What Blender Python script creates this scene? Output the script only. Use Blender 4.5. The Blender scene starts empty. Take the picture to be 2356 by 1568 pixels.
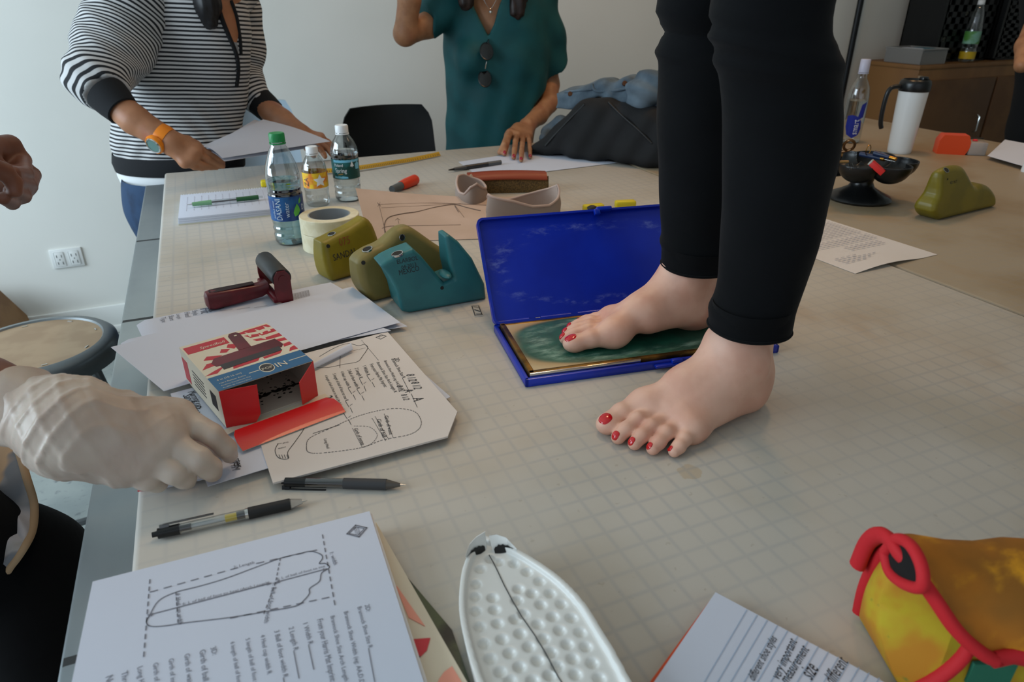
import bpy, bmesh, math, random
import numpy as np
from mathutils import Vector, Matrix
from mathutils.bvhtree import BVHTree
import openvdb
random.seed(7); rng = np.random.default_rng(7)
SC = bpy.context.scene; COL = SC.collection
PI = math.pi

# ------------------------------------------------------------ camera, world, lights, exposure
CAMZ = 1.375; T = 0.92                      # camera height, top of the cutting mats
PITCH = math.atan(0.4995); YAW = math.radians(23.06); FPX = 1605.0
cd = bpy.data.cameras.new('camera'); cam = bpy.data.objects.new('camera', cd); COL.objects.link(cam)
cam.location = (0, 0, CAMZ); cam.rotation_euler = (PI/2-PITCH, 0, -YAW)
cd.sensor_width = 36; cd.lens = 36*FPX/2356; cd.clip_start = 0.02
cd.dof.use_dof = True; cd.dof.focus_distance = 0.98; cd.dof.aperture_fstop = 9.0
SC.camera = cam
w = bpy.data.worlds.new('world'); SC.world = w; w.use_nodes = True
w.node_tree.nodes['Background'].inputs[0].default_value = (0.80, 0.90, 1.0, 1)
w.node_tree.nodes['Background'].inputs[1].default_value = 0.62
def area(name, loc, target, size, power, col, sizey=None):
    l = bpy.data.lights.new(name, 'AREA'); l.energy = power; l.color = col; l.size = size
    if sizey: l.shape = 'RECTANGLE'; l.size_y = sizey
    o = bpy.data.objects.new(name, l); COL.objects.link(o); o.location = loc
    o.rotation_euler = (Vector(target)-Vector(loc)).to_track_quat('-Z', 'Y').to_euler()
    return o
area('window_light', (-2.6, 1.6, 1.75), (0.6, 1.5, 0.7), 2.6, 92, (0.72, 0.88, 1.0), 1.7)
def spot(name, loc, target, power, col, deg):
    l = bpy.data.lights.new(name, 'SPOT'); l.energy = power; l.color = col; l.spot_size = math.radians(deg); l.spot_blend = 1; l.shadow_soft_size = .22
    o = bpy.data.objects.new(name, l); COL.objects.link(o); o.location = loc; o.rotation_euler = (Vector(target)-Vector(loc)).to_track_quat('-Z', 'Y').to_euler()
spot('ceiling_spot_light', (2.4, 1.25, 3.1), (1.95, 1.2, 0.9), 22, (1.0, 0.66, 0.36), 84)
spot('ceiling_spot_light.001', (0.55, 1.5, 3.1), (0.42, 1.05, 0.9), 42, (1.0, 0.66, 0.36), 46)
area('warm_fill_light', (1.7, 1.9, 3.05), (1.7, 2.0, 0.9), 0.3, 10, (1.0, 0.58, 0.27))  # added warm fill for the back wall, stands for bounced spot light
SC.view_settings.view_transform = 'Standard'; SC.view_settings.look = 'None'
SC.view_settings.gamma = 1; SC.view_settings.use_curve_mapping = False
SC.view_settings.exposure = 0.05
SC.cycles.use_denoising = True
SC.cycles.max_bounces = 8; SC.cycles.transparent_max_bounces = 16
SC.cycles.caustics_refractive = False; SC.cycles.caustics_reflective = False

# ------------------------------------------------------------ pixel -> place helpers (planes of the real scene)
FW = np.array([math.sin(YAW)*math.cos(PITCH), math.cos(YAW)*math.cos(PITCH), -math.sin(PITCH)])
RT = np.array([math.cos(YAW), -math.sin(YAW), 0.0]); UP = np.cross(RT, FW)
CAM = np.array([0, 0, CAMZ])
def ray(x, y): return FW+RT*(x-1178)/FPX-UP*(y-784)/FPX
def Z(x, y, h=0.0):
    d = ray(x, y); return CAM+d*((T+h-CAMZ)/d[2])
def Yp(x, y, Y):
    d = ray(x, y); return CAM+d*(Y/d[1])
def Xp(x, y, X):
    d = ray(x, y); return CAM+d*(X/d[0])
def rp(px, P): return px/FPX*float((np.asarray(P)-CAM)@FW)

# ------------------------------------------------------------ materials
def lin(c): return c/12.92 if c <= .04045 else ((c+.055)/1.055)**2.4
def H(h, g=1.0):
    h = h.lstrip('#'); return tuple(min(.92, lin(int(h[i:i+2], 16)/255)*g) for i in (0, 2, 4))+(1,)
class NT:
    def __init__(s, name):
        s.m = bpy.data.materials.new(name); s.m.use_nodes = True; s.t = s.m.node_tree
        s.b = s.t.nodes['Principled BSDF']; s.out = s.t.nodes['Material Output']
    def n(s, typ, **kw):
        o = s.t.nodes.new('ShaderNode'+typ)
        for k, v in kw.items():
            if k.startswith('i_'):
                k = k[2:]; k = int(k) if k.isdigit() else k
                s.put(o.inputs[k], v)
            else: setattr(o, k, v)
        return o
    def put(s, sock, v):
        if hasattr(v, 'is_output') or isinstance(v, bpy.types.NodeSocket): s.t.links.new(v, sock)
        else: sock.default_value = v
    def math(s, op, a, b=0.0, c=None, clamp=False):
        o = s.n('Math', operation=op, use_clamp=clamp); s.put(o.inputs[0], a); s.put(o.inputs[1], b)
        if c is not None: s.put(o.inputs[2], c)
        return o.outputs[0]
    def mix(s, f, a, b, blend='MIX'):
        o = s.n('Mix', data_type='RGBA', blend_type=blend)
        s.put(o.inputs[0], f); s.put(o.inputs[6], a); s.put(o.inputs[7], b); return o.outputs[2]
    def ramp(s, v, a, b):
        o = s.n('MapRange', interpolation_type='SMOOTHSTEP'); s.put(o.inputs[0], v); s.put(o.inputs[1], a); s.put(o.inputs[2], b); return o.outputs[0]
    def pos(s): return s.n('NewGeometry').outputs['Position']
    def noise(s, scale, detail=3, vec=None, rough=.5, out=0):
        o = s.n('TexNoise'); o.inputs['Scale'].default_value = scale; o.inputs['Detail'].default_value = detail; o.inputs['Roughness'].default_value = rough
        s.put(o.inputs['Vector'], vec if vec is not None else s.pos()); return o.outputs[out]
    def vmul(s, v, xyz):
        o = s.n('VectorMath', operation='MULTIPLY'); s.put(o.inputs[0], v); o.inputs[1].default_value = xyz; return o.outputs[0]
    def bump(s, h, strength, dist=.001):
        o = s.n('Bump'); s.put(o.inputs['Height'], h); o.inputs['Strength'].default_value = strength; o.inputs['Distance'].default_value = dist
        s.t.links.new(o.outputs[0], s.b.inputs['Normal'])
MATS = {}
def mat(name, col, rough=.5, metal=0, col2=None, ns=20, lo=.4, hi=.6, bump=0, bs=200, bd=.001, coat=0, trans=0, ior=1.45, sss=0, spec=.5, alpha=1, sheen=0, stretch=None):
    if name in MATS: return MATS[name]
    t = NT(name); b = t.b
    c = H(col) if isinstance(col, str) else col
    b.inputs['Base Color'].default_value = c
    b.inputs['Roughness'].default_value = rough; b.inputs['Metallic'].default_value = metal
    b.inputs['IOR'].default_value = ior; b.inputs['Specular IOR Level'].default_value = spec
    b.inputs['Transmission Weight'].default_value = trans; b.inputs['Coat Weight'].default_value = coat
    b.inputs['Alpha'].default_value = alpha; b.inputs['Sheen Weight'].default_value = sheen
    if sss:
        b.inputs['Subsurface Weight'].default_value = sss; b.inputs['Subsurface Radius'].default_value = (1, .35, .2); b.inputs['Subsurface Scale'].default_value = .006
    vec = t.vmul(t.pos(), stretch) if stretch else None
    if col2: t.put(b.inputs['Base Color'], t.mix(t.ramp(t.noise(ns, 4, vec), lo, hi), c, H(col2)))
    if bump: t.bump(t.noise(bs, 3, vec), bump, bd)
    MATS[name] = t.m; return t.m

# ------------------------------------------------------------ mesh builder
class MB:
    def __init__(s): s.v = []; s.f = []; s.sm = []; s.mi = []; s.n = 0
    def add(s, verts, faces, smooth=False, M=None, mi=0):
        a = np.asarray(verts, float).reshape(-1, 3)
        if M is not None:
            m = np.array(M); a = a@m[:3, :3].T+m[:3, 3]
        s.v.append(a); b = s.n; s.n += len(a)
        for f in faces:
            s.f.append([b+i for i in f]); s.sm.append(smooth); s.mi.append(mi)
        return s
    def bm(s, bm, smooth=False, M=None, mi=0):
        bm.verts.index_update()
        s.add([v.co[:] for v in bm.verts], [[v.index for v in f.verts] for f in bm.faces], smooth, M, mi); bm.free(); return s
    def box(s, c, size, M=None, bev=0, seg=2, mi=0):
        bm = bmesh.new(); bmesh.ops.create_cube(bm, size=1)
        for v in bm.verts: v.co = Vector((v.co.x*size[0]+c[0], v.co.y*size[1]+c[1], v.co.z*size[2]+c[2]))
        if bev: bmesh.ops.bevel(bm, geom=bm.edges[:]+bm.verts[:], offset=bev, segments=seg, profile=.5, affect='EDGES')
        return s.bm(bm, False, M, mi)
    def loft(s, rings, cap=True, smooth=True, closed=True, M=None, mi=0):
        n = len(rings[0]); V = np.concatenate([np.asarray(r, float) for r in rings]); F = []
        for i in range(len(rings)-1):
            for j in range(n if closed else n-1):
                k = (j+1) % n; F.append([i*n+j, i*n+k, (i+1)*n+k, (i+1)*n+j])
        s.add(V, F, smooth, M, mi)
        if cap:
            b = s.n-len(V)
            s.f += [[b+i for i in range(n)][::-1], [b+len(V)-n+i for i in range(n)]]; s.sm += [False]*2; s.mi += [mi]*2
        return s
    def lathe(s, prof, n=24, M=None, cap=True, smooth=True, mi=0):
        a = np.linspace(0, 2*PI, n, endpoint=False)
        return s.loft([np.c_[r*np.cos(a), r*np.sin(a), np.full(n, z)] for r, z in prof], cap, smooth, True, M, mi)
    def tube(s, pts, r, n=10, cap=True, M=None, mi=0, flat=1.0):
        pts = [np.asarray(p, float) for p in pts]; rs = r if hasattr(r, '__len__') else [r]*len(pts)
        rings = []; up = None
        for i, p in enumerate(pts):
            d = pts[min(i+1, len(pts)-1)]-pts[max(i-1, 0)]; d = d/(np.linalg.norm(d)+1e-12)
            if up is None: up = np.array([0, 0, 1.]) if abs(d[2]) < .9 else np.array([1., 0, 0])
            x = np.cross(up, d); x /= np.linalg.norm(x)+1e-12; y = np.cross(d, x); up = y
            a = np.linspace(0, 2*PI, n, endpoint=False)
            rings.append(p+rs[i]*(np.cos(a)[:, None]*x+flat*np.sin(a)[:, None]*y))
        return s.loft(rings, cap, True, True, M, mi)
    def prism(s, poly, z0, z1, M=None, mi=0, smooth=False):
        p = np.asarray(poly, float); n = len(p)
        if np.sum(p[:, 0]*np.roll(p[:, 1], -1)-p[:, 1]*np.roll(p[:, 0], -1)) < 0: p = p[::-1]
        V = np.r_[np.c_[p, np.full(n, z0)], np.c_[p, np.full(n, z1)]]
        F = [list(range(n))[::-1], list(range(n, 2*n))]
        s.add(V, F, False, M, mi)
        return s.add(V, [[j, (j+1) % n, n+(j+1) % n, n+j] for j in range(n)], smooth, M, mi)
    def sph(s, c, r, n=16, M=None, mi=0):
        r = (r, r, r) if not hasattr(r, '__len__') else r
        th = np.linspace(.02, PI-.02, n//2+1); a = np.linspace(0, 2*PI, n, endpoint=False)
        return s.loft([np.c_[c[0]+r[0]*np.sin(t)*np.cos(a), c[1]+r[1]*np.sin(t)*np.sin(a), np.full(n, c[2]-r[2]*np.cos(t))] for t in th], True, True, True, M, mi)
    def sheet(s, P, th=.0004, smooth=True, mi=0):
        P = np.asarray(P, float); nu, nv = P.shape[:2]
        A = P.reshape(-1, 3); B = A-np.array([0, 0, th]); V = np.r_[A, B]; k = nu*nv; F = []
        for i in range(nu-1):
            for j in range(nv-1):
                a = [i*nv+j, (i+1)*nv+j, (i+1)*nv+j+1, i*nv+j+1]; F += [a, [k+q for q in a[::-1]]]
        bd = [i*nv for i in range(nu)]+[(nu-1)*nv+j for j in range(1, nv)]+[i*nv+nv-1 for i in range(nu-2, -1, -1)]+[j for j in range(nv-2, 0, -1)]
        s.add(V, F, smooth, None, mi); q = len(bd)
        return s.add(np.r_[A[bd], B[bd]], [[(i+1) % q, i, q+i, q+(i+1) % q] for i in range(q)], False, None, mi)
    def arr(s): return np.concatenate(s.v)
def build(name, mb, mats, root=None, attrs=None):
    v = mb.arr()
    r_ = root
    while r_ is not None and r_.parent is not None: r_ = r_.parent
    off = np.array(r_.location) if r_ is not None else np.zeros(3)
    me = bpy.data.meshes.new(name); me.from_pydata((v-off).tolist(), [], mb.f)
    me.polygons.foreach_set('use_smooth', mb.sm); me.polygons.foreach_set('material_index', mb.mi)
    for m in (mats if isinstance(mats, (list, tuple)) else [mats]): me.materials.append(m)
    for k, d in (attrs or {}).items():
        a = me.attributes.new(k, 'FLOAT', 'POINT'); a.data.foreach_set('value', np.asarray(d, np.float32))
    me.validate(); me.set_sharp_from_angle(angle=.75); me.update()
    o = bpy.data.objects.new(name, me); COL.objects.link(o)
    if root is not None: o.parent = root
    return o
def tag(o, label, cat, group=None):
    o['label'] = label; o['category'] = cat
    if group: o['group'] = group
    return o
def thing(name, label, cat, loc, group=None):
    o = bpy.data.objects.new(name, None); COL.objects.link(o); o.location = tuple(loc); o.empty_display_size = .02
    return tag(o, label, cat, group)
def struct(name, mb, m, root=None):
    o = build(name, mb, m, root)
    if root is None: o['kind'] = 'structure'
    return o
def frame(o, x, z=(0, 0, 1)):
    x = np.asarray(x, float); x = x/np.linalg.norm(x); z = np.asarray(z, float); z = z-x*(x@z); z /= np.linalg.norm(z); y = np.cross(z, x)
    m = np.eye(4); m[:3, 0] = x; m[:3, 1] = y; m[:3, 2] = z; m[:3, 3] = o; return m
def axis(a, b):                      # z axis runs a -> b
    a = np.asarray(a, float); z = np.asarray(b, float)-a; z /= np.linalg.norm(z)
    x = np.cross([0, 0, 1.], z) if abs(z[2]) < .95 else np.array([1., 0, 0]); x -= z*(x@z); x /= np.linalg.norm(x)
    m = np.eye(4); m[:3, 0] = x; m[:3, 1] = np.cross(z, x); m[:3, 2] = z; m[:3, 3] = a; return m
# text as flat print: cached outlines of the built-in font
_tc = {}
def textdata(s):
    if s not in _tc:
        c = bpy.data.curves.new('t', 'FONT'); c.body = s; c.resolution_u = 2
        o = bpy.data.objects.new('t', c); COL.objects.link(o); bpy.context.view_layer.update()
        me = o.evaluated_get(bpy.context.evaluated_depsgraph_get()).to_mesh()
        v = np.array([q.co[:] for q in me.vertices]); f = [list(p.vertices) for p in me.polygons]
        o.evaluated_get(bpy.context.evaluated_depsgraph_get()).to_mesh_clear()
        bpy.data.objects.remove(o); bpy.data.curves.remove(c)
        if len(v): v[:, 0] -= v[:, 0].min()
        _tc[s] = (v, f)
    return _tc[s]
def text(mb, s, p0, p1, nrm=(0, 0, 1), hscale=1.0, shear=0.0, mi=0, lift=.0004, fn=None):
    """string s set from p0 to p1 (its width), upright against nrm"""
    v, f = textdata(s)
    if not len(v): return
    p0 = np.asarray(p0, float); x = np.asarray(p1, float)-p0; L = np.linalg.norm(x); k = L/max(v[:, 0].max(), 1e-6)
    M = frame(p0+np.asarray(nrm, float)*lift, x, nrm)
    a = v.copy(); a[:, 0] += shear*a[:, 1]; a[:, 0] *= k; a[:, 1] *= k*hscale
    mb.add(a, f, False, M, mi)
def strip(mb, pts, w, nrm=(0, 0, 1), lift=.0004, dash=None, mi=0):
    pts = [np.asarray(p, float) for p in pts]; nrm = np.asarray(nrm, float)
    if dash:
        seg = []
        for a, b in zip(pts[:-1], pts[1:]):
            L = np.linalg.norm(b-a); n = max(1, int(round(L/dash)))
            seg += [(a+(b-a)*i/n, a+(b-a)*(i+.55)/n) for i in range(n)]
    else: seg = list(zip(pts[:-1], pts[1:]))
    for a, b in seg:
        d = b-a; L = np.linalg.norm(d)
        if L < 1e-7: continue
        s_ = np.cross(nrm, d/L)*w/2; e = d/L*w*.25; l = nrm*lift
        mb.add([a-s_-e+l, b-s_+e+l, b+s_+e+l, a+s_-e+l], [[0, 1, 2, 3]], False, None, mi)
def smooth_path(pts, n=8):
    P = [np.asarray(p, float) for p in pts]; out = []
    for i in range(len(P)-1):
        a = P[max(i-1, 0)]; b = P[i]; c = P[i+1]; d = P[min(i+2, len(P)-1)]
        for t in np.linspace(0, 1, n, endpoint=False):
            out.append(.5*((2*b)+(c-a)*t+(2*a-5*b+4*c-d)*t*t+(3*b-a-3*c+d)*t**3))
    return out+[P[-1]]
def bvh_of(mb): return BVHTree.FromPolygons([Vector(p) for p in mb.arr()], mb.f)
def hit(bvh, x, y):                  # where the sight line through a pixel meets a surface
    d = Vector(ray(x, y)); d.normalize(); h = bvh.ray_cast(Vector(CAM), d)
    return (np.array(h[0]), np.array(h[1])) if h[0] is not None else None
def print_on(mb, bvh, s, p0, p1, hs=1.0, lift=.0005, mi=0):
    """print a word on a curved surface between two pixels"""
    a, b = hit(bvh, *p0), hit(bvh, *p1)
    if a is None or b is None: return
    v, f = textdata(s); k = 1/v[:, 0].max(); n = (a[1]+b[1])/2; n /= np.linalg.norm(n)
    if n@ray(*p0) > 0: n = -n
    M = frame(a[0], b[0]-a[0], n); L = np.linalg.norm(b[0]-a[0]); out = []
    for q in v*k*L:
        p = M[:3, :3]@np.array([q[0], q[1]*hs, 0])+M[:3, 3]
        h = bvh.ray_cast(Vector(p+n*.03), Vector(-n), .08)
        out.append(np.array(h[0])+n*lift if h[0] is not None else p+n*lift)
    mb.add(out, f, False, None, mi)
# ------------------------------------------------------------ implicit bodies (smooth unions meshed with openvdb)
def cap(a, b, ra, rb=None, n=None, sq=1.0): return ('c', np.asarray(a, float), np.asarray(b, float), ra, ra if rb is None else rb, n, sq)
def chain(pts, rs, n=None, sq=1.0): return [cap(pts[i], pts[i+1], rs[i], rs[i+1], n, sq) for i in range(len(pts)-1)]
def ell(c, r, M=None): return ('e', np.asarray(c, float), np.asarray(r, float), np.eye(3) if M is None else np.asarray(M)[:3, :3])
def _d(p, X):
    if p[0] == 'c':
        _, a, b, ra, rb, n, sq = p; q = X-a; ba = (b-a).astype(np.float32)
        if n is not None:
            n_ = np.asarray(n, np.float32); n_ = n_/np.linalg.norm(n_); q = q+(q@n_)[..., None]*n_*(1/sq-1); ba = ba+n_*(ba@n_)*(1/sq-1)
        h = np.clip(q@ba/(ba@ba+1e-12), 0, 1); q = q-h[..., None]*ba
        return np.sqrt((q*q).sum(-1))-(ra+(rb-ra)*h)
    _, c, r, R = p; q = (X-c)@R; k0 = np.sqrt(((q/r)**2).sum(-1)); k1 = np.sqrt(((q/(r*r))**2).sum(-1))
    return k0*(k0-1)/(k1+1e-9)
def _bb(p):
    if p[0] == 'c':
        m = max(p[3], p[4]); return np.minimum(p[1], p[2])-m, np.maximum(p[1], p[2])+m
    m = p[2].max(); return p[1]-m, p[1]+m
def smin(a, b, k):
    if k <= 0: return np.minimum(a, b)
    h = np.maximum(k-np.abs(a-b), 0)/k; return np.minimum(a, b)-h*h*k*.25
def sdf(steps, vox, floor=None, disp=None, bounds=None, M=None):
    """steps: (op, prims, k_inside, k_join); prims are capsules/ellipsoids or callables on (...,3) arrays"""
    lo = np.full(3, 1e9); hi = -lo
    for op, pr, ki, kj in steps:
        if op == 'u':
            for p in pr:
                if callable(p): continue
                a, b = _bb(p); lo = np.minimum(lo, a); hi = np.maximum(hi, b)
    if bounds is not None: lo, hi = np.array(bounds[0], float), np.array(bounds[1], float)
    lo -= 4*vox; hi += 4*vox; N = np.ceil((hi-lo)/vox).astype(int)+1
    ax = [(lo[i]+vox*np.arange(N[i])).astype(np.float32) for i in range(3)]
    BIG = 1.0; D = np.full(N, BIG, np.float32)
    def sub(p, m):
        if callable(p): return (slice(None),)*3
        a, b = _bb(p); i0 = np.clip(((a-m-lo)/vox).astype(int), 0, N-1); i1 = np.clip(((b+m-lo)/vox).astype(int)+2, 1, N)
        return tuple(slice(i0[i], i1[i]) for i in range(3))
    def grid(sl):
        g = np.empty((sl[0].indices(N[0])[1]-sl[0].indices(N[0])[0], sl[1].indices(N[1])[1]-sl[1].indices(N[1])[0], sl[2].indices(N[2])[1]-sl[2].indices(N[2])[0], 3), np.float32)
        g[..., 0] = ax[0][sl[0]][:, None, None]; g[..., 1] = ax[1][sl[1]][None, :, None]; g[..., 2] = ax[2][sl[2]][None, None, :]
        return g
    for op, pr, ki, kj in steps:
        G = np.full(N, BIG, np.float32)
        for p in pr:
            sl = sub(p, max(ki, kj)+3*vox); g = grid(sl)
            G[sl] = smin(G[sl], p(g) if callable(p) else _d(p, g), ki)
        D = smin(D, G, kj) if op == 'u' else -smin(-D, G, kj)
    if disp is not None: D = D+disp(grid((slice(None),)*3)).astype(np.float32)
    if floor is not None: D = np.maximum(D, (floor-ax[2])[None, None, :])
    D = np.clip(D, -4*vox, 4*vox); D[0] = D[-1] = 4*vox; D[:, 0] = D[:, -1] = 4*vox; D[:, :, 0] = D[:, :, -1] = 4*vox
    g = openvdb.FloatGrid(4*vox); g.copyFromArray(D); P, Q = g.convertToQuads(0.0)
    P = np.asarray(P, float)*vox+lo; Q = np.asarray(Q)
    a, b, c = P[Q[:, 0]], P[Q[:, 1]], P[Q[:, 2]]
    if np.sum(np.einsum('ij,ij->i', np.cross(b-a, c-a), a-P.mean(0))) < 0: Q = Q[:, ::-1]
    mb = MB(); mb.add(P, Q.tolist(), True, M); return mb
def merge(*mbs):
    o = MB()
    for m in mbs:
        b = o.n; o.v += m.v; o.n += m.n; o.f += [[b+i for i in f] for f in m.f]; o.sm += m.sm; o.mi += m.mi
    return o
def poly2d(poly):                    # signed distance to a polygon on (...,2) arrays
    p = np.asarray(poly, np.float32)
    def f(q):
        d = np.full(q.shape[:-1], 1e9, np.float32); s = np.ones(q.shape[:-1], np.float32)
        for i in range(len(p)):
            a = p[i]; b = p[i-1]; e = b-a; w_ = q-a
            t = np.clip((w_@e)/(e@e+1e-12), 0, 1); r = w_-t[..., None]*e; d = np.minimum(d, (r*r).sum(-1))
            c1 = q[..., 1] >= a[1]; c2 = q[..., 1] < b[1]; c3 = e[0]*w_[..., 1] > e[1]*w_[..., 0]
            s = np.where((c1 & c2 & c3) | (~c1 & ~c2 & ~c3), -s, s)
        return s*np.sqrt(d)
    return f
def conform(mb, bvh, c, u, v, n, su, sv, lift=.0006, pw=2.5, m=8, k=24, thick=True):
    """small domed plate (a nail) laid on a surface"""
    c, u, v, n = (np.asarray(q, float) for q in (c, u, v, n)); rings = []
    for i in range(m+1):
        r = 1-i/m; ring = []
        for a in np.linspace(0, 2*PI, k, endpoint=False):
            ca, sa = math.cos(a), math.sin(a); q = (abs(ca)**pw+abs(sa)**pw)**(-1/pw)
            p = c+u*ca*q*r*su+v*sa*q*r*sv
            h = bvh.ray_cast(Vector(p+n*.012), Vector(-n), .03)
            p = (np.array(h[0]) if h[0] is not None else p)
            ring.append(p+n*(lift*(1 if r < 1 else -.5)))
        rings.append(ring)
    mb.loft(rings, True, True)

# ------------------------------------------------------------ the setting
def wallmat(name, col):
    t = NT(name); b = t.b; t.put(b.inputs['Base Color'], t.mix(t.ramp(t.noise(1.5, 3), .35, .7), H(col), H('#dfe0da')))
    b.inputs['Roughness'].default_value = .75; t.bump(t.noise(60, 3), .06, .002); return t.m
M_wall = wallmat('painted_wall', '#e6e6e0')
YW = 3.33
struct('wall_back', MB().box((1.6, YW+.06, 1.6), (9.2, .12, 3.2)), M_wall)
struct('front_light_block', MB().box((3.7, -2.16, 1.6), (4.8, .12, 3.2)), M_wall)  # unseen part wall behind the camera, added to darken the right side
struct('wall_right', MB().box((6.06, .6, 1.6), (.12, 5.4, 3.2)), M_wall)
struct('ceiling', MB().box((1.6, .6, 3.26), (9.2, 5.6, .12)), M_wall)
t = NT('concrete'); c = t.mix(t.ramp(t.noise(3, 6), .35, .65), H('#7d8584'), H('#9aa09c'))
t.put(t.b.inputs['Base Color'], t.mix(t.ramp(t.noise(45, 5), .55, .75), c, H('#6a7072'))); t.b.inputs['Roughness'].default_value = .42; t.bump(t.noise(30, 4), .1, .002)
struct('floor', MB().box((1.6, .6, -.05), (9.2, 5.6, .1)), t.m)
M_trim = mat('trim_paint', '#e4e6e2', .45)
bb = MB().box((1.6, YW-.008, .065), (9.1, .016, .13), bev=.004); bb.box((1.6, YW-.012, .018), (9.1, .024, .036), bev=.006)
struct('baseboard_back', bb, M_trim)
# black pole standing at the wall
pt = MB(); pt.lathe([(.0, 0), (.05, 0), (.05, .012), (.017, .02), (.017, 2.6), (.0, 2.6)], 16, frame((3.55, 3.28, .0), (1, 0, 0)))
o = build('metal_pole', pt, mat('black_metal', '#17181a', .4, .3)); tag(o, 'thin black metal pole standing upright against the back wall', 'pole')
# power outlet
po = Yp(155, 592, YW)
r = thing('power_outlet', 'white double power outlet plate on the pale wall', 'outlet', (po[0], YW, po[2]))
M_pl = mat('white_plastic', '#e6e8e6', .35)
build('cover_plate', MB().box((po[0], YW-.004, po[2]), (.118, .009, .083), bev=.003), M_pl, r)
for dx in (-.027, .027):
    f = build('socket', MB().box((po[0]+dx, YW-.0095, po[2]), (.036, .004, .062), bev=.004), M_pl, r)
    q = MB()
    for sx in (-.011, .011): q.box((po[0]+dx+sx*.8, YW-.0118, po[2]+.012), (.0022, .0012, .011)); q.box((po[0]+dx+sx*.8, YW-.0118, po[2]-.018), (.0022, .0012, .011))
    q.sph((po[0]+dx, YW-.0115, po[2]-.003), (.0025, .001, .0025), 8)
    build('slot', q, mat('slot_dark', '#303436', .6), f)

# ------------------------------------------------------------ work table
XL, XS, XR, YF, YN = -.1295, 1.136, 2.47, 2.195, -.02
r = thing('work_table', 'long grey steel work table under the white gridded mats', 'table', (1.15, 1.1, 0))
t = NT('steel'); t.put(t.b.inputs['Base Color'], t.mix(t.ramp(t.noise(4, 5, t.vmul(t.pos(), (1, .25, 1))), .3, .7), H('#7d858a'), H('#a0a6a6')))
t.b.inputs['Metallic'].default_value = .75; t.put(t.b.inputs['Roughness'], t.math('MULTIPLY_ADD', t.noise(9, 4), .25, .28)); M_steel = t.m
top = MB(); top.box(((-.185+XR+.03)/2, (YN-.02+YF+.0)/2, T-.05), (XR+.03+.185, YF-YN+.02, .04), bev=.004)
tt = build('steel_top', top, M_steel, r)
for y in (1.66, 1.21, .86, .5): build('slot', MB().box((-.157, y, T-.0305), (.05, .009, .0012)), mat('slot_dark', '#303436', .6), tt)
build('apron', MB().box((1.15, 1.08, T-.12), (2.3, 1.95, .1), bev=.003), M_steel, r)
for x in (-.08, XR-.1):
    for y in (.12, 1.95):
        l = build('leg', MB().box((x, y, (T-.17)/2+.01), (.05, .05, T-.19), bev=.003), M_steel, r)
        build('foot_cap', MB().box((x, y, .012), (.056, .056, .024), bev=.004), mat('rubber', '#1b1c1d', .7), l)
def matboard(name, grid, warm, base_='#c4beb4'):
    t = NT(name); x = t.n('SeparateXYZ'); t.put(x.inputs[0], t.pos()); P = .0254
    def ln(sock, off, wd):
        q = t.math('ABSOLUTE', t.math('SUBTRACT', t.math('FRACT', t.math('DIVIDE', t.math('SUBTRACT', sock, off), P)), .5))
        return t.ramp(q, .5-wd, .5)
    g = t.math('MAXIMUM', ln(x.outputs[0], .22923, .15), ln(x.outputs[1], .5337, .15))
    g = t.math('MULTIPLY', g, t.math('MULTIPLY_ADD', t.ramp(t.noise(5, 3), .3, .7), .6, .4))
    base = t.mix(t.ramp(t.noise(4.5, 4), .4, .75), H(base_), H(warm))
    st = t.ramp(t.noise(2.6, 5, t.vmul(t.pos(), (1, .6, 1)), .6), .54, .72)
    # rust-coloured wear gathers along the seam between the two boards
    ed = t.ramp(t.math('ABSOLUTE', t.math('SUBTRACT', x.outputs[0], 1.06)), .5, .0)
    base = t.mix(t.math('MULTIPLY', st, t.math('MULTIPLY_ADD', ed, .55, .22)), base, H('#a07c50'))
    sp = t.ramp(t.noise(120, 2), .7, .78)
    base = t.mix(t.math('MULTIPLY', sp, .25), base, H('#8a7a66'))
    dv = t.n('VectorMath', operation='DISTANCE'); t.put(dv.inputs[0], t.vmul(t.pos(), (1, 1, 0))); s_ = Z(1588, 1085); dv.inputs[1].default_value = (s_[0], s_[1], 0)
    rr = t.math('ADD', dv.outputs['Value'], t.math('MULTIPLY', t.math('SUBTRACT', t.noise(90, 3), .5), .012))
    base = t.mix(t.math('MULTIPLY', t.ramp(rr, .0135, .0115), .45), base, H('#b59a72'))
    t.put(t.b.inputs['Base Color'], t.mix(t.math('MULTIPLY', g, grid), base, H('#8b929c')))
    t.b.inputs['Roughness'].default_value = .5; t.b.inputs['Specular IOR Level'].default_value = .35
    t.bump(t.noise(7, 2), .12, .004); return t.m
M1 = matboard('grid_board', .29, '#b5ac9d'); M2 = matboard('worn_board', .14, '#927d5f', '#a4957f')
o = build('cutting_mat', MB().box(((XL+XS-.002)/2, (YN+YF)/2, T-.0149), (XS-.002-XL, YF-YN, .0298), bev=.007, seg=4), M1); tag(o, 'white board with faint grid that the bare feet stand on', 'cutting mat')
o = build('cutting_mat', MB().box(((XS+.002+XR)/2, (YN+YF)/2, T-.0149), (XR-XS-.002, YF-YN, .0298), bev=.005, seg=3), M2); tag(o, 'tan-stained white board right of the seam, under the white travel mug', 'cutting mat')

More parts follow.
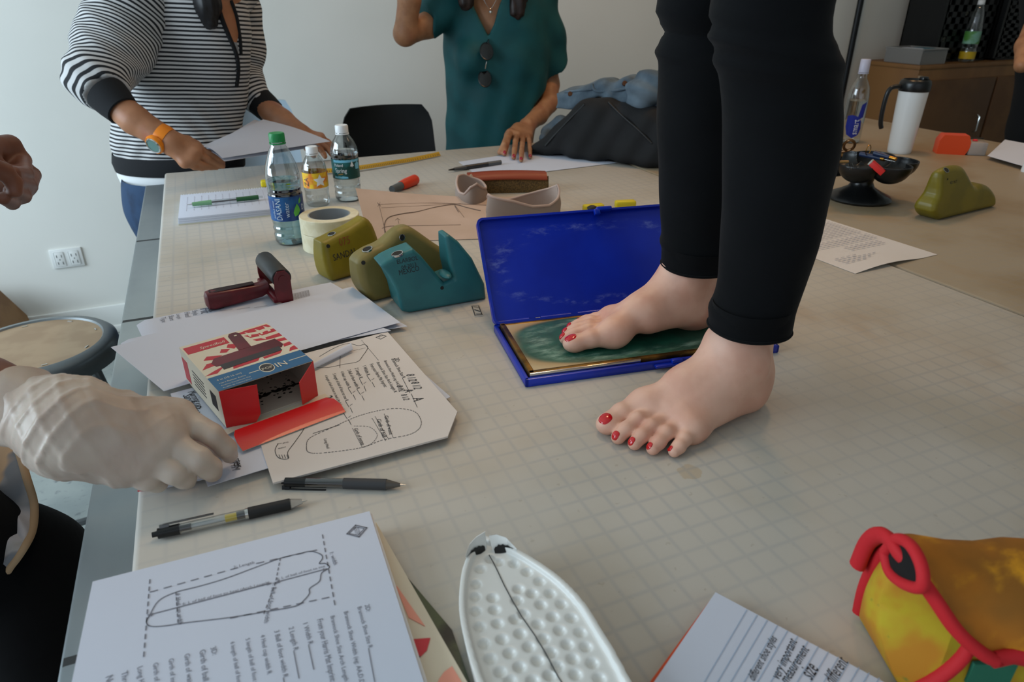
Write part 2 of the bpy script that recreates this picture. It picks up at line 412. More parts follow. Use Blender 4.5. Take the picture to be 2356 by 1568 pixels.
# small printed logo sticker by the blue case
def quad_px(mb, pts, h, mi=0): mb.add([Z(x, y, h) for x, y in pts], [list(range(len(pts)))], False, None, mi)
st = MB(); P4 = [Z(*p, .0003) for p in [(1083, 702), (1102, 701), (1112, 727), (1092, 729)]]
st.prism([p[:2] for p in P4], T+.0001, T+.0006)
o = build('clear_sticker', st, mat('sticker', '#b9b8b2', .3)); tag(o, 'small clear sticker with black mark on the mat left of the blue case', 'sticker')
k = MB(); ctr = sum(P4)/4
for a in (.86, .74): strip(k, [ctr+(p-ctr)*a+[0, 0, .0004] for p in P4+[P4[0]]], .0006)
strip(k, [Z(1092, 712, .001), Z(1104, 716, .001)], .002); strip(k, [Z(1096, 722, .001), Z(1108, 722, .001)], .0016); strip(k, [Z(1090, 706, .001), Z(1101, 707, .001)], .001)
M_ink = mat('ink', '#2a2a30', .6); M_grey_ink = mat('grey_ink', '#74747e', .6)
b_ = build('print', k, M_ink, o); b_['kind'] = 'stuff'

# ------------------------------------------------------------ papers
def paper(name='paper_white', col='#cfd4e2'): return mat(name, col, .75, bump=.05, bs=40, bd=.001)
M_pap = paper(); M_paw = paper('paper_warm', '#dcd5d0'); M_pink = paper('paper_pink', '#e0676c')
def sheet_px(name, pts, h, label, cat='paper', th=.0005, m=None, curl=None, n=10, root=None, group=None):
    """four corners by pixel on a plane h above the boards -> a sheet with real thickness"""
    A, B, C, D = [Z(*p, h) for p in pts]; P = np.zeros((n, n, 3))
    for i in range(n):
        for j in range(n):
            u, v = i/(n-1), j/(n-1); P[i, j] = A*(1-u)*(1-v)+B*u*(1-v)+C*u*v+D*(1-u)*v
            if curl: P[i, j, 2] += curl(u, v)
    o = build(name, MB().sheet(P, th), m or M_pap, root)
    if root is None: tag(o, label, cat, group)
    return o
def poly_px(name, pts, h, th, label, cat='paper', m=None, group=None):
    o = build(name, MB().prism([Z(*p, h)[:2] for p in pts], T+h-th, T+h), m or M_pap); return tag(o, label, cat, group)
# pile under the gloved hand
poly_px('paper_sheet', [(316, 1128), (345, 1040), (560, 1010), (610, 1060)], .002, .0018, 'pink sheet lowest under the gloved fingers', m=M_pink)
for i, (h, p) in enumerate([(.0048, [(330, 1122), (300, 1000), (480, 920), (608, 1076)]), (.0072, [(352, 1124), (330, 985), (500, 900), (612, 1068)])]):
    poly_px('paper_stack', p, h, .0022, ['white papers directly on the pink sheet under the glove', 'upper white papers under the glove, beneath the striped red box'][i], 'papers')
pk = poly_px('paper_sheet', [(420, 1104), (395, 1010), (560, 960), (590, 1030)], .0078, .0004, 'small pink-toned sheet on the white papers under the gloved hand', m=M_pink)
nt = poly_px('paper_note', [(478, 1118), (392, 905), (560, 860), (660, 1063)], .0084, .0004, 'white note with black handwriting under the box, beside the glove')
k = MB()
for s_, a, b in [('Morning', (432, 902), (448, 926)), ('Sandy prints', (420, 910), (448, 956)), ('up', (440, 930), (446, 942)), ('ester', (532, 1050), (540, 1076)), ('BTTM', (526, 1058), (535, 1082))]:
    text(k, s_, Z(*a, .0086), Z(*b, .0086), shear=.3, hscale=1.3)
b_ = build('handwriting', k, M_ink, nt); b_['kind'] = 'stuff'
# folded stack and big sheets behind the box
def rolled(pts, h, th, label):
    A, B, C, D = [Z(*p, h) for p in pts]; n, m_ = 26, 4; P = np.zeros((n, m_, 3))
    for i in range(n):
        for j in range(m_):
            u = i/(n-1); v = j/(m_-1); q = A*(1-u)*(1-v)+B*u*(1-v)+C*u*v+D*(1-u)*v
            e = min(1, u/.05); q[2] -= (th-.0006)*(1-math.sqrt(max(0, 1-(1-e)**2))); P[i, j] = q
    o = build('paper_stack', MB().sheet(P, .0006), M_pap); tag(o, label, 'papers'); return o
E3 = .002
o = rolled([(312, 740), (761, 649), (937, 750), (360, 840)], .007, .006, 'folded printed papers under the maroon ink roller')
k = MB()
for i in range(7): text(k, ['Type', 'Start', 'Length', 'Heel', 'Style', 'Fit', 'a'][i], Z(370+18*i, 731-4*i, .0072), Z(373+18*i, 742-4*i, .0072), lift=.0006)
for i in range(7): text(k, 'mmmim', Z(669+6*i, 677-1.5*i, .0072), Z(672+6*i, 690-1.5*i, .0072), lift=.0006)
for y in range(3): strip(k, [Z(505+40*y, 716-4*y, .0072), Z(535+40*y, 711-4*y, .0072)], .0007, lift=.0006)
b_ = build('print', k, M_grey_ink, o); b_['kind'] = 'stuff'
rolled([(276, 784), (700, 690), (900, 760), (340, 860)], .012, .0045, 'folded white paper stack beneath the big blank sheet')
sheet_px('paper_sheet', [(255, 798), (810, 659), (921, 741), (377, 899)], .0128, 'big blank white sheet on top of the stack behind the red box', curl=lambda u, v: .0015*math.sin(PI*u))
# measuring forms: writing taken from the page
def T3(mb, h, L):
    for it in L: text(mb, it[0], Z(*it[1], h), Z(*it[2], h), **(it[3] if len(it) > 3 else {}))
def bezpx(mb, pts, h, w_, dash=None, n=8): strip(mb, smooth_path([Z(*p, h) for p in pts], n), w_, dash=dash)
hf = .0105
o = poly_px('measuring_form', [(891, 762), (1052, 946), (1030, 1003), (628, 1110), (604, 1037), (560, 850)], hf, .0022, 'printed foot-measuring form with filled-in sizes under the red box', 'paper', m=M_paw)
poly_px('paper_sheet', [(880, 775), (1036, 912), (1000, 930), (900, 800)], .006, .0006, 'white sheet showing as a sliver under the right edge of the filled-in form')
sheet_px('paper_flap', [(700, 850), (806, 790), (812, 802), (716, 848)], .016, 'folded paper corner sticking out from under the box onto the form', curl=lambda u, v: .004*math.sin(PI*v), th=.0015)
k = MB(); hs = dict(hscale=1.0)
T3(k, hf, [('2D:', (907, 824), (911, 833)), ('Brannock Shoe Size R', (900, 826), (926, 870)), ('Brannock Shoe Width (eg: AA,D,D) R', (883, 830), (921, 899)), ('Brannock Shoe Size Arch Length R', (866, 834), (907, 903)),
    ('From your Harris Mat Imprint:', (850, 838), (884, 891), dict(hscale=1.3)), ('1 Width R', (834, 842), (844, 864)), ('2 Length R', (816, 847), (827, 871)), ('3 Ball of foot width R', (799, 851), (821, 895)), ('4 Heel cup width R', (783, 855), (801, 893)),
    ('5 length of ball of foot to toe R', (765, 860), (795, 923)), ('6 length of ball of foot to heel (Arch Length) R', (747, 864), (790, 950)),
    ('8 1/2', (934, 862), (941, 878), dict(shear=.2, hscale=1.6)), ('8 1/2', (945, 880), (953, 896), dict(shear=.2, hscale=1.6)), ('A', (930, 897), (932, 903), dict(hscale=1.5)), ('A', (949, 916), (952, 924), dict(hscale=1.5)), ('8 1/2', (912, 888), (918, 901), dict(shear=.2, hscale=1.5)), ('8 1/2', (922, 908), (929, 921), dict(shear=.2, hscale=1.5)),
    ('Long Heel', (745, 1010), (752, 1032)), ('Girth of instep', (814, 986), (832, 1024)), ('Girth of ball', (866, 965), (880, 1006), dict(hscale=.9)), ('Girth of waist', (884, 957), (896, 1000), dict(hscale=.9)), ('2.9', (738, 915), (745, 930), dict(hscale=1.4))])
for a, b in [((926, 870), (960, 937)), ((844, 864), (862, 890)), ((827, 871), (842, 900)), ((821, 895), (838, 921)), ((801, 893), (818, 919)), ((795, 923), (811, 949)), ((790, 950), (808, 977))]:
    strip(k, [Z(*a, hf), Z((a[0]+b[0])/2, (a[1]+b[1])/2, hf)], .0006); strip(k, [Z((a[0]+b[0])/2+3, (a[1]+b[1])/2+2, hf), Z(*b, hf)], .0006)
    m_ = ((a[0]+b[0])/2+2, (a[1]+b[1])/2-3); strip(k, [Z(*m_, hf), Z(m_[0]+6, m_[1]-4, hf)], .0005)
bezpx(k, [(865, 776), (877, 770), (889, 773), (876, 780), (865, 776)], hf, .0008, n=1); T3(k, hf, [('BOT', (872, 776), (883, 772))])
bezpx(k, [(705, 1030), (712, 1008), (760, 985), (830, 955), (900, 940), (950, 945), (968, 965), (965, 985), (940, 1000), (880, 1012), (830, 1030), (740, 1042), (710, 1040), (705, 1030)], hf, .0008, .004, 6)
bezpx(k, [(815, 980), (850, 982), (868, 1000), (855, 1020), (830, 1030)], hf, .0006, .003, 5)
for a, b in [((811, 985), (834, 1030)), ((856, 962), (888, 1015)), ((863, 958), (895, 1012)), ((884, 952), (905, 1008))]: strip(k, [Z(*a, hf), Z(*b, hf)], .0006, dash=.003)
bezpx(k, [(722, 845), (755, 845), (790, 838), (822, 832), (835, 818), (846, 800), (838, 792), (825, 795), (800, 790), (770, 800), (735, 820)], hf, .0007, n=6)
bezpx(k, [(792, 812), (815, 806), (842, 800)], hf, .0006, .004); bezpx(k, [(832, 783), (872, 830)], hf, .0006, .004); strip(k, [Z(783, 815, hf), Z(782, 846, hf)], .0006)
bezpx(k, [(640, 1020), (633, 1035), (638, 1050), (650, 1056), (664, 1054), (662, 1040), (676, 1020), (692, 998), (700, 985)], hf, .0007, n=5)
for i in range(4): strip(k, [Z(642+6*i, 1046, hf), Z(645+6*i, 1054, hf)], .0006)
T3(k, hf, [('toe girth', (638, 1022), (664, 1018)), ('waist', (640, 1033), (658, 1029))])
strip(k, [Z(720, 997, hf), Z(782, 977, hf)], .0007)
b_ = build('print', k, M_ink, o); b_['kind'] = 'stuff'
# the front stack of forms
hq = .026
def blk(name, pts, h, th, label, m=None, cat='papers'): return poly_px(name, pts, h, th, label, cat, m)
FR = [(213, 1337), (850, 1175), (985, 1600), (150, 1640)]
blk('cardboard_folder', [(865, 1200), (1075, 1568), (1110, 1640), (600, 1640), (400, 1320)], .012, .004, 'cream folder with red and salmon shapes under the front papers', mat('cream_card', '#d8cbb4', .6))
k = MB(); h_ = .0125
for pts, i in [([(948, 1470), (990, 1467), (982, 1495), (963, 1514)], 0), ([(909, 1345), (915, 1350), (978, 1440), (940, 1420)], 1), ([(1010, 1562), (1022, 1545), (1040, 1532), (1062, 1568), (1066, 1590), (1000, 1590)], 1)]:
    k.prism([Z(*p, h_)[:2] for p in pts], T+h_-.0004, T+h_+.0003, mi=i)
k.prism([Z(*p, h_)[:2] for p in [(956, 1507), (968, 1509), (962, 1515)]], T+h_-.0004, T+h_+.0004, mi=2)
build('printed_shapes', k, [mat('print_red', '#c8323c', .5), mat('print_salmon', '#e99a84', .5), M_ink], bpy.data.objects['cardboard_folder'])
t = NT('photo_print'); c = t.mix(t.ramp(t.noise(28, 4), .4, .6), H('#1f1d18'), H('#4a5234')); t.put(t.b.inputs['Base Color'], t.mix(t.ramp(t.noise(9, 3), .5, .65), c, H('#7a5430'))); t.b.inputs['Roughness'].default_value = .3
blk('photo_card', [(890, 1300), (906, 1290), (1040, 1448), (1082, 1568), (1100, 1640), (990, 1640)], .0045, .0012, 'dark green and brown photo card between the front papers and white sole', t.m, 'photo')
blk('form_stack', [(215, 1342), (856, 1180), (994, 1600), (150, 1645)], hq-.0015, .0125, 'thick stack of white forms at the table corner beneath the foot diagram', M_paw)
o = sheet_px('diagram_sheet', FR, hq, 'white sheet with foot outline diagram on top of the front stack', th=.0006)
k = MB(); h_ = hq
foot = [(343, 1418), (337, 1430), (345, 1440), (375, 1440), (430, 1432), (530, 1420), (610, 1407), (680, 1394), (700, 1380), (712, 1365), (713, 1353), (735, 1337), (740, 1318), (758, 1305), (748, 1296), (735, 1296), (742, 1284), (738, 1275), (715, 1268), (690, 1273), (645, 1284), (590, 1304), (520, 1330), (460, 1348), (405, 1362), (365, 1382), (343, 1418)]
bezpx(k, foot, h_, .00085, n=5)
for a, b in [((345, 1333), (330, 1520)), ((742, 1230), (772, 1400))]: strip(k, [Z(*a, h_), Z(*b, h_)], .001, dash=.0085)
for a, b in [((345, 1362), (560, 1302)), ((590, 1296), (742, 1262)), ((530, 1422), (770, 1371))]: strip(k, [Z(*a, h_), Z(*b, h_)], .001, dash=.01)
strip(k, [Z(340, 1415, h_), Z(624, 1341, h_)], .0009); strip(k, [Z(632, 1340, h_), Z(752, 1308, h_)], .0009); strip(k, [Z(645, 1284, h_), Z(634, 1340, h_), Z(605, 1418, h_)], .0009, dash=.006)
strip(k, [Z(405, 1362, h_), Z(410, 1438, h_)], .0009, dash=.006)
for a, d in [((341, 1415), 1), ((623, 1341), -1), ((634, 1339), 1), ((752, 1309), -1)]:
    k.add([Z(*a, h_+.0006), Z(a[0]+9*d, a[1]-5-2*d, h_+.0006), Z(a[0]+9*d, a[1]+3-2*d, h_+.0006)], [[0, 1, 2]])
T3(k, h_, [('2: Length', (537, 1308), (585, 1296)), ('6: L of ball of foot to heel (Arch Length)', (420, 1392), (620, 1342)), ('5: L of ball of foot to toe', (637, 1335), (748, 1304)), ('4: Heel cup width', (404, 1366), (411, 1437)), ('3: Ball of foot width', (628, 1340), (607, 1433)), ('1: width', (758, 1272), (768, 1300)),
    ('2D:', (839, 1392), (843, 1408)), ('Brannock Shoe Size R', (822, 1397), (848, 1492)), ('Brannock Shoe Width (eg: AA,D,D) R', (791, 1408), (832, 1590)), ('Brannock Shoe Size Arch Length R', (760, 1418), (795, 1580)), ('From your Harris Mat Imprint:', (729, 1426), (760, 1570), dict(hscale=1.35)),
    ('1 Width R', (697, 1435), (710, 1484)), ('2 Length R', (664, 1444), (676, 1498)), ('3 Ball of foot width R', (631, 1452), (652, 1560)), ('4 Heel cup width R', (599, 1462), (615, 1552)), ('5 length of ball of foot to toe', (565, 1470), (588, 1600)), ('6 length of ball of foot to heel', (530, 1478), (552, 1610)),
    ('3D:', (484, 1491), (489, 1508)), ('Girth of ball', (459, 1497), (467, 1568)), ('Girth of waist', (424, 1506), (432, 1580)), ('Girth of instep', (388, 1517), (395, 1590)), ('Girth of ankle', (352, 1527), (358, 1600)), ('Long Heel', (316, 1536), (321, 1590)), ('Throat', (279, 1547), (283, 1590)), ('Notes', (243, 1558), (246, 1600))])
for a, b in [((848, 1492), (862, 1568)), ((710, 1484), (722, 1540)), ((676, 1498), (688, 1560)), ((652, 1560), (660, 1600))]: strip(k, [Z(*a, h_), Z(*b, h_)], .0007)
bezpx(k, [(798, 1228), (818, 1208), (844, 1214), (826, 1235), (798, 1228)], h_, .0012, n=1); bezpx(k, [(803, 1227), (819, 1212), (838, 1216), (824, 1231), (803, 1227)], h_, .0007, n=1)
T3(k, h_, [('BOOT', (813, 1214), (818, 1230)), ('WORKS', (821, 1213), (826, 1231), dict(hscale=.8))])
b_ = build('print', k, M_grey_ink, o); b_['kind'] = 'stuff'
# ruled notebook
o = blk('notebook', [(1645, 1364), (1495, 1568), (1440, 1640), (2200, 1640), (2030, 1566)], .0115, .004, 'ruled notebook with handwriting and orange cover near the painted pouch', mat('orange_cover', '#d2512a', .5), 'notebook')
pg = build('page', MB().prism([Z(*p, .0125)[:2] for p in [(1646, 1362), (1505, 1568), (1455, 1640), (2195, 1640), (2032, 1568)]], T+.0114, T+.0128), M_pap, o)
k = MB(); kk = MB(); e0, e1 = np.array([1718, 1403]), np.array([2040, 1568]); 
for i in range(15):
    a = e0+(e1-e0)*(i/14.)*1.02; b = a+np.array([-112., 190.])*1.1; strip(k, [Z(*a, .0128), Z(*b, .0128)], .0006)
b_ = build('ruled_line', k, mat('rule_blue', '#9fb4cc', .6), pg); b_['kind'] = 'stuff'
T3(kk, .0128, [('different shoe styles', (1735, 1568), (1788, 1470), dict(shear=.4, hscale=1.5)), ('very important', (1792, 1566), (1834, 1477), dict(shear=.4, hscale=1.5)), ('measurement', (1812, 1575), (1862, 1495), dict(shear=.4, hscale=1.5)), ('size', (1868, 1566), (1884, 1540), dict(shear=.4, hscale=1.8)), ('different', (1918, 1578), (1952, 1524), dict(shear=.4, hscale=1.6))])
b_ = build('handwriting', kk, M_ink, pg); b_['kind'] = 'stuff'
# far papers
sheet_px('paper_sheet', [(1055, 372), (1200, 350), (1330, 384), (1092, 399)], .001, 'white drawn sheet lying under the fingertips of the teal-bloused person')
sheet_px('paper_sheet', [(1195, 350), (1260, 345), (1420, 374), (1200, 401)], .0018, 'white sheet reaching right from the fingertips towards the black bag')
k = MB(); strip(k, [Z(1240, 362, .0022), Z(1305, 378, .0022)], .002); strip(k, [Z(1110, 385, .0022), Z(1180, 378, .0022)], .0015)
build('drawing', k, M_grey_ink, bpy.data.objects['paper_sheet'] if False else o) if False else None
o = sheet_px('printed_page', [(1830, 470), (1890, 492), (2157, 584), (1968, 629)], .0012, 'printed page of text paragraphs lying across the seam right of the legs', curl=lambda u, v: 0.004*u*(1-v)*math.sin(PI*u)) if False else None
A_, B_, C_ = Z(2157, 585, .001), Z(1968, 629, .001), Z(1865, 590, .001)
D_ = A_+(C_-B_)*2.6; C2 = B_+(C_-B_)*2.6; n = 12; P = np.zeros((n, n, 3))
for i in range(n):
    for j in range(n):
        u, v = i/(n-1), j/(n-1); P[i, j] = B_*(1-u)*(1-v)+A_*u*(1-v)+D_*u*v+C2*(1-u)*v; P[i, j, 2] += .006*math.sin(PI*min(1, u*1.3))*max(0, 1-v*5)
o = tag(build('printed_page', MB().sheet(P, .0004), M_paw), 'printed page of text lying across the seam right of the legs', 'paper')
k = MB(); ux = (A_-B_); uy = (C_-B_)*2.6; pp = lambda u, v: B_+ux*u+uy*v+[0, 0, .0008]
for i in range(26):
    v = .16+.03*i
    if i in (4, 5, 9, 14): continue
    lo_, hi_ = (.08, .92) if i > 9 else ((.08, .35+.1*(i % 3)) if i < 4 else (.4, .85))
    strip(k, [pp(.0+hi_, v), pp(lo_, v)], .0022, dash=.014, lift=.002)
b_ = build('print', k, mat('faint_ink', '#a39fa6', .7), o); b_['kind'] = 'stuff'

# ------------------------------------------------------------ striped roller box
M_cream = mat('card_cream', '#ddd3bd', .5); M_red = mat('card_red', '#d0161c', .4, coat=.2); M_dred = mat('card_print_red', '#bf2f3a', .45); M_blue = mat('card_blue', '#2f6590', .45)
M_inside = mat('card_inside', '#b9ada0', .7); M_maroon = mat('maroon_plastic', '#6e1a24', .3, col2='#5a151d', ns=30); M_blk = mat('black_rubber', '#1d1f21', .55); M_ptd = mat('print_dark', '#3a3638', .5)
FL, FRt = Z(525, 1002)+[0, 0, .011], Z(734, 926)+[0, 0, .011]; ux = (FRt-FL)/np.linalg.norm(FRt-FL); uy = np.array([-ux[1], ux[0], 0.])
bw = np.linalg.norm(FRt-FL); bh = .0475; bd = np.linalg.norm((Z(407, 812, .059)-Z(485, 921, .059))[:2])
r = thing('roller_box', 'open cream and red cardboard box printed with a roller, flap hanging out', 'box', FL)
BM = frame(FL, ux); c_ = .0006
def bx(mb, a, b, mi=0): mb.box([(a[i]+b[i])/2 for i in range(3)], [abs(b[i]-a[i]) for i in range(3)], BM, mi=mi); return mb
k = MB(); bx(k, (0, 0, 0), (bw, bd, c_)); bx(k, (0, 0, 0), (c_, bd, bh)); bx(k, (bw-c_, 0, 0), (bw, bd, bh)); bx(k, (0, bd-c_, 0), (bw, bd, bh))
build('carton', k, M_cream, r)
top = build('lid_panel', bx(MB(), (0, 0, bh), (bw, bd, bh+c_)), M_cream, r)
k = MB(); bx(k, (c_, c_, c_), (bw-c_, bd-c_, c_+.0004)); bx(k, (c_, bd-c_-.0006, c_), (bw-c_, bd-c_-.0002, bh-.0003)); bx(k, (c_, c_, c_), (c_+.0004, bd-c_, bh-.0003)); bx(k, (bw-c_-.0004, c_, c_), (bw-c_, bd-c_, bh-.0003))
build('lining', k, M_inside, r)
# prints on the lid: coordinates u (along the opening), v (towards the back), 0..1
def lp(mb, poly, lift, mi): mb.prism([(u*bw, v*bd) for u, v in poly], bh+c_-.0002, bh+c_+lift, BM, mi)
k = MB()
lp(k, [(0, 0), (1, 0), (1, .26), (0, .26)], .0002, 0)
lp(k, [(.02, .8), (.02, .95), (.47, .95), (.47, .8)], .0002, 1)
zeb = [[(.0, .31), (.12, .36), (.24, .40), (.12, .30)], [(.02, .43), (.15, .45), (.26, .5), (.1, .52)], [(.1, .6), (.2, .56), (.3, .6), (.16, .66)], [(.3, .66), (.36, .63), (.42, .68), (.34, .72)], [(.4, .72), (.46, .66), (.54, .73), (.44, .78)],
       [(.56, .93), (.72, .96), (.98, .97), (1, .90), (.8, .88), (.68, .90)], [(.66, .86), (.8, .82), (1, .84), (1, .77), (.82, .76), (.7, .78)], [(.7, .73), (.84, .7), (1, .71), (1, .64), (.86, .64), (.72, .68)], [(.86, .6), (1, .59), (1, .53), (.9, .54)], [(.92, .47), (1, .48), (1, .42), (.9, .41)],
       [(.94, .36), (1, .38), (1, .3), (.9, .3)], [(.3, .34), (.6, .36), (.55, .30), (.28, .29)], [(.62, .34), (.85, .36), (.8, .31), (.62, .3)]]
for z_ in zeb: lp(k, z_, .0002, 1)
for z_ in [[(.7, .93), (.74, .86), (.72, .8), (.7, .8)], [(.82, .93), (.87, .86), (.85, .79), (.83, .79)], [(.93, .95), (.97, .88), (.95, .8), (.92, .8)], [(.8, .8), (.84, .72), (.82, .66), (.79, .7)]]: lp(k, z_, .0003, 5)
lp(k, [(.16, .42), (.88, .42), (.92, .47), (.9, .62), (.2, .58), (.14, .5)], .00035, 2)
lp(k, [(.2, .33), (.85, .36), (.86, .45), (.2, .43)], .0005, 3)
lp(k, [(.48, .6), (.62, .6), (.645, .93), (.62, .98), (.54, .98), (.51, .93)], .0005, 2); lp(k, [(.57, .9), (.6, .9), (.6, .92), (.57, .92)], .0006, 5)
lp(k, [(.56+.075*math.cos(a)*1.0, .13+.085*math.sin(a)) for a in np.linspace(0, 2*PI, 24, endpoint=False)], .0004, 5)
lp(k, [(.56+.068*math.cos(a), .13+.072*math.sin(a)) for a in np.linspace(0, 2*PI, 24, endpoint=False)], .0005, 3)
def lt(s_, a, b, mi, **kw): text(k, s_, BM[:3, :3]@np.array([a[0]*bw, a[1]*bd, bh+c_])+BM[:3, 3], BM[:3, :3]@np.array([b[0]*bw, b[1]*bd, bh+c_])+BM[:3, 3], mi=mi, **kw)
lt('Speedball', (.16, .835), (.43, .835), 5, shear=.3, hscale=1.15); lt('POP', (.505, .1), (.615, .1), 5, lift=.0008, hscale=1.1); lt('IN', (.65, .07), (.76, .07), 5, lift=.0008, hscale=1.2)
lt('4 in (10.16 cm)', (.06, .165), (.31, .165), 5, lift=.0005, hscale=1.2); lt('Hard Rubber Roller', (.06, .105), (.33, .105), 5, lift=.0005); lt('Rouleau Caoutchouc Dur', (.06, .062), (.36, .062), 5, lift=.0005); lt('Rodillo de Caucho Duro', (.06, .02), (.35, .02), 5, lift=.0005)
for u0, u1 in ((.37, .48), (.8, 1.0)): lp(k, [(u0, .125), (u1, .125), (u1, .135), (u0, .135)], .0004, 5)
pr = build('print', k, [M_blue, M_dred, M_maroon, M_ptd, M_ptd, M_cream], top); pr['kind'] = 'stuff'
# prints on the left side panel: barcode and small text
k = MB()
for i in range(16): bx(k, (-.0003, bd*(.12+.009*i), bh*.3), (0, bd*(.12+.009*i+.003+.003*(i % 3 == 0)), bh*.72))
for i in range(5): bx(k, (-.0003, bd*.42, bh*(.25+.1*i)), (0, bd*.72, bh*(.28+.1*i)))
bx(k, (-.0003, bd*.84, bh*.1), (0, bd*.99, bh*.75), 1)
b_ = build('side_print', k, [M_ptd, M_dred], r); b_['kind'] = 'stuff'
# ink splatter inside
k = MB()
for i in range(110):
    u, v = rng.uniform(.12, .97), (rng.normal(.3, .06) if i < 70 else rng.uniform(.1, .75)); q = rng.uniform(.0004, .0016)*(1.6 if i < 70 else 1)
    k.prism([(u*bw+q*math.cos(a)*rng.uniform(.5, 1.6), v*bd+q*.8*math.sin(a)*rng.uniform(.5, 1.5)) for a in np.linspace(0, 2*PI, 7, endpoint=False)], .0011, .0014, BM)
k.prism([(bw*(.15+.8*i/20), bd*(.3+.012*rng.normal())) for i in range(21)]+[(bw*(.95-.8*i/20), bd*(.27+.012*rng.normal())) for i in range(21)], .0011, .00145, BM)
k.prism([(bw*.78, bd*.9), (bw*.99, bd*.95), (bw*.99, bd*.75), (bw*.9, bd*.8), (bw*.84, bd*.7)], .0011, .0014, BM)
b_ = build('ink_splatter', k, mat('black_ink', '#121212', .4), r); b_['kind'] = 'stuff'
# flaps: left, right, long front tuck flap
def flap(pts, name, n=(0, 0, 1)):
    k = MB(); P = [np.asarray(p, float) for p in pts]; nn = np.cross(P[1]-P[0], P[2]-P[0]); nn /= np.linalg.norm(nn); m = len(P)
    k.add([p+nn*.0004 for p in P]+[p-nn*.0004 for p in P], [list(range(m)), list(range(2*m-1, m-1, -1))]+[[i, m+i, m+(i+1) % m, (i+1) % m] for i in range(m)]); return build(name, k, M_red, r)
w2 = lambda a, b, c: BM[:3, :3]@np.array([a, b, c])+BM[:3, 3]
flap([w2(0, 0, 0), w2(0, 0, bh), w2(.040, -.008, bh-.002), w2(.037, -.012, .010), w2(.03, -.013, .002)], 'side_flap')
flap([w2(bw, 0, bh), w2(bw, 0, 0), w2(bw-.026, -.014, .003), w2(bw-.026, -.014, bh-.014)], 'side_flap')
pf = [w2(.0, -.001, .0006), w2(bw, -.001, .0006)]
k = MB(); prof = [(0, .0006), (-.012, .001), (-.018, .006), (-.029, .0075), (-.043, .0055), (-.055, .0012)]
rows = []
for i, (y, z_) in enumerate(prof):
    e = [0, 0, .007, .002, 0, .001][i]; rows.append([w2(-.004+e+(bw+.012-2*e)*t_, y-.003, z_) for t_ in np.linspace(0, 1, 10)])
ff = build('front_flap', MB().sheet(rows, .0007), M_cream, r)
rows2 = [[p+np.array([0, 0, .0003])-uy*.0004 for p in q] for q in rows[2:]]
build('red_face', MB().sheet(rows2, .0003), M_red, ff)

# ------------------------------------------------------------ maroon ink roller lying on the papers
a0, a1 = Z(648, 640, .052), Z(618, 608, .052); ra = .0155; dr = (a1-a0)/np.linalg.norm(a1-a0); a1 = a0+dr*.098
base = Z(640, 697, .008)
r = thing('ink_roller', 'maroon ink roller with black rubber drum lying on the papers', 'ink roller', base)
MR = axis(a0, a1)
build('drum', MB().lathe([(.0, 0), (ra-.001, 0), (ra, .0012), (ra, .0968), (ra-.001, .098), (.0, .098)], 32, MR), mat('drum_rubber', '#2b2d2e', .5), r)
side = np.cross(dr, [0, 0, 1.]); side /= np.linalg.norm(side)
if side@RT > 0: side = -side                     # towards the handle (left)
for q, s_ in ((a0, -1), (a1, 1)):
    o_ = q+dr*s_*.0022; e1, e2 = side, np.array([0, 0, 1.])
    poly = [(-.006, .0125), (-.0125, .004), (-.012, -.043), (.0, -.043), (.012, -.036), (.014, -.02), (.0125, .004), (.007, .0125)]
    Mx = np.eye(4); Mx[:3, 0] = e1; Mx[:3, 1] = e2; Mx[:3, 2] = np.cross(e1, e2); Mx[:3, 3] = o_
    f_ = build('fork', MB().prism(poly, -.0018, .0018, Mx, smooth=False), M_maroon, r)
    build('axle_cap', MB().lathe([(.0, -.0032), (.006, -.0032), (.006, .0032), (.0, .0032)], 16, Mx), M_maroon, f_)
h0 = (a0+a1)/2+side*.014+np.array([0, 0, -.03]); h1 = Z(472, 692, .022); hd = h1-h0
k = MB(); rings = []
for t_, wd, hh, dz in [(0, .013, .010, .004), (.12, .011, .011, 0), (.3, .012, .012, 0), (.6, .0135, .0135, 0), (.88, .0145, .0145, 0), (.97, .012, .013, 0), (1.0, .006, .008, 0)]:
    c = h0+hd*t_+[0, 0, dz]; y_ = np.cross([0, 0, 1.], hd); y_ /= np.linalg.norm(y_); a = np.linspace(0, 2*PI, 16, endpoint=False)
    rings.append([c+y_*wd*np.sign(math.cos(q))*abs(math.cos(q))**.5+np.array([0, 0, hh])*np.sign(math.sin(q))*abs(math.sin(q))**.5 for q in a])
k.loft(rings); build('handle', k, M_maroon, r)
k = MB(); y_ = np.cross([0, 0, 1.], hd); y_ /= np.linalg.norm(y_)
lh = np.linalg.norm(hd); k.prism([(.02, -.006), (lh*.82, -.0085), (lh*.92, -.004), (lh*.92, .004), (lh*.82, .0085), (.02, .006)], .0128, .0142, frame(h0, hd)); build('handle_groove', k, mat('groove_dark', '#240a0d', .5), r)
k = MB(); k.box(((0), 0, 0), (.012, .1, .012), frame((a0+a1)/2+side*.012+np.array([0, 0, -.034]), np.cross(dr, [0, 0, 1.])), bev=.003); build('bridge', k, M_maroon, r)

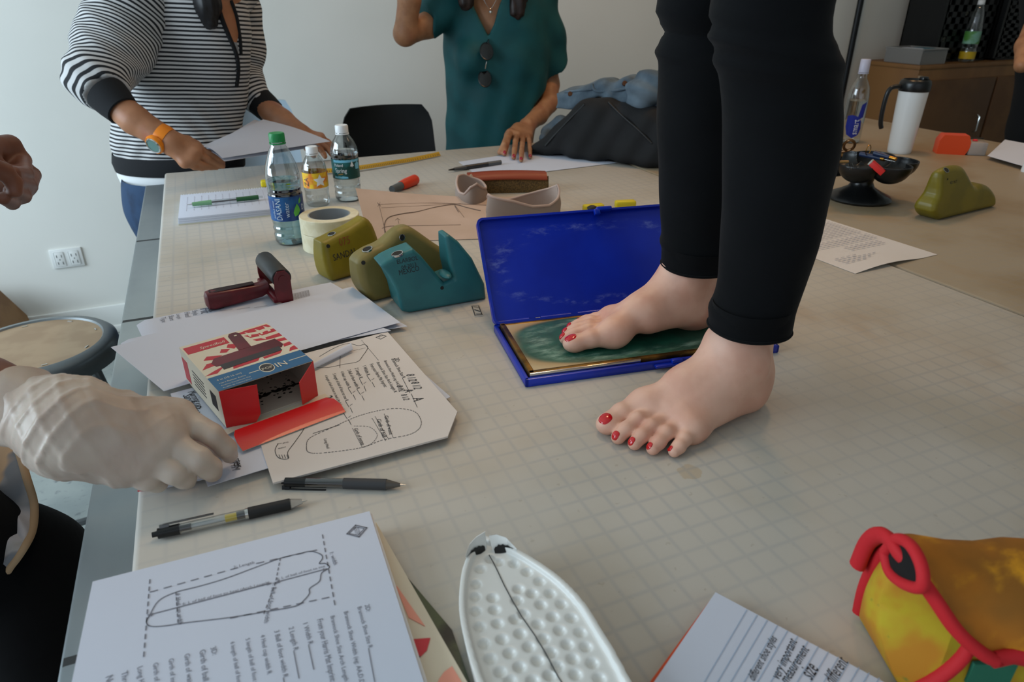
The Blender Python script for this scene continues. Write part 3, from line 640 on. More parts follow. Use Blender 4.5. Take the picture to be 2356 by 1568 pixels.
# ------------------------------------------------------------ pens
M_clear = mat('clear_plastic', '#dfe2e4', .12, trans=.85, ior=1.3, spec=.6); M_bp = mat('black_plastic', '#101214', .3); M_chrome = mat('chrome', '#c9c9c6', .18, metal=1)
def thin_shell(name, tint='#ffffff', fres=.12, a=.88, rough=.05):
    t = NT(name); tr = t.n('BsdfTransparent'); tr.inputs[0].default_value = H(tint); gl = t.n('BsdfGlossy'); gl.inputs['Roughness'].default_value = rough
    fr = t.n('LayerWeight'); fr.inputs[0].default_value = .35
    mx = t.n('MixShader'); t.put(mx.inputs[0], t.math('MULTIPLY_ADD', fr.outputs['Facing'], .55, fres)); t.t.links.new(tr.outputs[0], mx.inputs[1]); t.t.links.new(gl.outputs[0], mx.inputs[2])
    t.t.links.new(mx.outputs[0], t.out.inputs[0]); return t.m
M_shell = thin_shell('clear_shell', '#f0f4f5')
M_smoke = thin_shell('smoke_shell', '#7a7d80')
def pen(A, B, label, name, segs, clip=None, tip=None):
    A, B = np.asarray(A), np.asarray(B); L = np.linalg.norm(B-A); M = axis(A, B); r = thing(name, label, 'pen', (A+B)/2)
    for nm, z0, z1, r0, r1, m in segs:
        build(nm, MB().lathe([(.0, z0*L), (r0, z0*L), ((r0+r1)/2, (z0+z1)*L/2), (r1, z1*L), (.0, z1*L)], 20, M), m, r)
    if clip:
        z0, z1, m, d = clip; x = np.asarray(d, float); zz = M[:3, 2]; x = x-zz*(x@zz); x /= np.linalg.norm(x); y = np.cross(zz, x); C = np.eye(4); C[:3, 0] = x; C[:3, 1] = y; C[:3, 2] = zz; C[:3, 3] = A
        build('clip', MB().box((.0072, 0, (z0+z1)/2*L), (.0016, .0042, (z1-z0)*L), C, bev=.0006).box((.0055, 0, (z0+.01)*L), (.004, .0042, .008), C), m, r)
    return r
M_grip = mat('grip_rubber', '#1e1f21', .6)
k0 = Z(350, 1230, .0062); k1 = Z(707, 1150, .0058)
r = pen(k0, k1, 'black grip click pen with yellow ink plug lying on the bare board', 'click_pen',
    [('button', 0, .035, .0025, .0027, M_bp), ('cap', .035, .17, .0050, .0052, M_bp), ('barrel', .17, .585, .0050, .0050, M_shell), ('grip', .605, .885, .0058, .0056, M_grip), ('ring', .585, .61, .0053, .0053, M_chrome), ('nose', .885, .965, .0050, .0024, M_clear), ('tip', .965, 1, .0014, .0005, M_chrome),
     ('refill', .17, .58, .0022, .0022, mat('refill', '#c8c9c8', .3)), ('ink', .17, .24, .0030, .0030, M_bp), ('yellow_plug', .455, .53, .0037, .0037, mat('plug_yellow', '#e2c212', .35)), ('spring', .53, .58, .0040, .0040, mat('spring_metal', '#4a4b4d', .3, metal=.8))], (.07, .39, M_smoke, UP+RT*.0))
k0 = Z(648, 1108, .0062); k1 = Z(934, 1115, .0058)
r = pen(k0, k1, 'smoky grey gel pen half under the filled-in form', 'click_pen',
    [('button', 0, .03, .0022, .0025, M_bp), ('cap', .03, .2, .0048, .0050, M_bp), ('barrel', .2, .58, .0050, .0050, M_smoke), ('refill', .2, .56, .0024, .0024, M_bp), ('grip', .5, .845, .0056, .0058, mat('grip_grey', '#3a3b3e', .6)), ('nose', .845, .955, .0054, .0018, mat('nose_smoke', '#6a6560', .2, trans=.4)), ('tip', .955, 1, .0012, .0004, M_chrome)], (.03, .36, M_bp, -UP))
k0 = Z(1032, 391, .007); k1 = Z(1152, 373, .007)
pen(k0, k1, 'dark grey marker pen by the fingertips on the white drawn sheet', 'marker_pen', [('tip', 0, .1, .0015, .0035, M_bp), ('nose', .1, .32, .0045, .0062, mat('marker_grey', '#4b4d50', .4)), ('barrel', .32, .74, .0066, .0066, mat('marker_dark', '#2c2d30', .35)), ('cap', .74, 1, .0068, .0066, mat('marker_smoke', '#5c5f62', .25))])

# ------------------------------------------------------------ tape rolls
M_tp = mat('masking_tape', '#e6dfc2', .55, col2='#ddd4b2', ns=60); M_core = mat('tape_core', '#9a9ea0', .7)
tcn = Z(693, 575, 0); tc = Z(757, 492, .066); ce = np.array([tc[0], tc[1]])
for i, (z0, z1) in enumerate(((0, .0355), (.036, .066))):
    rr = .0575; r = thing('tape_roll', ['lower wide roll of cream masking tape under another roll', 'upper roll of cream masking tape stacked on a roll, grey core showing'][i], 'tape', (ce[0], ce[1], T+z0), 'stacked masking tape rolls')
    M = frame((ce[0], ce[1], T+z0), (1, 0, 0)); h = z1-z0
    build('tape', MB().loft([np.c_[q*np.cos(np.linspace(0, 2*PI, 56, False)), q*np.sin(np.linspace(0, 2*PI, 56, False)), np.full(56, z_)] for q, z_ in [(.041, 0), (rr-.001, 0), (rr, .001), (rr, h-.001), (rr-.001, h), (.041, h), (.041, 0)]], False, True, True, M), M_tp, r)
    build('core', MB().loft([np.c_[q*np.cos(np.linspace(0, 2*PI, 56, False)), q*np.sin(np.linspace(0, 2*PI, 56, False)), np.full(56, z_)] for q, z_ in [(.0385, .0005), (.041, .0005), (.041, h), (.0385, h), (.0385, .0005)]], False, False, True, M), M_core, r)

# ------------------------------------------------------------ bottles
t = NT('water'); t.b.inputs['Base Color'].default_value = (.93, .98, 1, 1); t.b.inputs['Transmission Weight'].default_value = 1; t.b.inputs['Roughness'].default_value = 0; t.b.inputs['IOR'].default_value = 1.2; M_water = t.m
M_bluew = mat('blue_tint_water', '#9fd6e4', 0, trans=1, ior=1.2)
def lerpprof(prof, z):
    for (r0, z0), (r1, z1) in zip(prof[:-1], prof[1:]):
        if z0 <= z <= z1: return r0+(r1-r0)*(z-z0)/max(z1-z0, 1e-6)
    return prof[-1][0]
def bottle(name, label, x, y, z, prof, cap_, capm, lab=None, water=None, shell=None, group=None, wm=None):
    r = thing(name, label, 'bottle', (x, y, z), group); M = frame((x, y, z), (1, 0, 0))
    sm = []
    for i in range(len(prof)-1):
        for t_ in np.linspace(0, 1, 4, endpoint=False): sm.append((prof[i][0]+(prof[i+1][0]-prof[i][0])*t_, prof[i][1]+(prof[i+1][1]-prof[i][1])*t_))
    sm.append(prof[-1])
    build('bottle_body', MB().lathe([(.0005, 0)]+sm, 32, M, cap=False), shell or M_shell, r)
    r0, z0, z1 = cap_
    k = MB(); n = 60; a = np.linspace(0, 2*PI, n, False); rd = np.where(np.arange(n) % 2, r0, r0*.965)
    k.loft([np.c_[q*rd*np.cos(a), q*rd*np.sin(a), np.full(n, zz)] for q, zz in [(1, z0), (1, z1-.002), (.9, z1)]], True, False, True, M); build('cap', k, capm, r)
    build('neck_ring', MB().lathe([(r0*.8, z0-.004), (r0*1.05, z0-.004), (r0*1.05, z0-.0015), (r0*.8, z0-.0015)], 28, M, cap=False), capm, r)
    if water:
        wp = [(max(q-.0012, .0004), zz) for q, zz in sm if .0015 < zz < water]; wp = [(.0004, .002)]+wp+[(max(lerpprof(prof, water)-.0012, .001), water), (.0004, water)]
        build('water', MB().lathe(wp, 32, M), wm or M_water, r)
    return r, M
def band(r, M, name, rad, z0, z1, m, a0=0, a1=2*PI, n=40, lift=.0004):
    a = np.linspace(a0, a1, n); full = abs(a1-a0-2*PI) < 1e-3
    if full: a = a[:-1]
    k = MB(); k.loft([np.c_[(rad+lift)*np.cos(a), (rad+lift)*np.sin(a), np.full(len(a), z_)] for z_ in (z0, z1)], False, True, full, M); return build(name, k, m, r)
def wrap(mb, M, s_, rad, ang, z, L, mi=0, hs=1., vertical=False, lift=.0009, shear=0):
    """words bent round a cylinder; vertical runs up the bottle"""
    v, f = textdata(s_); k = L/v[:, 0].max(); out = []
    for q in v:
        u, w_ = (q[0]+shear*q[1])*k, q[1]*k*hs
        if vertical: u, w_ = -w_, u
        a = ang+u/rad; out.append([(rad+lift)*math.cos(a), (rad+lift)*math.sin(a), z+w_])
    mb.add(out, f, False, M, mi)
def patch(mb, M, poly, rad, ang, z, mi=0, lift=.0007):
    pts = []
    for i in range(len(poly)):
        a, b = np.array(poly[i]), np.array(poly[(i+1) % len(poly)])
        pts += [a+(b-a)*t_ for t_ in np.linspace(0, 1, 5, endpoint=False)]
    c = np.mean(pts, 0); n = len(pts); V = []
    for q in (1., .66, .33): V += [c+(p-c)*q for p in pts]
    V.append(c); P = [[(rad+lift)*math.cos(ang+u/rad), (rad+lift)*math.sin(ang+u/rad), z+w_] for u, w_ in V]; F = []
    for l in range(2): F += [[l*n+i, l*n+(i+1) % n, (l+1)*n+(i+1) % n, (l+1)*n+i] for i in range(n)]
    F += [[2*n+i, 2*n+(i+1) % n, 3*n] for i in range(n)]; mb.add(P, F, True, M, mi)
M_green_cap = mat('cap_green', '#1f8f4e', .35); M_wcap = mat('cap_white', '#e9ebec', .35)
M_navy = mat('label_navy', '#173a7c', .35, col2='#1d5f9e', ns=30); M_wht = mat('label_white', '#eef2f4', .5); M_lgreen = mat('label_green', '#5fb84a', .4); M_dgreen = mat('label_dark_green', '#12463f', .4, col2='#1f6a6a', ns=40); M_cyan = mat('label_cyan', '#79c4e0', .4)
facing = lambda x, y: math.atan2(-y, -x)
# tall bottle with green cap
x, y = Z(672, 556)[:2]; pr = [(.026, 0), (.031, .006), (.0325, .02), (.0305, .026), (.0325, .034), (.031, .04), (.0325, .05), (.0325, .055), (.0325, .1), (.0318, .104), (.0325, .108), (.0318, .113), (.0325, .118), (.033, .125), (.0325, .14), (.029, .158), (.021, .18), (.0145, .193), (.013, .198), (.013, .204)]
r, M = bottle('water_bottle', 'tall clear water bottle with green cap and dark blue label', x, y, T, pr, (.0148, .2, .2165), M_green_cap, water=.128, wm=M_bluew)
l = band(r, M, 'label', .0325, .052, .1, M_navy); k = MB(); f0 = facing(x, y)
wrap(k, M, 'DASANI', .0325, f0-.0/.0325-.35, .055, .042, 0, 1.3, True); wrap(k, M, 'purified water', .0325, f0-.78, .058, .035, 0, 1, True); wrap(k, M, 'water', .0325, f0+.1, .06, .03, 0, 1, True)
patch(k, M, [(0, 0), (.008, .003), (.013, .01), (.011, .018), (.007, .025), (.001, .016), (-.002, .008)], .0325, f0+.4, .06, 1); patch(k, M, [(0, 0), (.006, .004), (.007, .013), (.001, .008)], .0325, f0+.75, .083, 1)
wrap(k, M, 'D', .0325, f0+.95, .07, .007, 0, 1.5); build('print', k, [mat('print_silver', '#c4d4e4', .5), M_lgreen], l)
# bottle behind it, star label
x, y = Z(733, 470)[:2]; pr = [(.024, 0), (.028, .006), (.0285, .02), (.0275, .03), (.0285, .04), (.0285, .085), (.026, .098), (.018, .112), (.0125, .12), (.012, .126)]
r, M = bottle('water_bottle', 'small clear bottle with white cap and yellow star label', x, y, T, pr, (.0138, .122, .137), M_wcap)
l = band(r, M, 'label', .0285, .045, .08, mat('label_yellow', '#f0c52c', .4, col2='#e3812e', ns=50)); k = MB(); f0 = facing(x, y)
patch(k, M, [((.0155 if i % 2 == 0 else .0075)*math.cos(PI/2+i*PI/5), (.0155 if i % 2 == 0 else .0075)*math.sin(PI/2+i*PI/5)) for i in range(10)], .0285, f0+.35, .062, 0)
wrap(k, M, 'ZA', .0285, f0-.6, .05, .02, 1, 1.2, True); build('print', k, [M_wht, M_ptd], l)
# bottle with dark green label
x, y = Z(803, 458)[:2]; pr = [(.027, 0), (.0315, .006), (.032, .02), (.0305, .027), (.032, .034), (.0305, .04), (.032, .047), (.032, .095), (.0315, .105), (.0325, .113), (.031, .125), (.025, .14), (.017, .152), (.0135, .158), (.0128, .164)]
r, M = bottle('water_bottle', 'clear water bottle with white cap and forest-green label', x, y, T, pr, (.0152, .16, .177), M_wcap, water=.118)
l = band(r, M, 'label', .032, .056, .102, M_dgreen); k = MB(); f0 = facing(x, y)
for i in range(6): patch(k, M, [(0, 0), (.012, 0), (.012, .005), (0, .006)], .032, f0-.95+.35*i, .0955, 2)
for i in range(3): patch(k, M, [(0, 0), (.014, 0), (.013, .004), (0, .006)], .032, f0-.95+.32*i, .058, 2)
wrap(k, M, 'Poland', .032, f0-.85, .086, .021, 0, 1.2); wrap(k, M, 'Spring', .032, f0-.82, .072, .028, 0, 1.3)
patch(k, M, [(0, 0), (.002, 0), (.002, .002), (.006, .002), (.001, .015), (-.004, .002), (0, .002)], .032, f0+.45, .084, 0); patch(k, M, [(-.007, 0), (.006, .002), (.008, .004), (-.002, .003)], .032, f0-.45, .066, 3)
patch(k, M, [(-.006, 0), (.006, 0), (.008, .012), (0, .018), (-.007, .012)], .032, f0+.95, .078, 2)
build('print', k, [M_wht, M_ptd, M_cyan, mat('label_gold', '#b4862e', .4)], l)
# slender bottle at the right behind the legs
x, y = Z(1953, 326)[:2]; pr = [(.029, 0), (.033, .006), (.0335, .03), (.0335, .12), (.033, .15), (.029, .175), (.02, .195), (.014, .205), (.013, .225)]
r, M = bottle('water_bottle', 'slender clear bottle with blue drop label beside the black trouser leg', x, y, T, pr, (.0155, .222, .262), mat('cap_lilac', '#cfd0e6', .3, trans=.2), water=.135)
k = MB(); f0 = facing(x, y); patch(k, M, [(-.025, .07), (-.01, .074), (.005, .07), (.02, .055), (.025, .03), (.018, .01), (.0, .0), (-.018, .01), (-.026, .035)], .0335, f0+.15, .018, 0); patch(k, M, [(.0, 0), (.02, .01), (.026, .06), (.008, .05)], .0335, f0+.3, .075, 0)
wrap(k, M, 'smart', .0335, f0+.55, .03, .048, 1, 1.3, True); b_ = build('label', k, [mat('label_royal', '#1b2f9c', .35), M_wht], r)

# ------------------------------------------------------------ travel mug
x, y = Z(2068, 350)[:2]; r = thing('travel_mug', 'white travel mug with black lid and looped black handle', 'mug', (x, y, T)); M = frame((x, y, T), (1, 0, 0)); hc = .185
build('cup', MB().lathe([(.0, 0), (.033, 0), (.035, .004), (.0355, .012), (.039, .1), (.042, hc), (.0, hc)], 40, M), mat('mug_white', '#e4e6e6', .22, coat=.4), r)
build('lid', MB().lathe([(.0, hc), (.0435, hc), (.0445, hc+.004), (.0445, hc+.022), (.042, hc+.03), (.036, hc+.034), (.034, hc+.028), (.0, hc+.027)], 36, M), M_bp, r)
build('sip_tab', MB().box((.022*RT[0], .022*RT[1], hc+.034), (.024, .018, .014), frame((x, y, T), (1, 0, 0)), bev=.004), M_bp, r)
hp = [np.array([x, y, T])-RT*q+[0, 0, z_] for q, z_ in [(.04, hc+.012), (.06, hc+.012), (.075, hc+.004), (.081, hc-.02), (.082, .12), (.079, .09), (.073, .074)]]
build('handle', MB().tube(smooth_path(hp, 6), .0068, 12), M_bp, r)

# ------------------------------------------------------------ tool caddy (black lobed dish on a foot)
x, y = Z(1975, 458)[:2]; r = thing('tool_caddy', 'black scalloped pedestal dish filled with scissors and small tools', 'tool tray', (x, y, T)); M = frame((x, y, T), (1, 0, 0))
M_cad = mat('black_cast', '#141516', .3, bump=.15, bs=60)
build('pedestal', MB().lathe([(.0, 0), (.07, 0), (.074, .005), (.07, .011), (.05, .02), (.03, .032), (.024, .045), (.026, .056), (.05, .075), (.0, .076)], 36, M), M_cad, r)
cups = [(.07*math.cos(a), .07*math.sin(a)) for a in np.linspace(-.55, 2*PI-.55, 7)[:-1]]
def cad(X):
    q = X-np.array([x, y, T+.098], np.float32); d = np.full(X.shape[:-1], 1., np.float32); e = d.copy()
    for cx_, cy_ in cups+[(0, 0)]:
        p = q-np.array([cx_, cy_, 0], np.float32); s_ = np.sqrt((p[..., 0]**2+p[..., 1]**2)+(p[..., 2]*1.05)**2); d = np.minimum(d, s_-.046); e = np.minimum(e, s_-.042)
    return np.maximum(np.maximum(d, q[..., 2]), -e)
build('dish', sdf([('u', [cad], 0, 0)], .0018, bounds=((x-.125, y-.125, T+.045), (x+.125, y+.125, T+.105))), M_cad, r)
# things lying in it
zc = T+.094; C_ = lambda px, py, h=.096: Z(px, py, h)
def scissors(A, B, label, hm, rot=0.):
    A, B = np.asarray(A), np.asarray(B); L = np.linalg.norm(B-A); M = axis(A, B); rr = thing('scissors', label, 'scissors', (A+B)/2)
    for s_ in (-1, 1):
        k = MB(); k.add(np.array([(s_*.001, -.0009, L*.4), (s_*.008, -.0009, L*.42), (s_*.006, -.0009, L*.8), (s_*.0008, -.0009, L), (s_*.001, .0009, L*.4), (s_*.008, .0009, L*.42), (s_*.006, .0009, L*.8), (s_*.0008, .0009, L)]), [[0, 1, 2, 3], [7, 6, 5, 4], [0, 4, 5, 1], [1, 5, 6, 2], [2, 6, 7, 3], [3, 7, 4, 0]], False, M); build('blade', k, M_chrome, rr)
        pts = [(s_*.002, 0, L*.42)]+[(s_*(.014+.011*math.cos(a)), 0, L*.17+.024*math.sin(a)) for a in np.linspace(.9, 2*PI+.7, 18)]
        build('handle', MB().tube(pts, .0032, 8, M=M), hm, rr)
    build('pivot', MB().lathe([(.0, -.002), (.003, -.002), (.003, .002), (.0, .002)], 10, M@np.array(Matrix.Rotation(PI/2, 4, 'X')@Matrix.Translation((0, L*.43, 0)))), M_chrome, rr)
scissors(C_(1942, 322, .160), C_(1922, 384, .078), 'chrome scissors with dark loops standing in the black dish', mat('dark_brass', '#6b4a2a', .3, metal=.6))
def tool(name, label, cat, A, B, segs, n=12):
    A, B = np.asarray(A), np.asarray(B); L = np.linalg.norm(B-A); M = axis(A, B); rr = thing(name, label, cat, (A+B)/2)
    for nm, z0, z1, r0, r1, m in segs: build(nm, MB().lathe([(.0, z0*L), (r0, z0*L), ((r0+r1)/2, (z0+z1)*L/2), (r1, z1*L), (.0, z1*L)], n, M), m, rr)
M_nvy = mat('navy_handle', '#22304f', .4); M_brass = mat('brass', '#c08a3c', .25, metal=1); M_wood = mat('wood_tan', '#b98d55', .5)
tool('seam_ripper', 'navy-handled awl with brass ferrule across the black dish', 'tool', C_(1980, 354, .105), C_(2060, 372, .104), [('handle', 0, .6, .0062, .005, M_nvy), ('ferrule', .6, .7, .005, .005, M_brass), ('shaft', .7, 1, .0016, .0006, M_chrome)])
tool('seam_ripper', 'second navy tool behind it with brass collar in the black dish', 'tool', C_(2012, 352, .114), C_(2062, 366, .110), [('handle', 0, .7, .0065, .005, M_nvy), ('ferrule', .7, 1, .004, .004, M_brass)])
tool('wooden_stick', 'short tan wooden stick on the left rim of the black dish', 'tool', C_(1915, 372, .101), C_(1951, 372, .099), [('stick', 0, 1, .0033, .0033, M_wood)])
e = thing('eraser', 'red rectangular eraser tilted in the black dish', 'eraser', C_(2015, 386, .09)); A, B = C_(2005, 374, .108), C_(2032, 398, .088)
build('rubber_block', MB().box((0, 0, np.linalg.norm(B-A)/2), (.019, .012, np.linalg.norm(B-A)), axis(A, B), bev=.001), mat('eraser_red', '#d0221e', .45), e); build('pale_end', MB().box((0, 0, -.002), (.019, .012, .004), axis(A, B), bev=.001), mat('eraser_pale', '#b8b2a8', .6), e)
k = MB(); c0 = C_(1998, 345, .118); k.tube([c0+np.array([.0105*math.cos(a), .003*math.cos(a), .012*math.sin(a)]) for a in np.linspace(0, 2*PI, 25)], .001, 6); tag(build('metal_ring', k, M_brass), 'thin brass ring standing on the tools in the black dish', 'ring')
k = MB()
for i in range(9):
    a = C_(1960+rng.uniform(-9, 9), 392+rng.uniform(-5, 5), .085); b = a+np.array([rng.uniform(-.012, .012), rng.uniform(-.006, .006), rng.uniform(.002, .014)]); k.tube([a, b], .0006, 5)
o = tag(build('pins', k, M_chrome), 'loose silver pins heaped in the front cup of the black dish', 'pins'); o['kind'] = 'stuff'

# ------------------------------------------------------------ orange dispenser with clear end, white sheet and cap beside it
r = thing('blade_dispenser', 'orange plastic dispenser box with clear end on the far right board', 'dispenser', Z(2205, 365))
A, B = Z(2185, 352)[:2], Z(2225, 372)[:2]; Mx = frame((*Z(2200, 380)[:2], T), (B-A).tolist()+[0]); Mx = frame(Z(2190, 352), (.78, -.62, 0))
build('case', MB().prism([(-.05, 0), (.03, 0), (.042, .03), (.03, .058), (-.04, .058), (-.05, .04)], -.024, .024, Mx@np.array(Matrix.Rotation(PI/2, 4, 'X'))), mat('orange_plastic', '#e04a1c', .35), r)
build('clear_end', MB().box((.062, 0, .02), (.05, .05, .04), Mx, bev=.004), mat('frosted_clear', '#d9cfc8', .25, trans=.55, ior=1.2), r)
build('red_dot', MB().lathe([(.0, 0), (.008, 0), (.006, .004), (.0, .005)], 14, Mx@np.array(Matrix.Translation((.055, 0, .041)))), mat('dot_red', '#e0303a', .4), r)
sheet_px('paper_sheet', [(2272, 358), (2400, 395), (2400, 345), (2310, 328)], .012, 'white sheet behind the orange dispenser at the table edge', curl=lambda u, v: .01*v)
c0 = Z(2362, 395); o = MB().lathe([(.0, 0), (.014, 0), (.015, .003), (.013, .034), (.0, .035)], 20, frame(c0, (1, 0, 0))); tag(build('white_tube', o, M_wcap), 'white plastic tube end cut by the picture edge beyond the olive form', 'tube')
k = MB().tube(smooth_path([Z(2190, 322, .004), Z(2225, 318, .004), Z(2262, 318, .004)], 5), .004, 8, flat=.6); tag(build('black_strap', k, M_blk), 'black strap lying behind the orange dispenser', 'strap')

# ------------------------------------------------------------ blue imprint case with ink pad
M_bluep = mat('case_blue', '#0630b4', .32, col2='#0529a0', ns=12, coat=.15)
O = np.array([*Z(1209, 892)[:2], T]); HL = Z(1120, 748, .012); 
uxy = (Z(1600, 838)-O)[:2]; uxy /= np.linalg.norm(uxy); u3 = np.array([*uxy, 0]); v3 = np.array([-uxy[1], uxy[0], 0]); Wc, Dc = .372, .172
r = thing('imprint_case', 'open blue plastic case holding a dark green foot-imprint pad', 'case', O)
CM = frame(O, u3)
k = MB()
k.box((Wc/2, Dc/2, .003), (Wc, Dc, .006), CM, bev=.0025); 
for c, s_ in [((Wc/2, .003, .006), (Wc, .006, .012)), ((.003, Dc/2, .006), (.006, Dc, .012)), ((Wc-.003, Dc/2, .006), (.006, Dc, .012)), ((Wc/2, Dc-.003, .006), (Wc, .006, .012))]: k.box(c, s_, CM, bev=.002)
build('case_base', k, M_bluep, r)
build('latch_tab', MB().box((Wc*.55, -.003, .007), (.05, .008, .004), CM, bev=.0015).box((Wc*.57, -.001, .011), (.016, .008, .006), CM, bev=.002), M_bluep, r)
t = NT('brass_frame'); t.put(t.b.inputs['Base Color'], t.mix(t.ramp(t.noise(30, 4), .4, .65), H('#8a6a30'), H('#4a3818'))); t.b.inputs['Metallic'].default_value = .8; t.b.inputs['Roughness'].default_value = .35
k = MB(); i_ = .0075
for c, s_ in [((Wc/2, i_+.004, .012), (Wc-2*i_, .008, .009)), ((i_+.004, Dc/2, .012), (.008, Dc-2*i_, .009)), ((Wc-i_-.004, Dc/2, .012), (.008, Dc-2*i_, .009)), ((Wc/2, Dc-i_-.006, .012), (Wc-2*i_, .006, .009))]: k.box(c, s_, CM, bev=.0015)
fr = build('pad_frame', k, t.m, r)
build('steel_strip', MB().box((.085, i_-.0005, .0125), (.155, .0025, .0085), CM, bev=.0008), M_chrome, fr)
# pad: tan canvas, green ink in the middle with pale swirl marks
t = NT('ink_pad'); x = t.n('SeparateXYZ'); mp = t.n('VectorMath', operation='SUBTRACT'); t.put(mp.inputs[0], t.pos()); ctr = O+u3*Wc/2+v3*Dc/2; mp.inputs[1].default_value = tuple(ctr)
def dot(v_): d_ = t.n('VectorMath', operation='DOT_PRODUCT'); t.put(d_.inputs[0], mp.outputs[0]); d_.inputs[1].default_value = tuple(v_); return d_.outputs['Value']
nz = t.math('MULTIPLY', t.math('SUBTRACT', t.noise(14, 4), .5), .22)
eu = t.math('POWER', t.math('ABSOLUTE', t.math('DIVIDE', dot(u3), .172)), 3.2); ev = t.math('POWER', t.math('ABSOLUTE', t.math('DIVIDE', dot(v3), .072)), 3.2)
rad = t.math('ADD', t.math('ADD', eu, ev), nz)
gr = t.mix(t.ramp(t.noise(40, 4), .35, .7), H('#154a3c'), H('#1f5e4c'))
c = t.mix(t.ramp(rad, .95, 1.35), gr, H('#b08a5a')); c = t.mix(t.ramp(rad, .5, .9), t.mix(0.0, gr, gr), c)
mid = t.math('MULTIPLY', t.ramp(rad, .25, .45), t.math('SUBTRACT', 1.0, t.ramp(rad, .55, .95)))
sw = t.math('MULTIPLY', mid, t.ramp(t.noise(50, 5, t.vmul(t.pos(), (.5, 1.5, 1)), .7), .4, .75))
c = t.mix(t.math('MULTIPLY', sw, .75), c, H('#9ab8a6')); c = t.mix(t.ramp(rad, .85, 1.25), c, H('#ad8f62')); c = t.mix(t.math('MULTIPLY', t.ramp(rad, 1.0, 1.7), .8), c, H('#c2ac86'))
t.put(t.b.inputs['Base Color'], c); t.b.inputs['Roughness'].default_value = .38; t.b.inputs['Coat Weight'].default_value = .1
build('ink_pad', MB().box((Wc/2, Dc/2, .0125), (Wc-.028, Dc-.03, .007), CM, bev=.001), t.m, r)
PADZ = .016
# lid: hinge line at the back, leaning away
hp_ = O+v3*Dc+[0, 0, .009]; d = ray(1065, 510); d = d/np.linalg.norm(d); oc = CAM-hp_; Lh = .172
b_ = oc@d; disc = b_*b_-(oc@oc-Lh*Lh); t_ = -b_+math.sqrt(max(disc, 0)); tl = CAM+d*t_; up_ = tl-hp_; up_ -= u3*(up_@u3); up_ /= np.linalg.norm(up_); nl = np.cross(u3, up_)   # nl faces the camera side
LM = np.eye(4); LM[:3, 0] = u3; LM[:3, 1] = up_; LM[:3, 2] = -np.cross(u3, up_) if np.cross(u3, up_)@v3 > 0 else np.cross(u3, up_); LM[:3, 3] = hp_
if np.linalg.det(LM[:3, :3]) < 0: LM[:3, 0] *= 1
sgn = 1 if LM[:3, 2]@(CAM-hp_) > 0 else -1
def rrect(w_, h_, r_, x0=0, y0=0, n=6):
    o_ = []
    for cx_, cy_, a0 in [(w_-r_, r_, -PI/2), (w_-r_, h_-r_, 0), (r_, h_-r_, PI/2), (r_, r_, PI)]:
        o_ += [(x0+cx_+r_*math.cos(a0+a), y0+cy_+r_*math.sin(a0+a)) for a in np.linspace(0, PI/2, n)]
    return o_
t = NT('lid_blue'); c = t.mix(t.ramp(t.noise(9, 3), .4, .7), H('#0524a0'), H('#082bb0')); x = t.n('VectorMath', operation='SUBTRACT'); t.put(x.inputs[0], t.pos()); cl = hp_+u3*Wc*.5+up_*Lh*.5; x.inputs[1].default_value = tuple(cl)
def dt(v_): d_ = t.n('VectorMath', operation='DOT_PRODUCT'); t.put(d_.inputs[0], x.outputs[0]); d_.inputs[1].default_value = tuple(v_); return d_.outputs['Value']
rad = t.math('ADD', t.math('POWER', t.math('ABSOLUTE', t.math('DIVIDE', dt(u3), .165)), 2.5), t.math('POWER', t.math('ABSOLUTE', t.math('DIVIDE', dt(up_), .062)), 2.5))
ringm = t.math('MULTIPLY', t.ramp(rad, .6, .95), t.math('SUBTRACT', 1.0, t.ramp(rad, 1.0, 1.5)))
sc_ = t.math('MULTIPLY', ringm, t.ramp(t.noise(35, 5, t.vmul(t.pos(), (1, 1, 3)), .7), .48, .75))
t.put(t.b.inputs['Base Color'], t.mix(t.math('MULTIPLY', sc_, .5), c, H('#6f86cf'))); t.put(t.b.inputs['Roughness'], t.math('MULTIPLY_ADD', sc_, .3, .33)); M_lid = t.m
k = MB(); k.prism(rrect(Wc, Lh, .01), -.002*sgn, 0, LM)
ou = rrect(Wc, Lh, .01); iu = rrect(Wc-.007, Lh-.007, .008, .0035, .0035); n = len(ou)
z_ = .007*sgn; V = [(p[0], p[1], -.001*sgn) for p in ou]+[(p[0], p[1], z_) for p in ou]+[(p[0], p[1], z_) for p in iu]+[(p[0], p[1], -.0005*sgn) for p in iu]
k.add(V, [[l*n+i, l*n+(i+1) % n, (l+1)*n+(i+1) % n, (l+1)*n+i] for l in range(3) for i in range(n)], True, LM)
lid = build('case_lid', k, M_lid, r)
build('lid_catch', MB().box((Wc*.565, Lh-.001, .006*sgn), (.026, .007, .012), LM, bev=.002).box((Wc*.53, Lh-.006, .008*sgn), (.01, .01, .008), LM, bev=.002), M_bluep, lid)
k = MB(); 
for a in (.02, .2, .36, .52, .7, .86): k.tube([O+v3*(Dc+.003)+u3*Wc*a+[0, 0, .011], O+v3*(Dc+.003)+u3*(Wc*(a+.13))+[0, 0, .011]], .0045, 12)
h_ = build('hinge', k, M_bluep, r); h_['kind'] = 'stuff'
build('hinge_pin', MB().tube([O+v3*(Dc+.003)+u3*Wc*.178+[0, 0, .0115], O+v3*(Dc+.003)+u3*Wc*.198+[0, 0, .0115]], .003, 10), M_chrome, r)

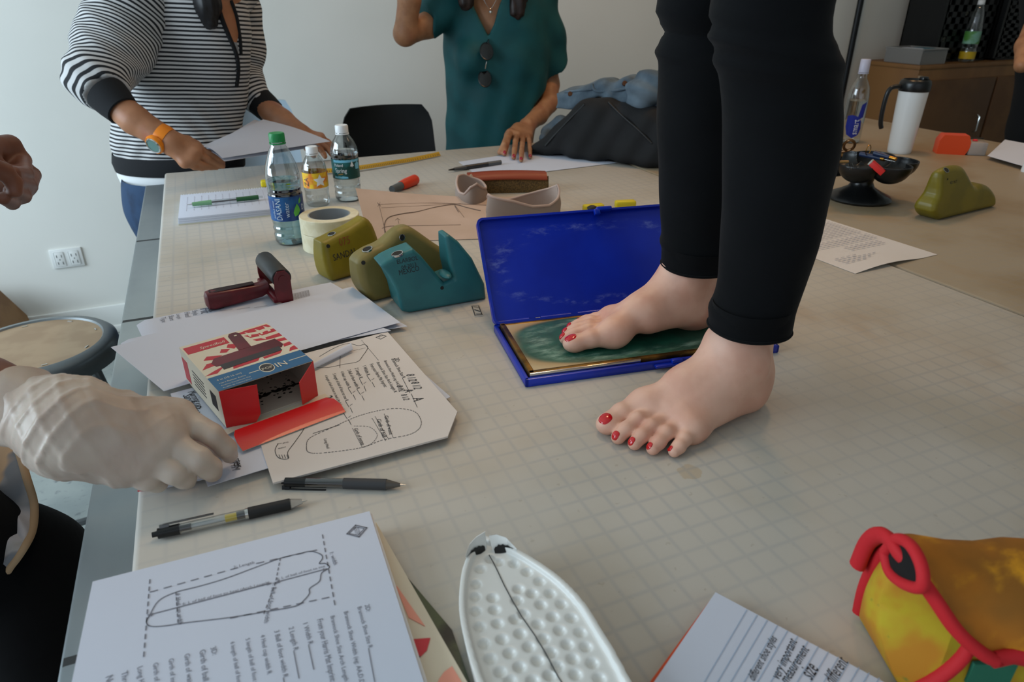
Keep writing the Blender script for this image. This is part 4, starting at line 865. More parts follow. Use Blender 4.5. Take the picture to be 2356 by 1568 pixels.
# ------------------------------------------------------------ shoe lasts
def last(name, label, px, base, ang, thick, m, vox=.0016, rnd=.012, side=0, seam=None, cuts=(), extra=None, ytop=.45, group=None, vary=None):
    """outline traced on the last's own upright mid-plane through its base point, given real breadth"""
    e = np.array([math.cos(ang), math.sin(ang), 0]); nr = np.array([-e[1], e[0], 0]); P0 = Z(*base)+nr*thick*.75
    def pl(x_, y_):
        d_ = ray(x_, y_); q = CAM+d_*(((P0-CAM)@nr)/(d_@nr)); return np.array([(q-P0)@e, q[2]-T])
    sp = [np.array([*pl(*p), 0]) for p in px]; sp = smooth_path(sp+[sp[0]], 3)[:-1] if extra != 'hard' else sp
    poly = np.array([p[:2] for p in sp]); poly[:, 1] = np.maximum(poly[:, 1], .0005); f2 = poly2d(poly); zt = poly[:, 1].max(); e_ = e.astype(np.float32)
    def F(X):
        q = X-P0.astype(np.float32); s_ = q@e_; w_ = q@nr.astype(np.float32); z_ = X[..., 2]-T
        d2 = f2(np.stack([s_[:, :, :], z_], -1)) if False else None
        return s_, w_, z_
    lo = np.array([poly[:, 0].min(), -thick-.01, -.002]); hi = np.array([poly[:, 0].max(), thick+.01, zt+.004])
    def local(X):
        q2 = X[:, 0, :, :][..., [0, 2]]; d2 = f2(q2)[:, None, :]
        zz = np.clip(X[..., 2]/zt, 0, 1); h = thick*(1-(1-ytop)*zz**1.2)
        if vary is not None: h = h*vary(X[..., 0])
        w_ = np.abs(X[..., 1])-h; a = np.maximum(d2+rnd, -rnd*0-9); a = d2+rnd; b = w_+rnd
        return (np.sqrt(np.maximum(a, 0)**2+np.maximum(b, 0)**2)+np.minimum(np.maximum(a, b), 0)-rnd).astype(np.float32)
    M = np.eye(4); M[:3, 0] = e; M[:3, 1] = nr; M[:3, 2] = (0, 0, 1); M[:3, 3] = (P0[0], P0[1], T)
    mb = sdf([('u', [local], 0, 0)], vox, bounds=(lo, hi), M=M); r_ = thing(name, label, 'shoe last', P0, group); build('last_body', mb, m, r_); return r_, bvh_of(mb)
M_ly = mat('last_yellow_green', '#8c7c1c', .42, col2='#827418', ns=18, bump=.1, bs=60); M_lo = mat('last_olive', '#877a44', .45, col2='#7c703c', ns=14, bump=.1, bs=60); M_lt = mat('last_teal', '#2f7478', .42, col2='#2a6a70', ns=16, bump=.1, bs=60); M_lg = mat('last_moss', '#7e7018', .38, col2='#726618', ns=14, bump=.1, bs=60)
def hole(r_, bv, x_, y_, rad, name='socket_tube', rim=True):
    h = hit(bv, x_, y_)
    if h is None: return
    n_ = h[1]/np.linalg.norm(h[1]); n_ = n_ if n_@ray(x_, y_) < 0 else -n_; M = axis(h[0], h[0]+n_)
    o_ = None
    if rim: o_ = build(name, MB().loft([np.c_[q*np.cos(np.linspace(0, 2*PI, 20, False)), q*np.sin(np.linspace(0, 2*PI, 20, False)), np.full(20, z_)] for q, z_ in [(rad, -.002), (rad, .0006), (rad*.82, .0008), (rad*.82, -.002)]], False, True, True, M), M_chrome, r_)
    build('hole', MB().lathe([(.0, .0001), (rad*.85, .0001), (rad*.85, .0004), (.0, .0004)], 18, M), mat('hole_dark', '#1c1b18', .7), o_ or r_)
def words(r_, bv, L, m=None):
    k = MB()
    for s_, a, b, hs in L: print_on(k, bv, s_, a, b, hs)
    if k.n: build('print', k, m or M_ink, r_)
r, bv = last('shoe_last', 'yellow-green last marked SANDAL beside the masking tape', [(729, 552), (745, 545), (764, 535), (790, 522), (817, 506), (831, 497), (848, 512), (862, 560), (880, 640), (860, 652), (815, 640), (785, 645), (758, 648), (742, 628), (732, 592)], (770, 646), .35, .03, M_ly, ytop=.55)
hole(r, bv, 763, 538, .0075); hole(r, bv, 755, 566, .004, rim=False)
words(r, bv, [('SANDAL', (768, 600), (822, 583), 1.3)]); words(r, bv, [('075', (782, 566), (806, 559), 1.3)], mat('red_pencil', '#8a4a24', .7))
r, bv = last('shoe_last', 'olive last with metal socket between the yellow-green and teal lasts', [(811, 600), (820, 586), (843, 570), (873, 556), (906, 525), (928, 517), (946, 523), (985, 551), (1019, 577), (1060, 640), (1050, 690), (960, 690), (902, 686), (876, 693), (852, 690), (832, 671), (818, 645)], (865, 692), .25, .031, M_lo, ytop=.5)
hole(r, bv, 845, 573, .009); hole(r, bv, 836, 604, .004, rim=False); hole(r, bv, 925, 546, .0055, rim=True)
r, bv = last('shoe_last', 'teal hinged last stamped MEXICO standing against the blue lid', [(866, 601), (880, 590), (905, 577), (941, 563), (960, 580), (985, 610), (1008, 637), (1024, 630), (1030, 629), (1022, 600), (1017, 560), (1015, 537), (1024, 533), (1046, 549), (1075, 585), (1100, 640), (1102, 683), (1050, 690), (1005, 705), (965, 718), (930, 717), (912, 700), (900, 655), (885, 625)], (945, 716), .04, .0335, M_lt, rnd=.006, ytop=.55, extra='hard')
hole(r, bv, 914, 583, .0095); hole(r, bv, 1017, 662, .0035, rim=False)
words(r, bv, [('ELARBOL', (914, 607), (962, 597), 1.15), ('04-2013', (924, 619), (958, 611), 1.1), ('MEXICO', (919, 633), (965, 622), 1.35)])
build('hinge_joint', MB().sph(np.array(Yp(1024, 630, 1.0)), (.009, .02, .005), 12), M_lt, r)
r, bv = last('shoe_last', 'moss-green last standing alone on the right board', [(2123, 482), (2128, 466), (2141, 444), (2150, 408), (2158, 392), (2178, 382), (2200, 380), (2212, 388), (2226, 424), (2243, 420), (2259, 426), (2269, 445), (2266, 464), (2254, 478), (2226, 486), (2198, 496), (2180, 504), (2152, 507), (2130, 496)], (2150, 508), .12, .029, M_lg, ytop=.36)
hole(r, bv, 2177, 391, .007); hole(r, bv, 2180, 412, .0025, rim=False); words(r, bv, [('42 NT', (2185, 424), (2202, 420), .9)])

# ------------------------------------------------------------ brown pattern paper leaning up behind the lasts
t = NT('pattern_paper'); t.put(t.b.inputs['Base Color'], t.mix(t.ramp(t.noise(7, 4), .35, .7), H('#c9b3a6'), H('#bda696'))); t.b.inputs['Roughness'].default_value = .7
k = MB(); A = Z(850, 610, .0); B = Z(1240, 590, .0); C = Z(1206, 447, .012); D = Z(818, 432, .05); n = 16; P = np.zeros((n, n, 3))
def psurf(u, v):
    q = A*(1-u)*(1-v)+B*u*(1-v)+C*u*v+D*(1-u)*v; q = q.copy(); q[2] = T+.0015+(.072*(1-u)**1.4*v**1.2)+.006*math.sin(PI*v)*(1-u); return q
A, B, C, D = Z(850, 556, .002), Z(1215, 545, .002), Z(1205, 449, .002), Z(818, 432, .074)
for i in range(n):
    for j in range(n): P[i, j] = psurf(i/(n-1), j/(n-1))
mb = MB().sheet(P, .0006); o = tag(build('pattern_paper', mb, t.m), 'large tan pattern paper with pencil shoe outline curling behind the lasts', 'paper')
bv = bvh_of(mb); k = MB()
def drw(pts, w_, n=8, sm=True):
    Q = [hit(bv, *p) for p in pts]; Q = [q[0] for q in Q if q is not None]
    if len(Q) > 1: strip(k, smooth_path(Q, n) if sm else Q, w_, (RT*0-FW), .0009)
drw([(871, 470), (1000, 467), (1120, 472)], .0011); drw([(878, 478), (990, 472), (1060, 468)], .0008); drw([(872, 470), (884, 520), (888, 535)], .0011, 2); drw([(884, 523), (900, 520), (950, 519), (1060, 517)], .001)
drw([(886, 535), (885, 515), (895, 500), (925, 492), (960, 487), (1005, 476), (1046, 471), (1075, 478), (1105, 485)], .003); drw([(1046, 471), (1068, 500)], .0011, 2); drw([(1046, 473), (1055, 488)], .003, 2); drw([(1000, 557), (1080, 555)], .001); drw([(918, 514), (915, 502)], .001, 2); drw([(910, 506), (915, 502), (920, 506)], .001, 1); drw([(868, 466), (876, 474)], .001, 1); drw([(875, 465), (869, 475)], .001, 1); drw([(879, 525), (889, 521)], .001, 1)
b_ = build('pencil_drawing', k, mat('pencil', '#6a5a52', .7), o); b_['kind'] = 'stuff'

# ------------------------------------------------------------ linen shoe upper, second upper, red clutch, marker, measure tape
def fabric(name, col, col2): 
    t = NT(name); wv = t.n('TexWave', wave_type='BANDS'); wv.inputs['Scale'].default_value = 420; t.put(wv.inputs['Vector'], t.pos()); t.put(t.b.inputs['Base Color'], t.mix(t.math('MULTIPLY', wv.outputs[0], .6), H(col), H(col2))); t.b.inputs['Roughness'].default_value = .85; t.bump(wv.outputs[0], .3, .0006); return t.m
M_lin = fabric('linen', '#a69488', '#7e6e66'); M_bind = mat('linen_binding', '#b8a298', .7); M_lnin = mat('linen_lining', '#b9a69a', .8, bump=.1, bs=90)
def upper(name, label, P0, ang, L, W_, hts, lift=0):
    """open fabric shoe upper: wall following a foot outline, top line rising at heel and throat"""
    r_ = thing(name, label, 'shoe upper', P0); e = np.array([math.cos(ang), math.sin(ang), 0]); f = np.array([-e[1], e[0], 0]); n = 48; R0, R1, R2 = [], [], []; top_ = []
    for i in range(n):
        a = 2*PI*i/n; x_ = L/2*math.cos(a); y_ = W_/2*math.sin(a)*(1+.18*math.cos(a)); h = np.interp(a, np.linspace(0, 2*PI, len(hts)), hts)
        b = P0+e*x_+f*y_; R0.append(b+[0, 0, .0005]); R1.append(P0+e*x_*1.02+f*y_*1.04+[0, 0, h*.5]); R2.append(P0+e*x_*.96+f*y_*.92+[0, 0, h]); top_.append(R2[-1])
    inn = lambda R, s_: [P0+(q-P0)*np.array([s_, s_, 1.]) for q in R]
    k = MB(); k.loft([R0, R1, R2], False); build('outer', k, M_lin, r_); k = MB(); k.loft([inn(R0, .96), inn(R1, .96), inn(R2, .96)], False); k.f = [q[::-1] for q in k.f]; build('lining', k, M_lnin, r_)
    build('binding', MB().tube(top_+[top_[0], top_[1]], .0028, 8, cap=False), M_bind, r_); build('insole', MB().prism([q[:2] for q in inn(R0, .97)], T+.0006, T+.003), M_lnin, r_); return r_
upper('shoe_upper', 'taupe linen shoe upper standing behind the blue lid', Z(1205, 500, .0035), .12, .185, .08, [.062, .05, .042, .036, .034, .045, .064, .058, .05, .034, .03, .04, .062])
upper('shoe_upper', 'second taupe linen upper behind the pattern paper, before the red wallet', Z(1085, 462, .0035), 1.2, .14, .075, [.04, .05, .052, .04, .03, .032, .05, .056, .04, .03, .03, .036, .04])
k = MB(); A, B = Z(1048, 440, .01), Z(1108, 440, .012); Cc = Z(1085, 400, .05)
k.add([A, B, Cc, A+[0, .004, 0], B+[0, .004, 0], Cc+[0, .004, 0]], [[0, 1, 2], [5, 4, 3], [0, 3, 4, 1], [1, 4, 5, 2], [2, 5, 3, 0]]); tag(build('leather_scrap', k, mat('tan_leather', '#a08468', .6)), 'tan leather scrap corner propped in front of the red wallet', 'leather')
W0 = Z(1080, 446); r = thing('leather_wallet', 'rust-red leather wallet with brown fabric front on the far side of the board', 'wallet', W0); e = (Z(1262, 442)-W0); Lw = np.linalg.norm(e); WM = frame(W0, e)
build('body', MB().prism([(0, 0), (.018, .0005), (.036, 0.0005), (.03, .034), (.006, .04), (0, .02)], 0, Lw, WM@np.array(Matrix(((0, 0, 1, 0), (1, 0, 0, 0), (0, 1, 0, 0), (0, 0, 0, 1))))), mat('brown_weave', '#6e5228', .8, col2='#4e3a1c', ns=300, bump=.3, bs=500), r)
build('flap', MB().sheet([[WM[:3, :3]@np.array([a*Lw*(1.0+.0*b)+(-.004+b*.0), yy, zz+.004*math.sin(PI*a)])+WM[:3, 3] for a in np.linspace(0, 1, 10)] for b, (yy, zz) in enumerate([(-.002, .034), (.003, .042), (.02, .047), (.05, .043), (.07, .03)])], .003), mat('rust_leather', '#8e3a20', .4, bump=.1, bs=80), r)
r = thing('glue_marker', 'grey marker with orange-red cap lying beyond the pattern paper', 'marker', Z(935, 425)); a, b = Z(908, 433, .011), Z(955, 413, .013); Lq = np.linalg.norm(b-a); MM = axis(a, b)
build('barrel', MB().lathe([(.0, -.012), (.009, -.012), (.0095, .0), (.0105, Lq*.35), (.0, Lq*.36)], 20, MM), mat('barrel_slate', '#5a6064', .4), r); build('cap', MB().lathe([(.0, Lq*.3), (.0115, Lq*.3), (.0135, Lq*.5), (.014, Lq*.98), (.013, Lq*1.02), (.0, Lq*1.02)], 12, MM, smooth=False), mat('cap_orange', '#e2401c', .4), r)
c_ = smooth_path([Z(742, 396, .006), Z(800, 392, .006), Z(850, 385, .007), (Z(900, 377, .006)), Z(950, 369, .004), Z(1012, 356, .004)], 6); k = MB(); P = [[p+np.array([0, .008*s_, .006*abs(s_)*0+.008*(1 if s_ > 0 else 0)]) for s_ in (-1, 1)] for p in c_]
o = tag(build('measuring_tape', MB().sheet(P, .0008), mat('tape_yellow', '#c99a1e', .5)), 'yellow measuring tape ribbon stretched along the far board behind the bottles', 'measuring tape')
k = MB()
for i in range(0, len(c_)-1):
    for q in (0, .5):
        p = c_[i]+(c_[i+1]-c_[i])*q; strip(k, [p+[0, -.007, .0004], p+[0, .0, .0046]], .0012, (0, -.5, .8), .0006)
b_ = build('tick_mark', k, M_ptd, o); b_['kind'] = 'stuff'
def yellow(name, label, px, h): 
    A, B = Z(*px[0], .01), Z(*px[1], .01); tag(build(name, MB().box((np.linalg.norm(B-A)/2, 0, 0), (np.linalg.norm(B-A), .02, .018), frame(A, B-A), bev=.005, seg=3), mat('yellow_plastic', '#d9c41c', .4)), label, 'clip')
yellow('yellow_clip', 'small yellow clip lying at the notebook edge by the tall bottle', [(600, 422), (632, 420)], 0)
yellow('yellow_clip', 'small yellow piece peeking over the blue lid near the trouser leg', [(1415, 470), (1462, 468)], 0)
yellow('yellow_clip', 'yellow piece with dark middle peeking over the blue lid beside its catch', [(1342, 480), (1388, 476)], 0)
A = Z(1362, 478, .021); tag(build('dark_button', MB().sph(A, (.012, .01, .006), 12), M_blk), 'dark round button on the yellow piece by the lid catch', 'button')

# ------------------------------------------------------------ spiral notebook with green pen
A, B, C, D = [Z(*p, .018) for p in [(407, 500), (652, 476), (640, 430), (405, 446)]]
r = thing('spiral_notebook', 'thick white spiral notebook under the green pen at the far left corner', 'notebook', Z(500, 490)); uu = B-A; vv = D-A; NMx = frame([A[0], A[1], T], uu); w_, h_ = np.linalg.norm(uu), np.linalg.norm(vv)*.98
build('back_cover', MB().box((w_/2, h_/2, .0012), (w_, h_, .0024), NMx), mat('cream_cover', '#d9d6c2', .6), r)
for i in range(3): build('page_block', MB().box((w_/2+.0008*(i-1), h_/2, .0045+.0046*i), (w_-.002, h_-.002, .0044), NMx, bev=.0004), M_pap, r)
k = MB(); n_ = 38
for i in range(n_):
    x_ = .004+(w_-.008)*i/(n_-1); k.tube([NMx[:3, :3]@np.array([x_, h_-.001+.0065*math.sin(a), .0085+.0085*math.cos(a)])+NMx[:3, 3] for a in np.linspace(0, 2*PI, 9)], .0006, 4, cap=False)
s_ = build('spiral_wire', k, mat('wire_white', '#d8dadc', .3), r); s_['kind'] = 'stuff'
k = MB()
for j in range(7):
    for i in range(12): a = NMx[:3, :3]@np.array([w_*(.08+.07*i), h_*(.25+.09*j), .0161])+NMx[:3, 3]; b = NMx[:3, :3]@np.array([w_*(.08+.07*i), h_*(.25+.09*j)+.014, .0161])+NMx[:3, 3]; strip(k, [a, b], .0009, lift=.0003)
b_ = build('handwriting', k, mat('faint_ink2', '#b9b6c4', .7), r); b_['kind'] = 'stuff'
M_gpale = thin_shell('green_shell', '#8fc49a', .15); M_gdk = mat('green_grip', '#245a32', .5)
k0, k1 = Z(430, 471, .0235), Z(598, 453, .0235)
pen(k0, k1, 'translucent green pen lying on the spiral notebook', 'click_pen', [('tip', 0, .07, .0006, .0022, M_chrome), ('grip', .07, .33, .0045, .0058, mat('pale_green', '#79ad80', .45)), ('barrel', .33, .67, .0048, .0048, M_shell), ('refill', .33, .67, .002, .002, M_ptd), ('cap', .67, .98, .0052, .0054, M_gdk), ('button', .98, 1.04, .0022, .0022, M_shell)])

# ------------------------------------------------------------ white moulded sole in the foreground
hz_ = .034; out_px = [(1082, 1262), (1100, 1238), (1122, 1232), (1185, 1258), (1240, 1290), (1292, 1328), (1338, 1375), (1372, 1425), (1412, 1490), (1450, 1560), (1500, 1660), (1490, 1760), (1380, 1800), (1230, 1780), (1150, 1680), (1098, 1568), (1068, 1470), (1056, 1400), (1058, 1340), (1066, 1298)]
sp = np.array([p[:2] for p in smooth_path([Z(*p, hz_) for p in out_px+[out_px[0]]], 4)[:-1]]); f_out = poly2d(sp)
dim = [(780, 440), (745, 560), (740, 660), (745, 775), (775, 900), (810, 1035), (860, 1155), (940, 1260), (860, 360), (925, 385), (1050, 400), (1155, 465), (1255, 540), (1340, 635), (1430, 720), (1510, 830), (1580, 945), (1625, 1060), (1675, 1190), (1730, 1310), (880, 670), (895, 765), (920, 875), (955, 1000), (1015, 1110), (1095, 1220), (1200, 1330), (1085, 600), (1195, 635), (1265, 725), (1360, 820), (1415, 930), (1475, 1040), (1520, 1155), (1540, 1280), (1075, 690), (1060, 840), (1100, 955), (1170, 1060), (1240, 1170), (1335, 1285), (1125, 800), (1240, 880), (1285, 995), (1345, 1105), (1395, 1215), (1600, 1420), (1480, 1400), (1380, 1390), (1280, 1420), (1790, 1430), (1690, 1460), (1020, 1330), (1110, 1410)]
DP = [Z(880+a/3.465, 1180+b/3.465, hz_-.004) for a, b in dim]
slit = [Z(880+a/3.465, 1180+b/3.465, hz_-.004) for a, b in [(850, 330), (890, 400), (970, 570), (1040, 700), (1110, 820), (1215, 970), (1300, 1110), (1400, 1300), (1480, 1420)]]
def sole(X):
    d2 = f_out(X[:, :, 0, :2])[:, :, None]; z_ = X[..., 2]-T; fl = (np.clip(z_/hz_, 0, 1)-1)*.004
    d_ = np.maximum(d2-fl, np.maximum(z_-hz_, -z_)); inner = np.maximum(d2+.0045+np.maximum(0, hz_-z_)*.3, hz_-.0045-z_); return np.maximum(d_, -inner).astype(np.float32)
lo = np.r_[sp.min(0)-.006, T-.001]; hi = np.r_[sp.max(0)+.006, T+hz_+.002]
mb = sdf([('u', [sole], 0, 0), ('s', [ell(p+[0, 0, .0006], (.0048, .0048, .0046)) for p in DP], 0, .0005), ('s', chain(slit, [.0006]*len(slit)), 0, .0008)], .00115, bounds=(lo, hi))
r = thing('moulded_sole', 'white perforated moulded sole with cut heel lying in the foreground', 'sole', Z(1220, 1450)); build('sole', mb, mat('sole_white', '#e6e6e2', .35, coat=.2), r)
k = MB()
for a, b in zip(slit[:-1], slit[1:]): k.tube([a+[0, 0, -.0004], b+[0, 0, -.0004]], .00045, 6)
build('cut_line', k, mat('slot_dark', '#303436', .6), r)
for lo_, up_, ink in [([(1072, 1284), (1090, 1280), (1108, 1276), (1121, 1266)], [(1071, 1278), (1080, 1252), (1096, 1235), (1116, 1223)], [(1082, 1276), (1098, 1262), (1119, 1247), (1121, 1265), (1100, 1274), (1084, 1281)]), ([(1136, 1276), (1152, 1276), (1172, 1272), (1190, 1264)], [(1125, 1232), (1142, 1229), (1164, 1236), (1189, 1262)], [(1135, 1260), (1150, 1252), (1170, 1253), (1186, 1264), (1165, 1272), (1138, 1275)])]:
    lw = [Z(*p, hz_-.006) for p in lo_]; tp = [Z(*p, hz_+.008) for p in up_]; k = MB(); rows = [[a+(b-a)*q for a, b in zip(lw, tp)] for q in np.linspace(0, 1, 5)]
    k.loft([[*q, *[p+(UP*.0-FW*-.0022) for p in q[::-1]]] for q in rows]); tb = build('heel_tab', k, mat('sole_white', '#e6e6e2', .35), r); kk = MB(); tt_ = np.linspace(0, 1, 13); at_ = lambda A_, t: np.array([np.interp(t, [0, .333, .667, 1], [q[i] for q in A_]) for i in range(3)]); Q = [at_(lw, t)+(at_(tp, t)-at_(lw, t))*.10-FW*.0012 for t in tt_[1:-1]]+[at_(lw, t)+(at_(tp, t)-at_(lw, t))*(.52+.06*(i % 2))*math.sin(PI*(.15+.7*t))-FW*.0012 for i, t in enumerate(tt_[::-1][1:-1])]
    if len(Q) > 3: kk.add(Q, [list(range(len(Q)))]); build('black_ink_patch', kk, mat('black_ink', '#121212', .4), tb)

# ------------------------------------------------------------ painted pouch
t = NT('painted_cloth'); c = t.mix(t.ramp(t.noise(16, 3), .35, .6), H('#b06a0c'), H('#8f5a10')); c = t.mix(t.ramp(t.noise(24, 4, t.vmul(t.pos(), (1, 1.6, .7))), .5, .68), c, H('#d99510')); c = t.mix(t.ramp(t.noise(11, 3), .6, .75), c, H('#6a5a14')); t.put(t.b.inputs['Base Color'], c); t.b.inputs['Roughness'].default_value = .8; t.bump(t.noise(900, 2), .25, .0005); M_flap = t.m
t = NT('painted_end'); c = t.mix(t.ramp(t.noise(22, 3), .4, .62), H('#b8a018'), H('#b87a14')); c = t.mix(t.ramp(t.noise(40, 3), .68, .74), c, H('#5e7a2a')); t.put(t.b.inputs['Base Color'], c); t.b.inputs['Roughness'].default_value = .8; t.bump(t.noise(900, 2), .25, .0005); M_end = t.m
M_rb = mat('red_binding', '#c01822', .75, bump=.3, bs=250, bd=.001)
r = thing('painted_pouch', 'yellow and orange painted cloth pouch with red binding at the corner', 'pouch', Z(2100, 1500)); a3, b3 = RT, np.array([math.sin(YAW), math.cos(YAW), 0])
E0 = Z(2012, 1500, 0)+a3*.002
prof = [(-.062, .002), (-.066, .026), (-.060, .05), (-.042, .074), (-.018, .09), (.012, .094), (.036, .083), (.05, .058), (.055, .03), (.05, .002)]
prof = [(p[0], p[1]) for p in smooth_path([np.array([p[0]*.66, p[1]*1.05, 0]) for p in prof], 4)]
k = MB(); rings = []
sh_ = lambda p, q, s_: a3*(.03*min(1, max(0, q/.06))*max(0, -p/.03)*max(0, 1-s_/.06)) if p < 0 else a3*0
for s_, sc_, bul in [(0, .94, 0), (.01, .98, 0), (.05, 1.0, 0), (.15, .99, 0), (.28, .97, 0)]: rings.append([E0+a3*s_+b3*p*sc_+sh_(p, q, s_)+np.array([0, 0, q*sc_]) for p, q in prof])
k.loft(rings); build('bag_body', k, M_end, r)
c0 = np.mean(rings[0], 0); k = MB(); k.loft([[c0+(p-c0)*q-a3*.022*(1-q*q) for p in rings[0]] for q in (1, .75, .5, .25, .02)]); build('end_panel', k, M_end, r)
# opening beneath the flap, ringed in red
op = [E0+a3*(.004-.45*q)+b3*q*.6+np.array([0, 0, z_]) for q, z_ in [(-.056, .060), (-.040, .048), (-.012, .052), (.004, .068), (-.004, .084), (-.036, .080)]]; pl_ = E0-a3*.006; op = [CAM+ray(*q)*(((pl_-CAM)@a3)/(ray(*q)@a3)) for q in [(2056, 1270), (2066, 1312), (2096, 1340), (2140, 1350), (2142, 1304), (2116, 1254), (2082, 1240)]]
op = smooth_path(op+[op[0]], 6)
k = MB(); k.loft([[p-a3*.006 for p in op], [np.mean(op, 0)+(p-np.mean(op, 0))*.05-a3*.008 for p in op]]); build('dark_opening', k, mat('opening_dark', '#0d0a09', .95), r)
build('binding', MB().tube([p-a3*.006 for p in op], .0042, 10, cap=False), M_rb, r)
# flap over the top and down the front
fp = [(.050, .05), (.043, .076), (.02, .094), (-.012, .096), (-.040, .084), (-.057, .068), (-.066, .056), (-.070, .047)]; fp = [(p[0], p[1]) for p in smooth_path([np.array([p[0]*.70, p[1]*1.07+.001, 0]) for p in fp], 5)]
P = [[E0+a3*(-.012+s_+(.058*max(0, (i/len(fp)-.4))/.6*(1-min(1, s_/.16))))+b3*(q+.003*math.sin(9*s_*9))+np.array([0, 0, z_+.002*math.sin(30*s_+i*.2)]) for s_ in np.linspace(0, .3, 14)] for i, (q, z_) in enumerate(fp)]
build('flap', MB().sheet(P, .003), M_flap, r)
edge = [p[0]+np.array([0, 0, .0005]) for p in P]; build('binding', MB().tube(edge, .0064, 12, flat=.75), M_rb, r); build('binding', MB().tube([edge[-1]]+P[-1], .0064, 12, flat=.75), M_rb, r)
rim_ = rings[0]; build('binding', MB().tube([p-a3*.001 for p in rim_[:-1]], .0058, 12, flat=.75), M_rb, r)
build('teal_patch', MB().box((.05, -.0445, .034), (.03, .003, .02), frame(E0, a3)), mat('teal_paint', '#1f6a52', .8), r)

# ------------------------------------------------------------ people
def skinmat(name, a, b_, red='#b5655a', rough=.5):
    t = NT(name); c = t.mix(t.ramp(t.noise(28, 4), .35, .68), H(a), H(b_)); c = t.mix(t.math('MULTIPLY', t.ramp(t.noise(16, 3), .52, .72), .35), c, H(red))
    t.put(t.b.inputs['Base Color'], c); t.b.inputs['Roughness'].default_value = rough; t.b.inputs['Subsurface Weight'].default_value = .12; t.b.inputs['Subsurface Radius'].default_value = (1, .35, .2); t.b.inputs['Subsurface Scale'].default_value = .005
    t.bump(t.noise(420, 2), .12, .0006); return t.m
M_sk1 = skinmat('pale_skin', '#e2b59f', '#d6a48e', '#cc7866'); M_sk2 = skinmat('tan_skin', '#a97452', '#9a6848', '#965040'); M_sk3 = skinmat('olive_skin', '#b07d58', '#9c6a48', '#9a5540'); M_sk4 = skinmat('brown_skin', '#7d4c36', '#6e4230', '#7a4030')
def hand(W, K, fingers, thumb, rk=.0125, n=None, rs=(.0092, .0085, .0078, .0068), arm=(), kf=.004, kj=.007):
    """palm from wrist W to four knuckles K, finger joints and thumb as bone chains"""
    W = np.asarray(W, float); K = [np.asarray(k_, float) for k_ in K]; st = []
    if arm: st.append(('u', chain(arm[0], arm[1]), .01, 0))
    palm = []
    for i, k_ in enumerate(K): palm.append(cap(W+(k_-W)*.15+(K[i]-K[1])*.25, k_, rk*1.1, rk*(.92 if i < 3 else .82)))
    palm += [cap(K[0], K[1], rk*.85), cap(K[1], K[2], rk*.85), cap(K[2], K[3], rk*.8)]
    st.append(('u', palm, .012, .016))
    for i, f in enumerate(fingers):
        s_ = [1, 1.05, .98, .85][i]; pts = [K[i]]+[np.asarray(q, float) for q in f]; st.append(('u', chain(pts, [r_*s_ for r_ in rs[:len(pts)]]), .003, kj if i == 0 else kf))
    th = [np.asarray(q, float) for q in thumb]; st.append(('u', chain(th, [.0135, .0112, .0098, .0082][:len(th)]), .004, .012))
    return st
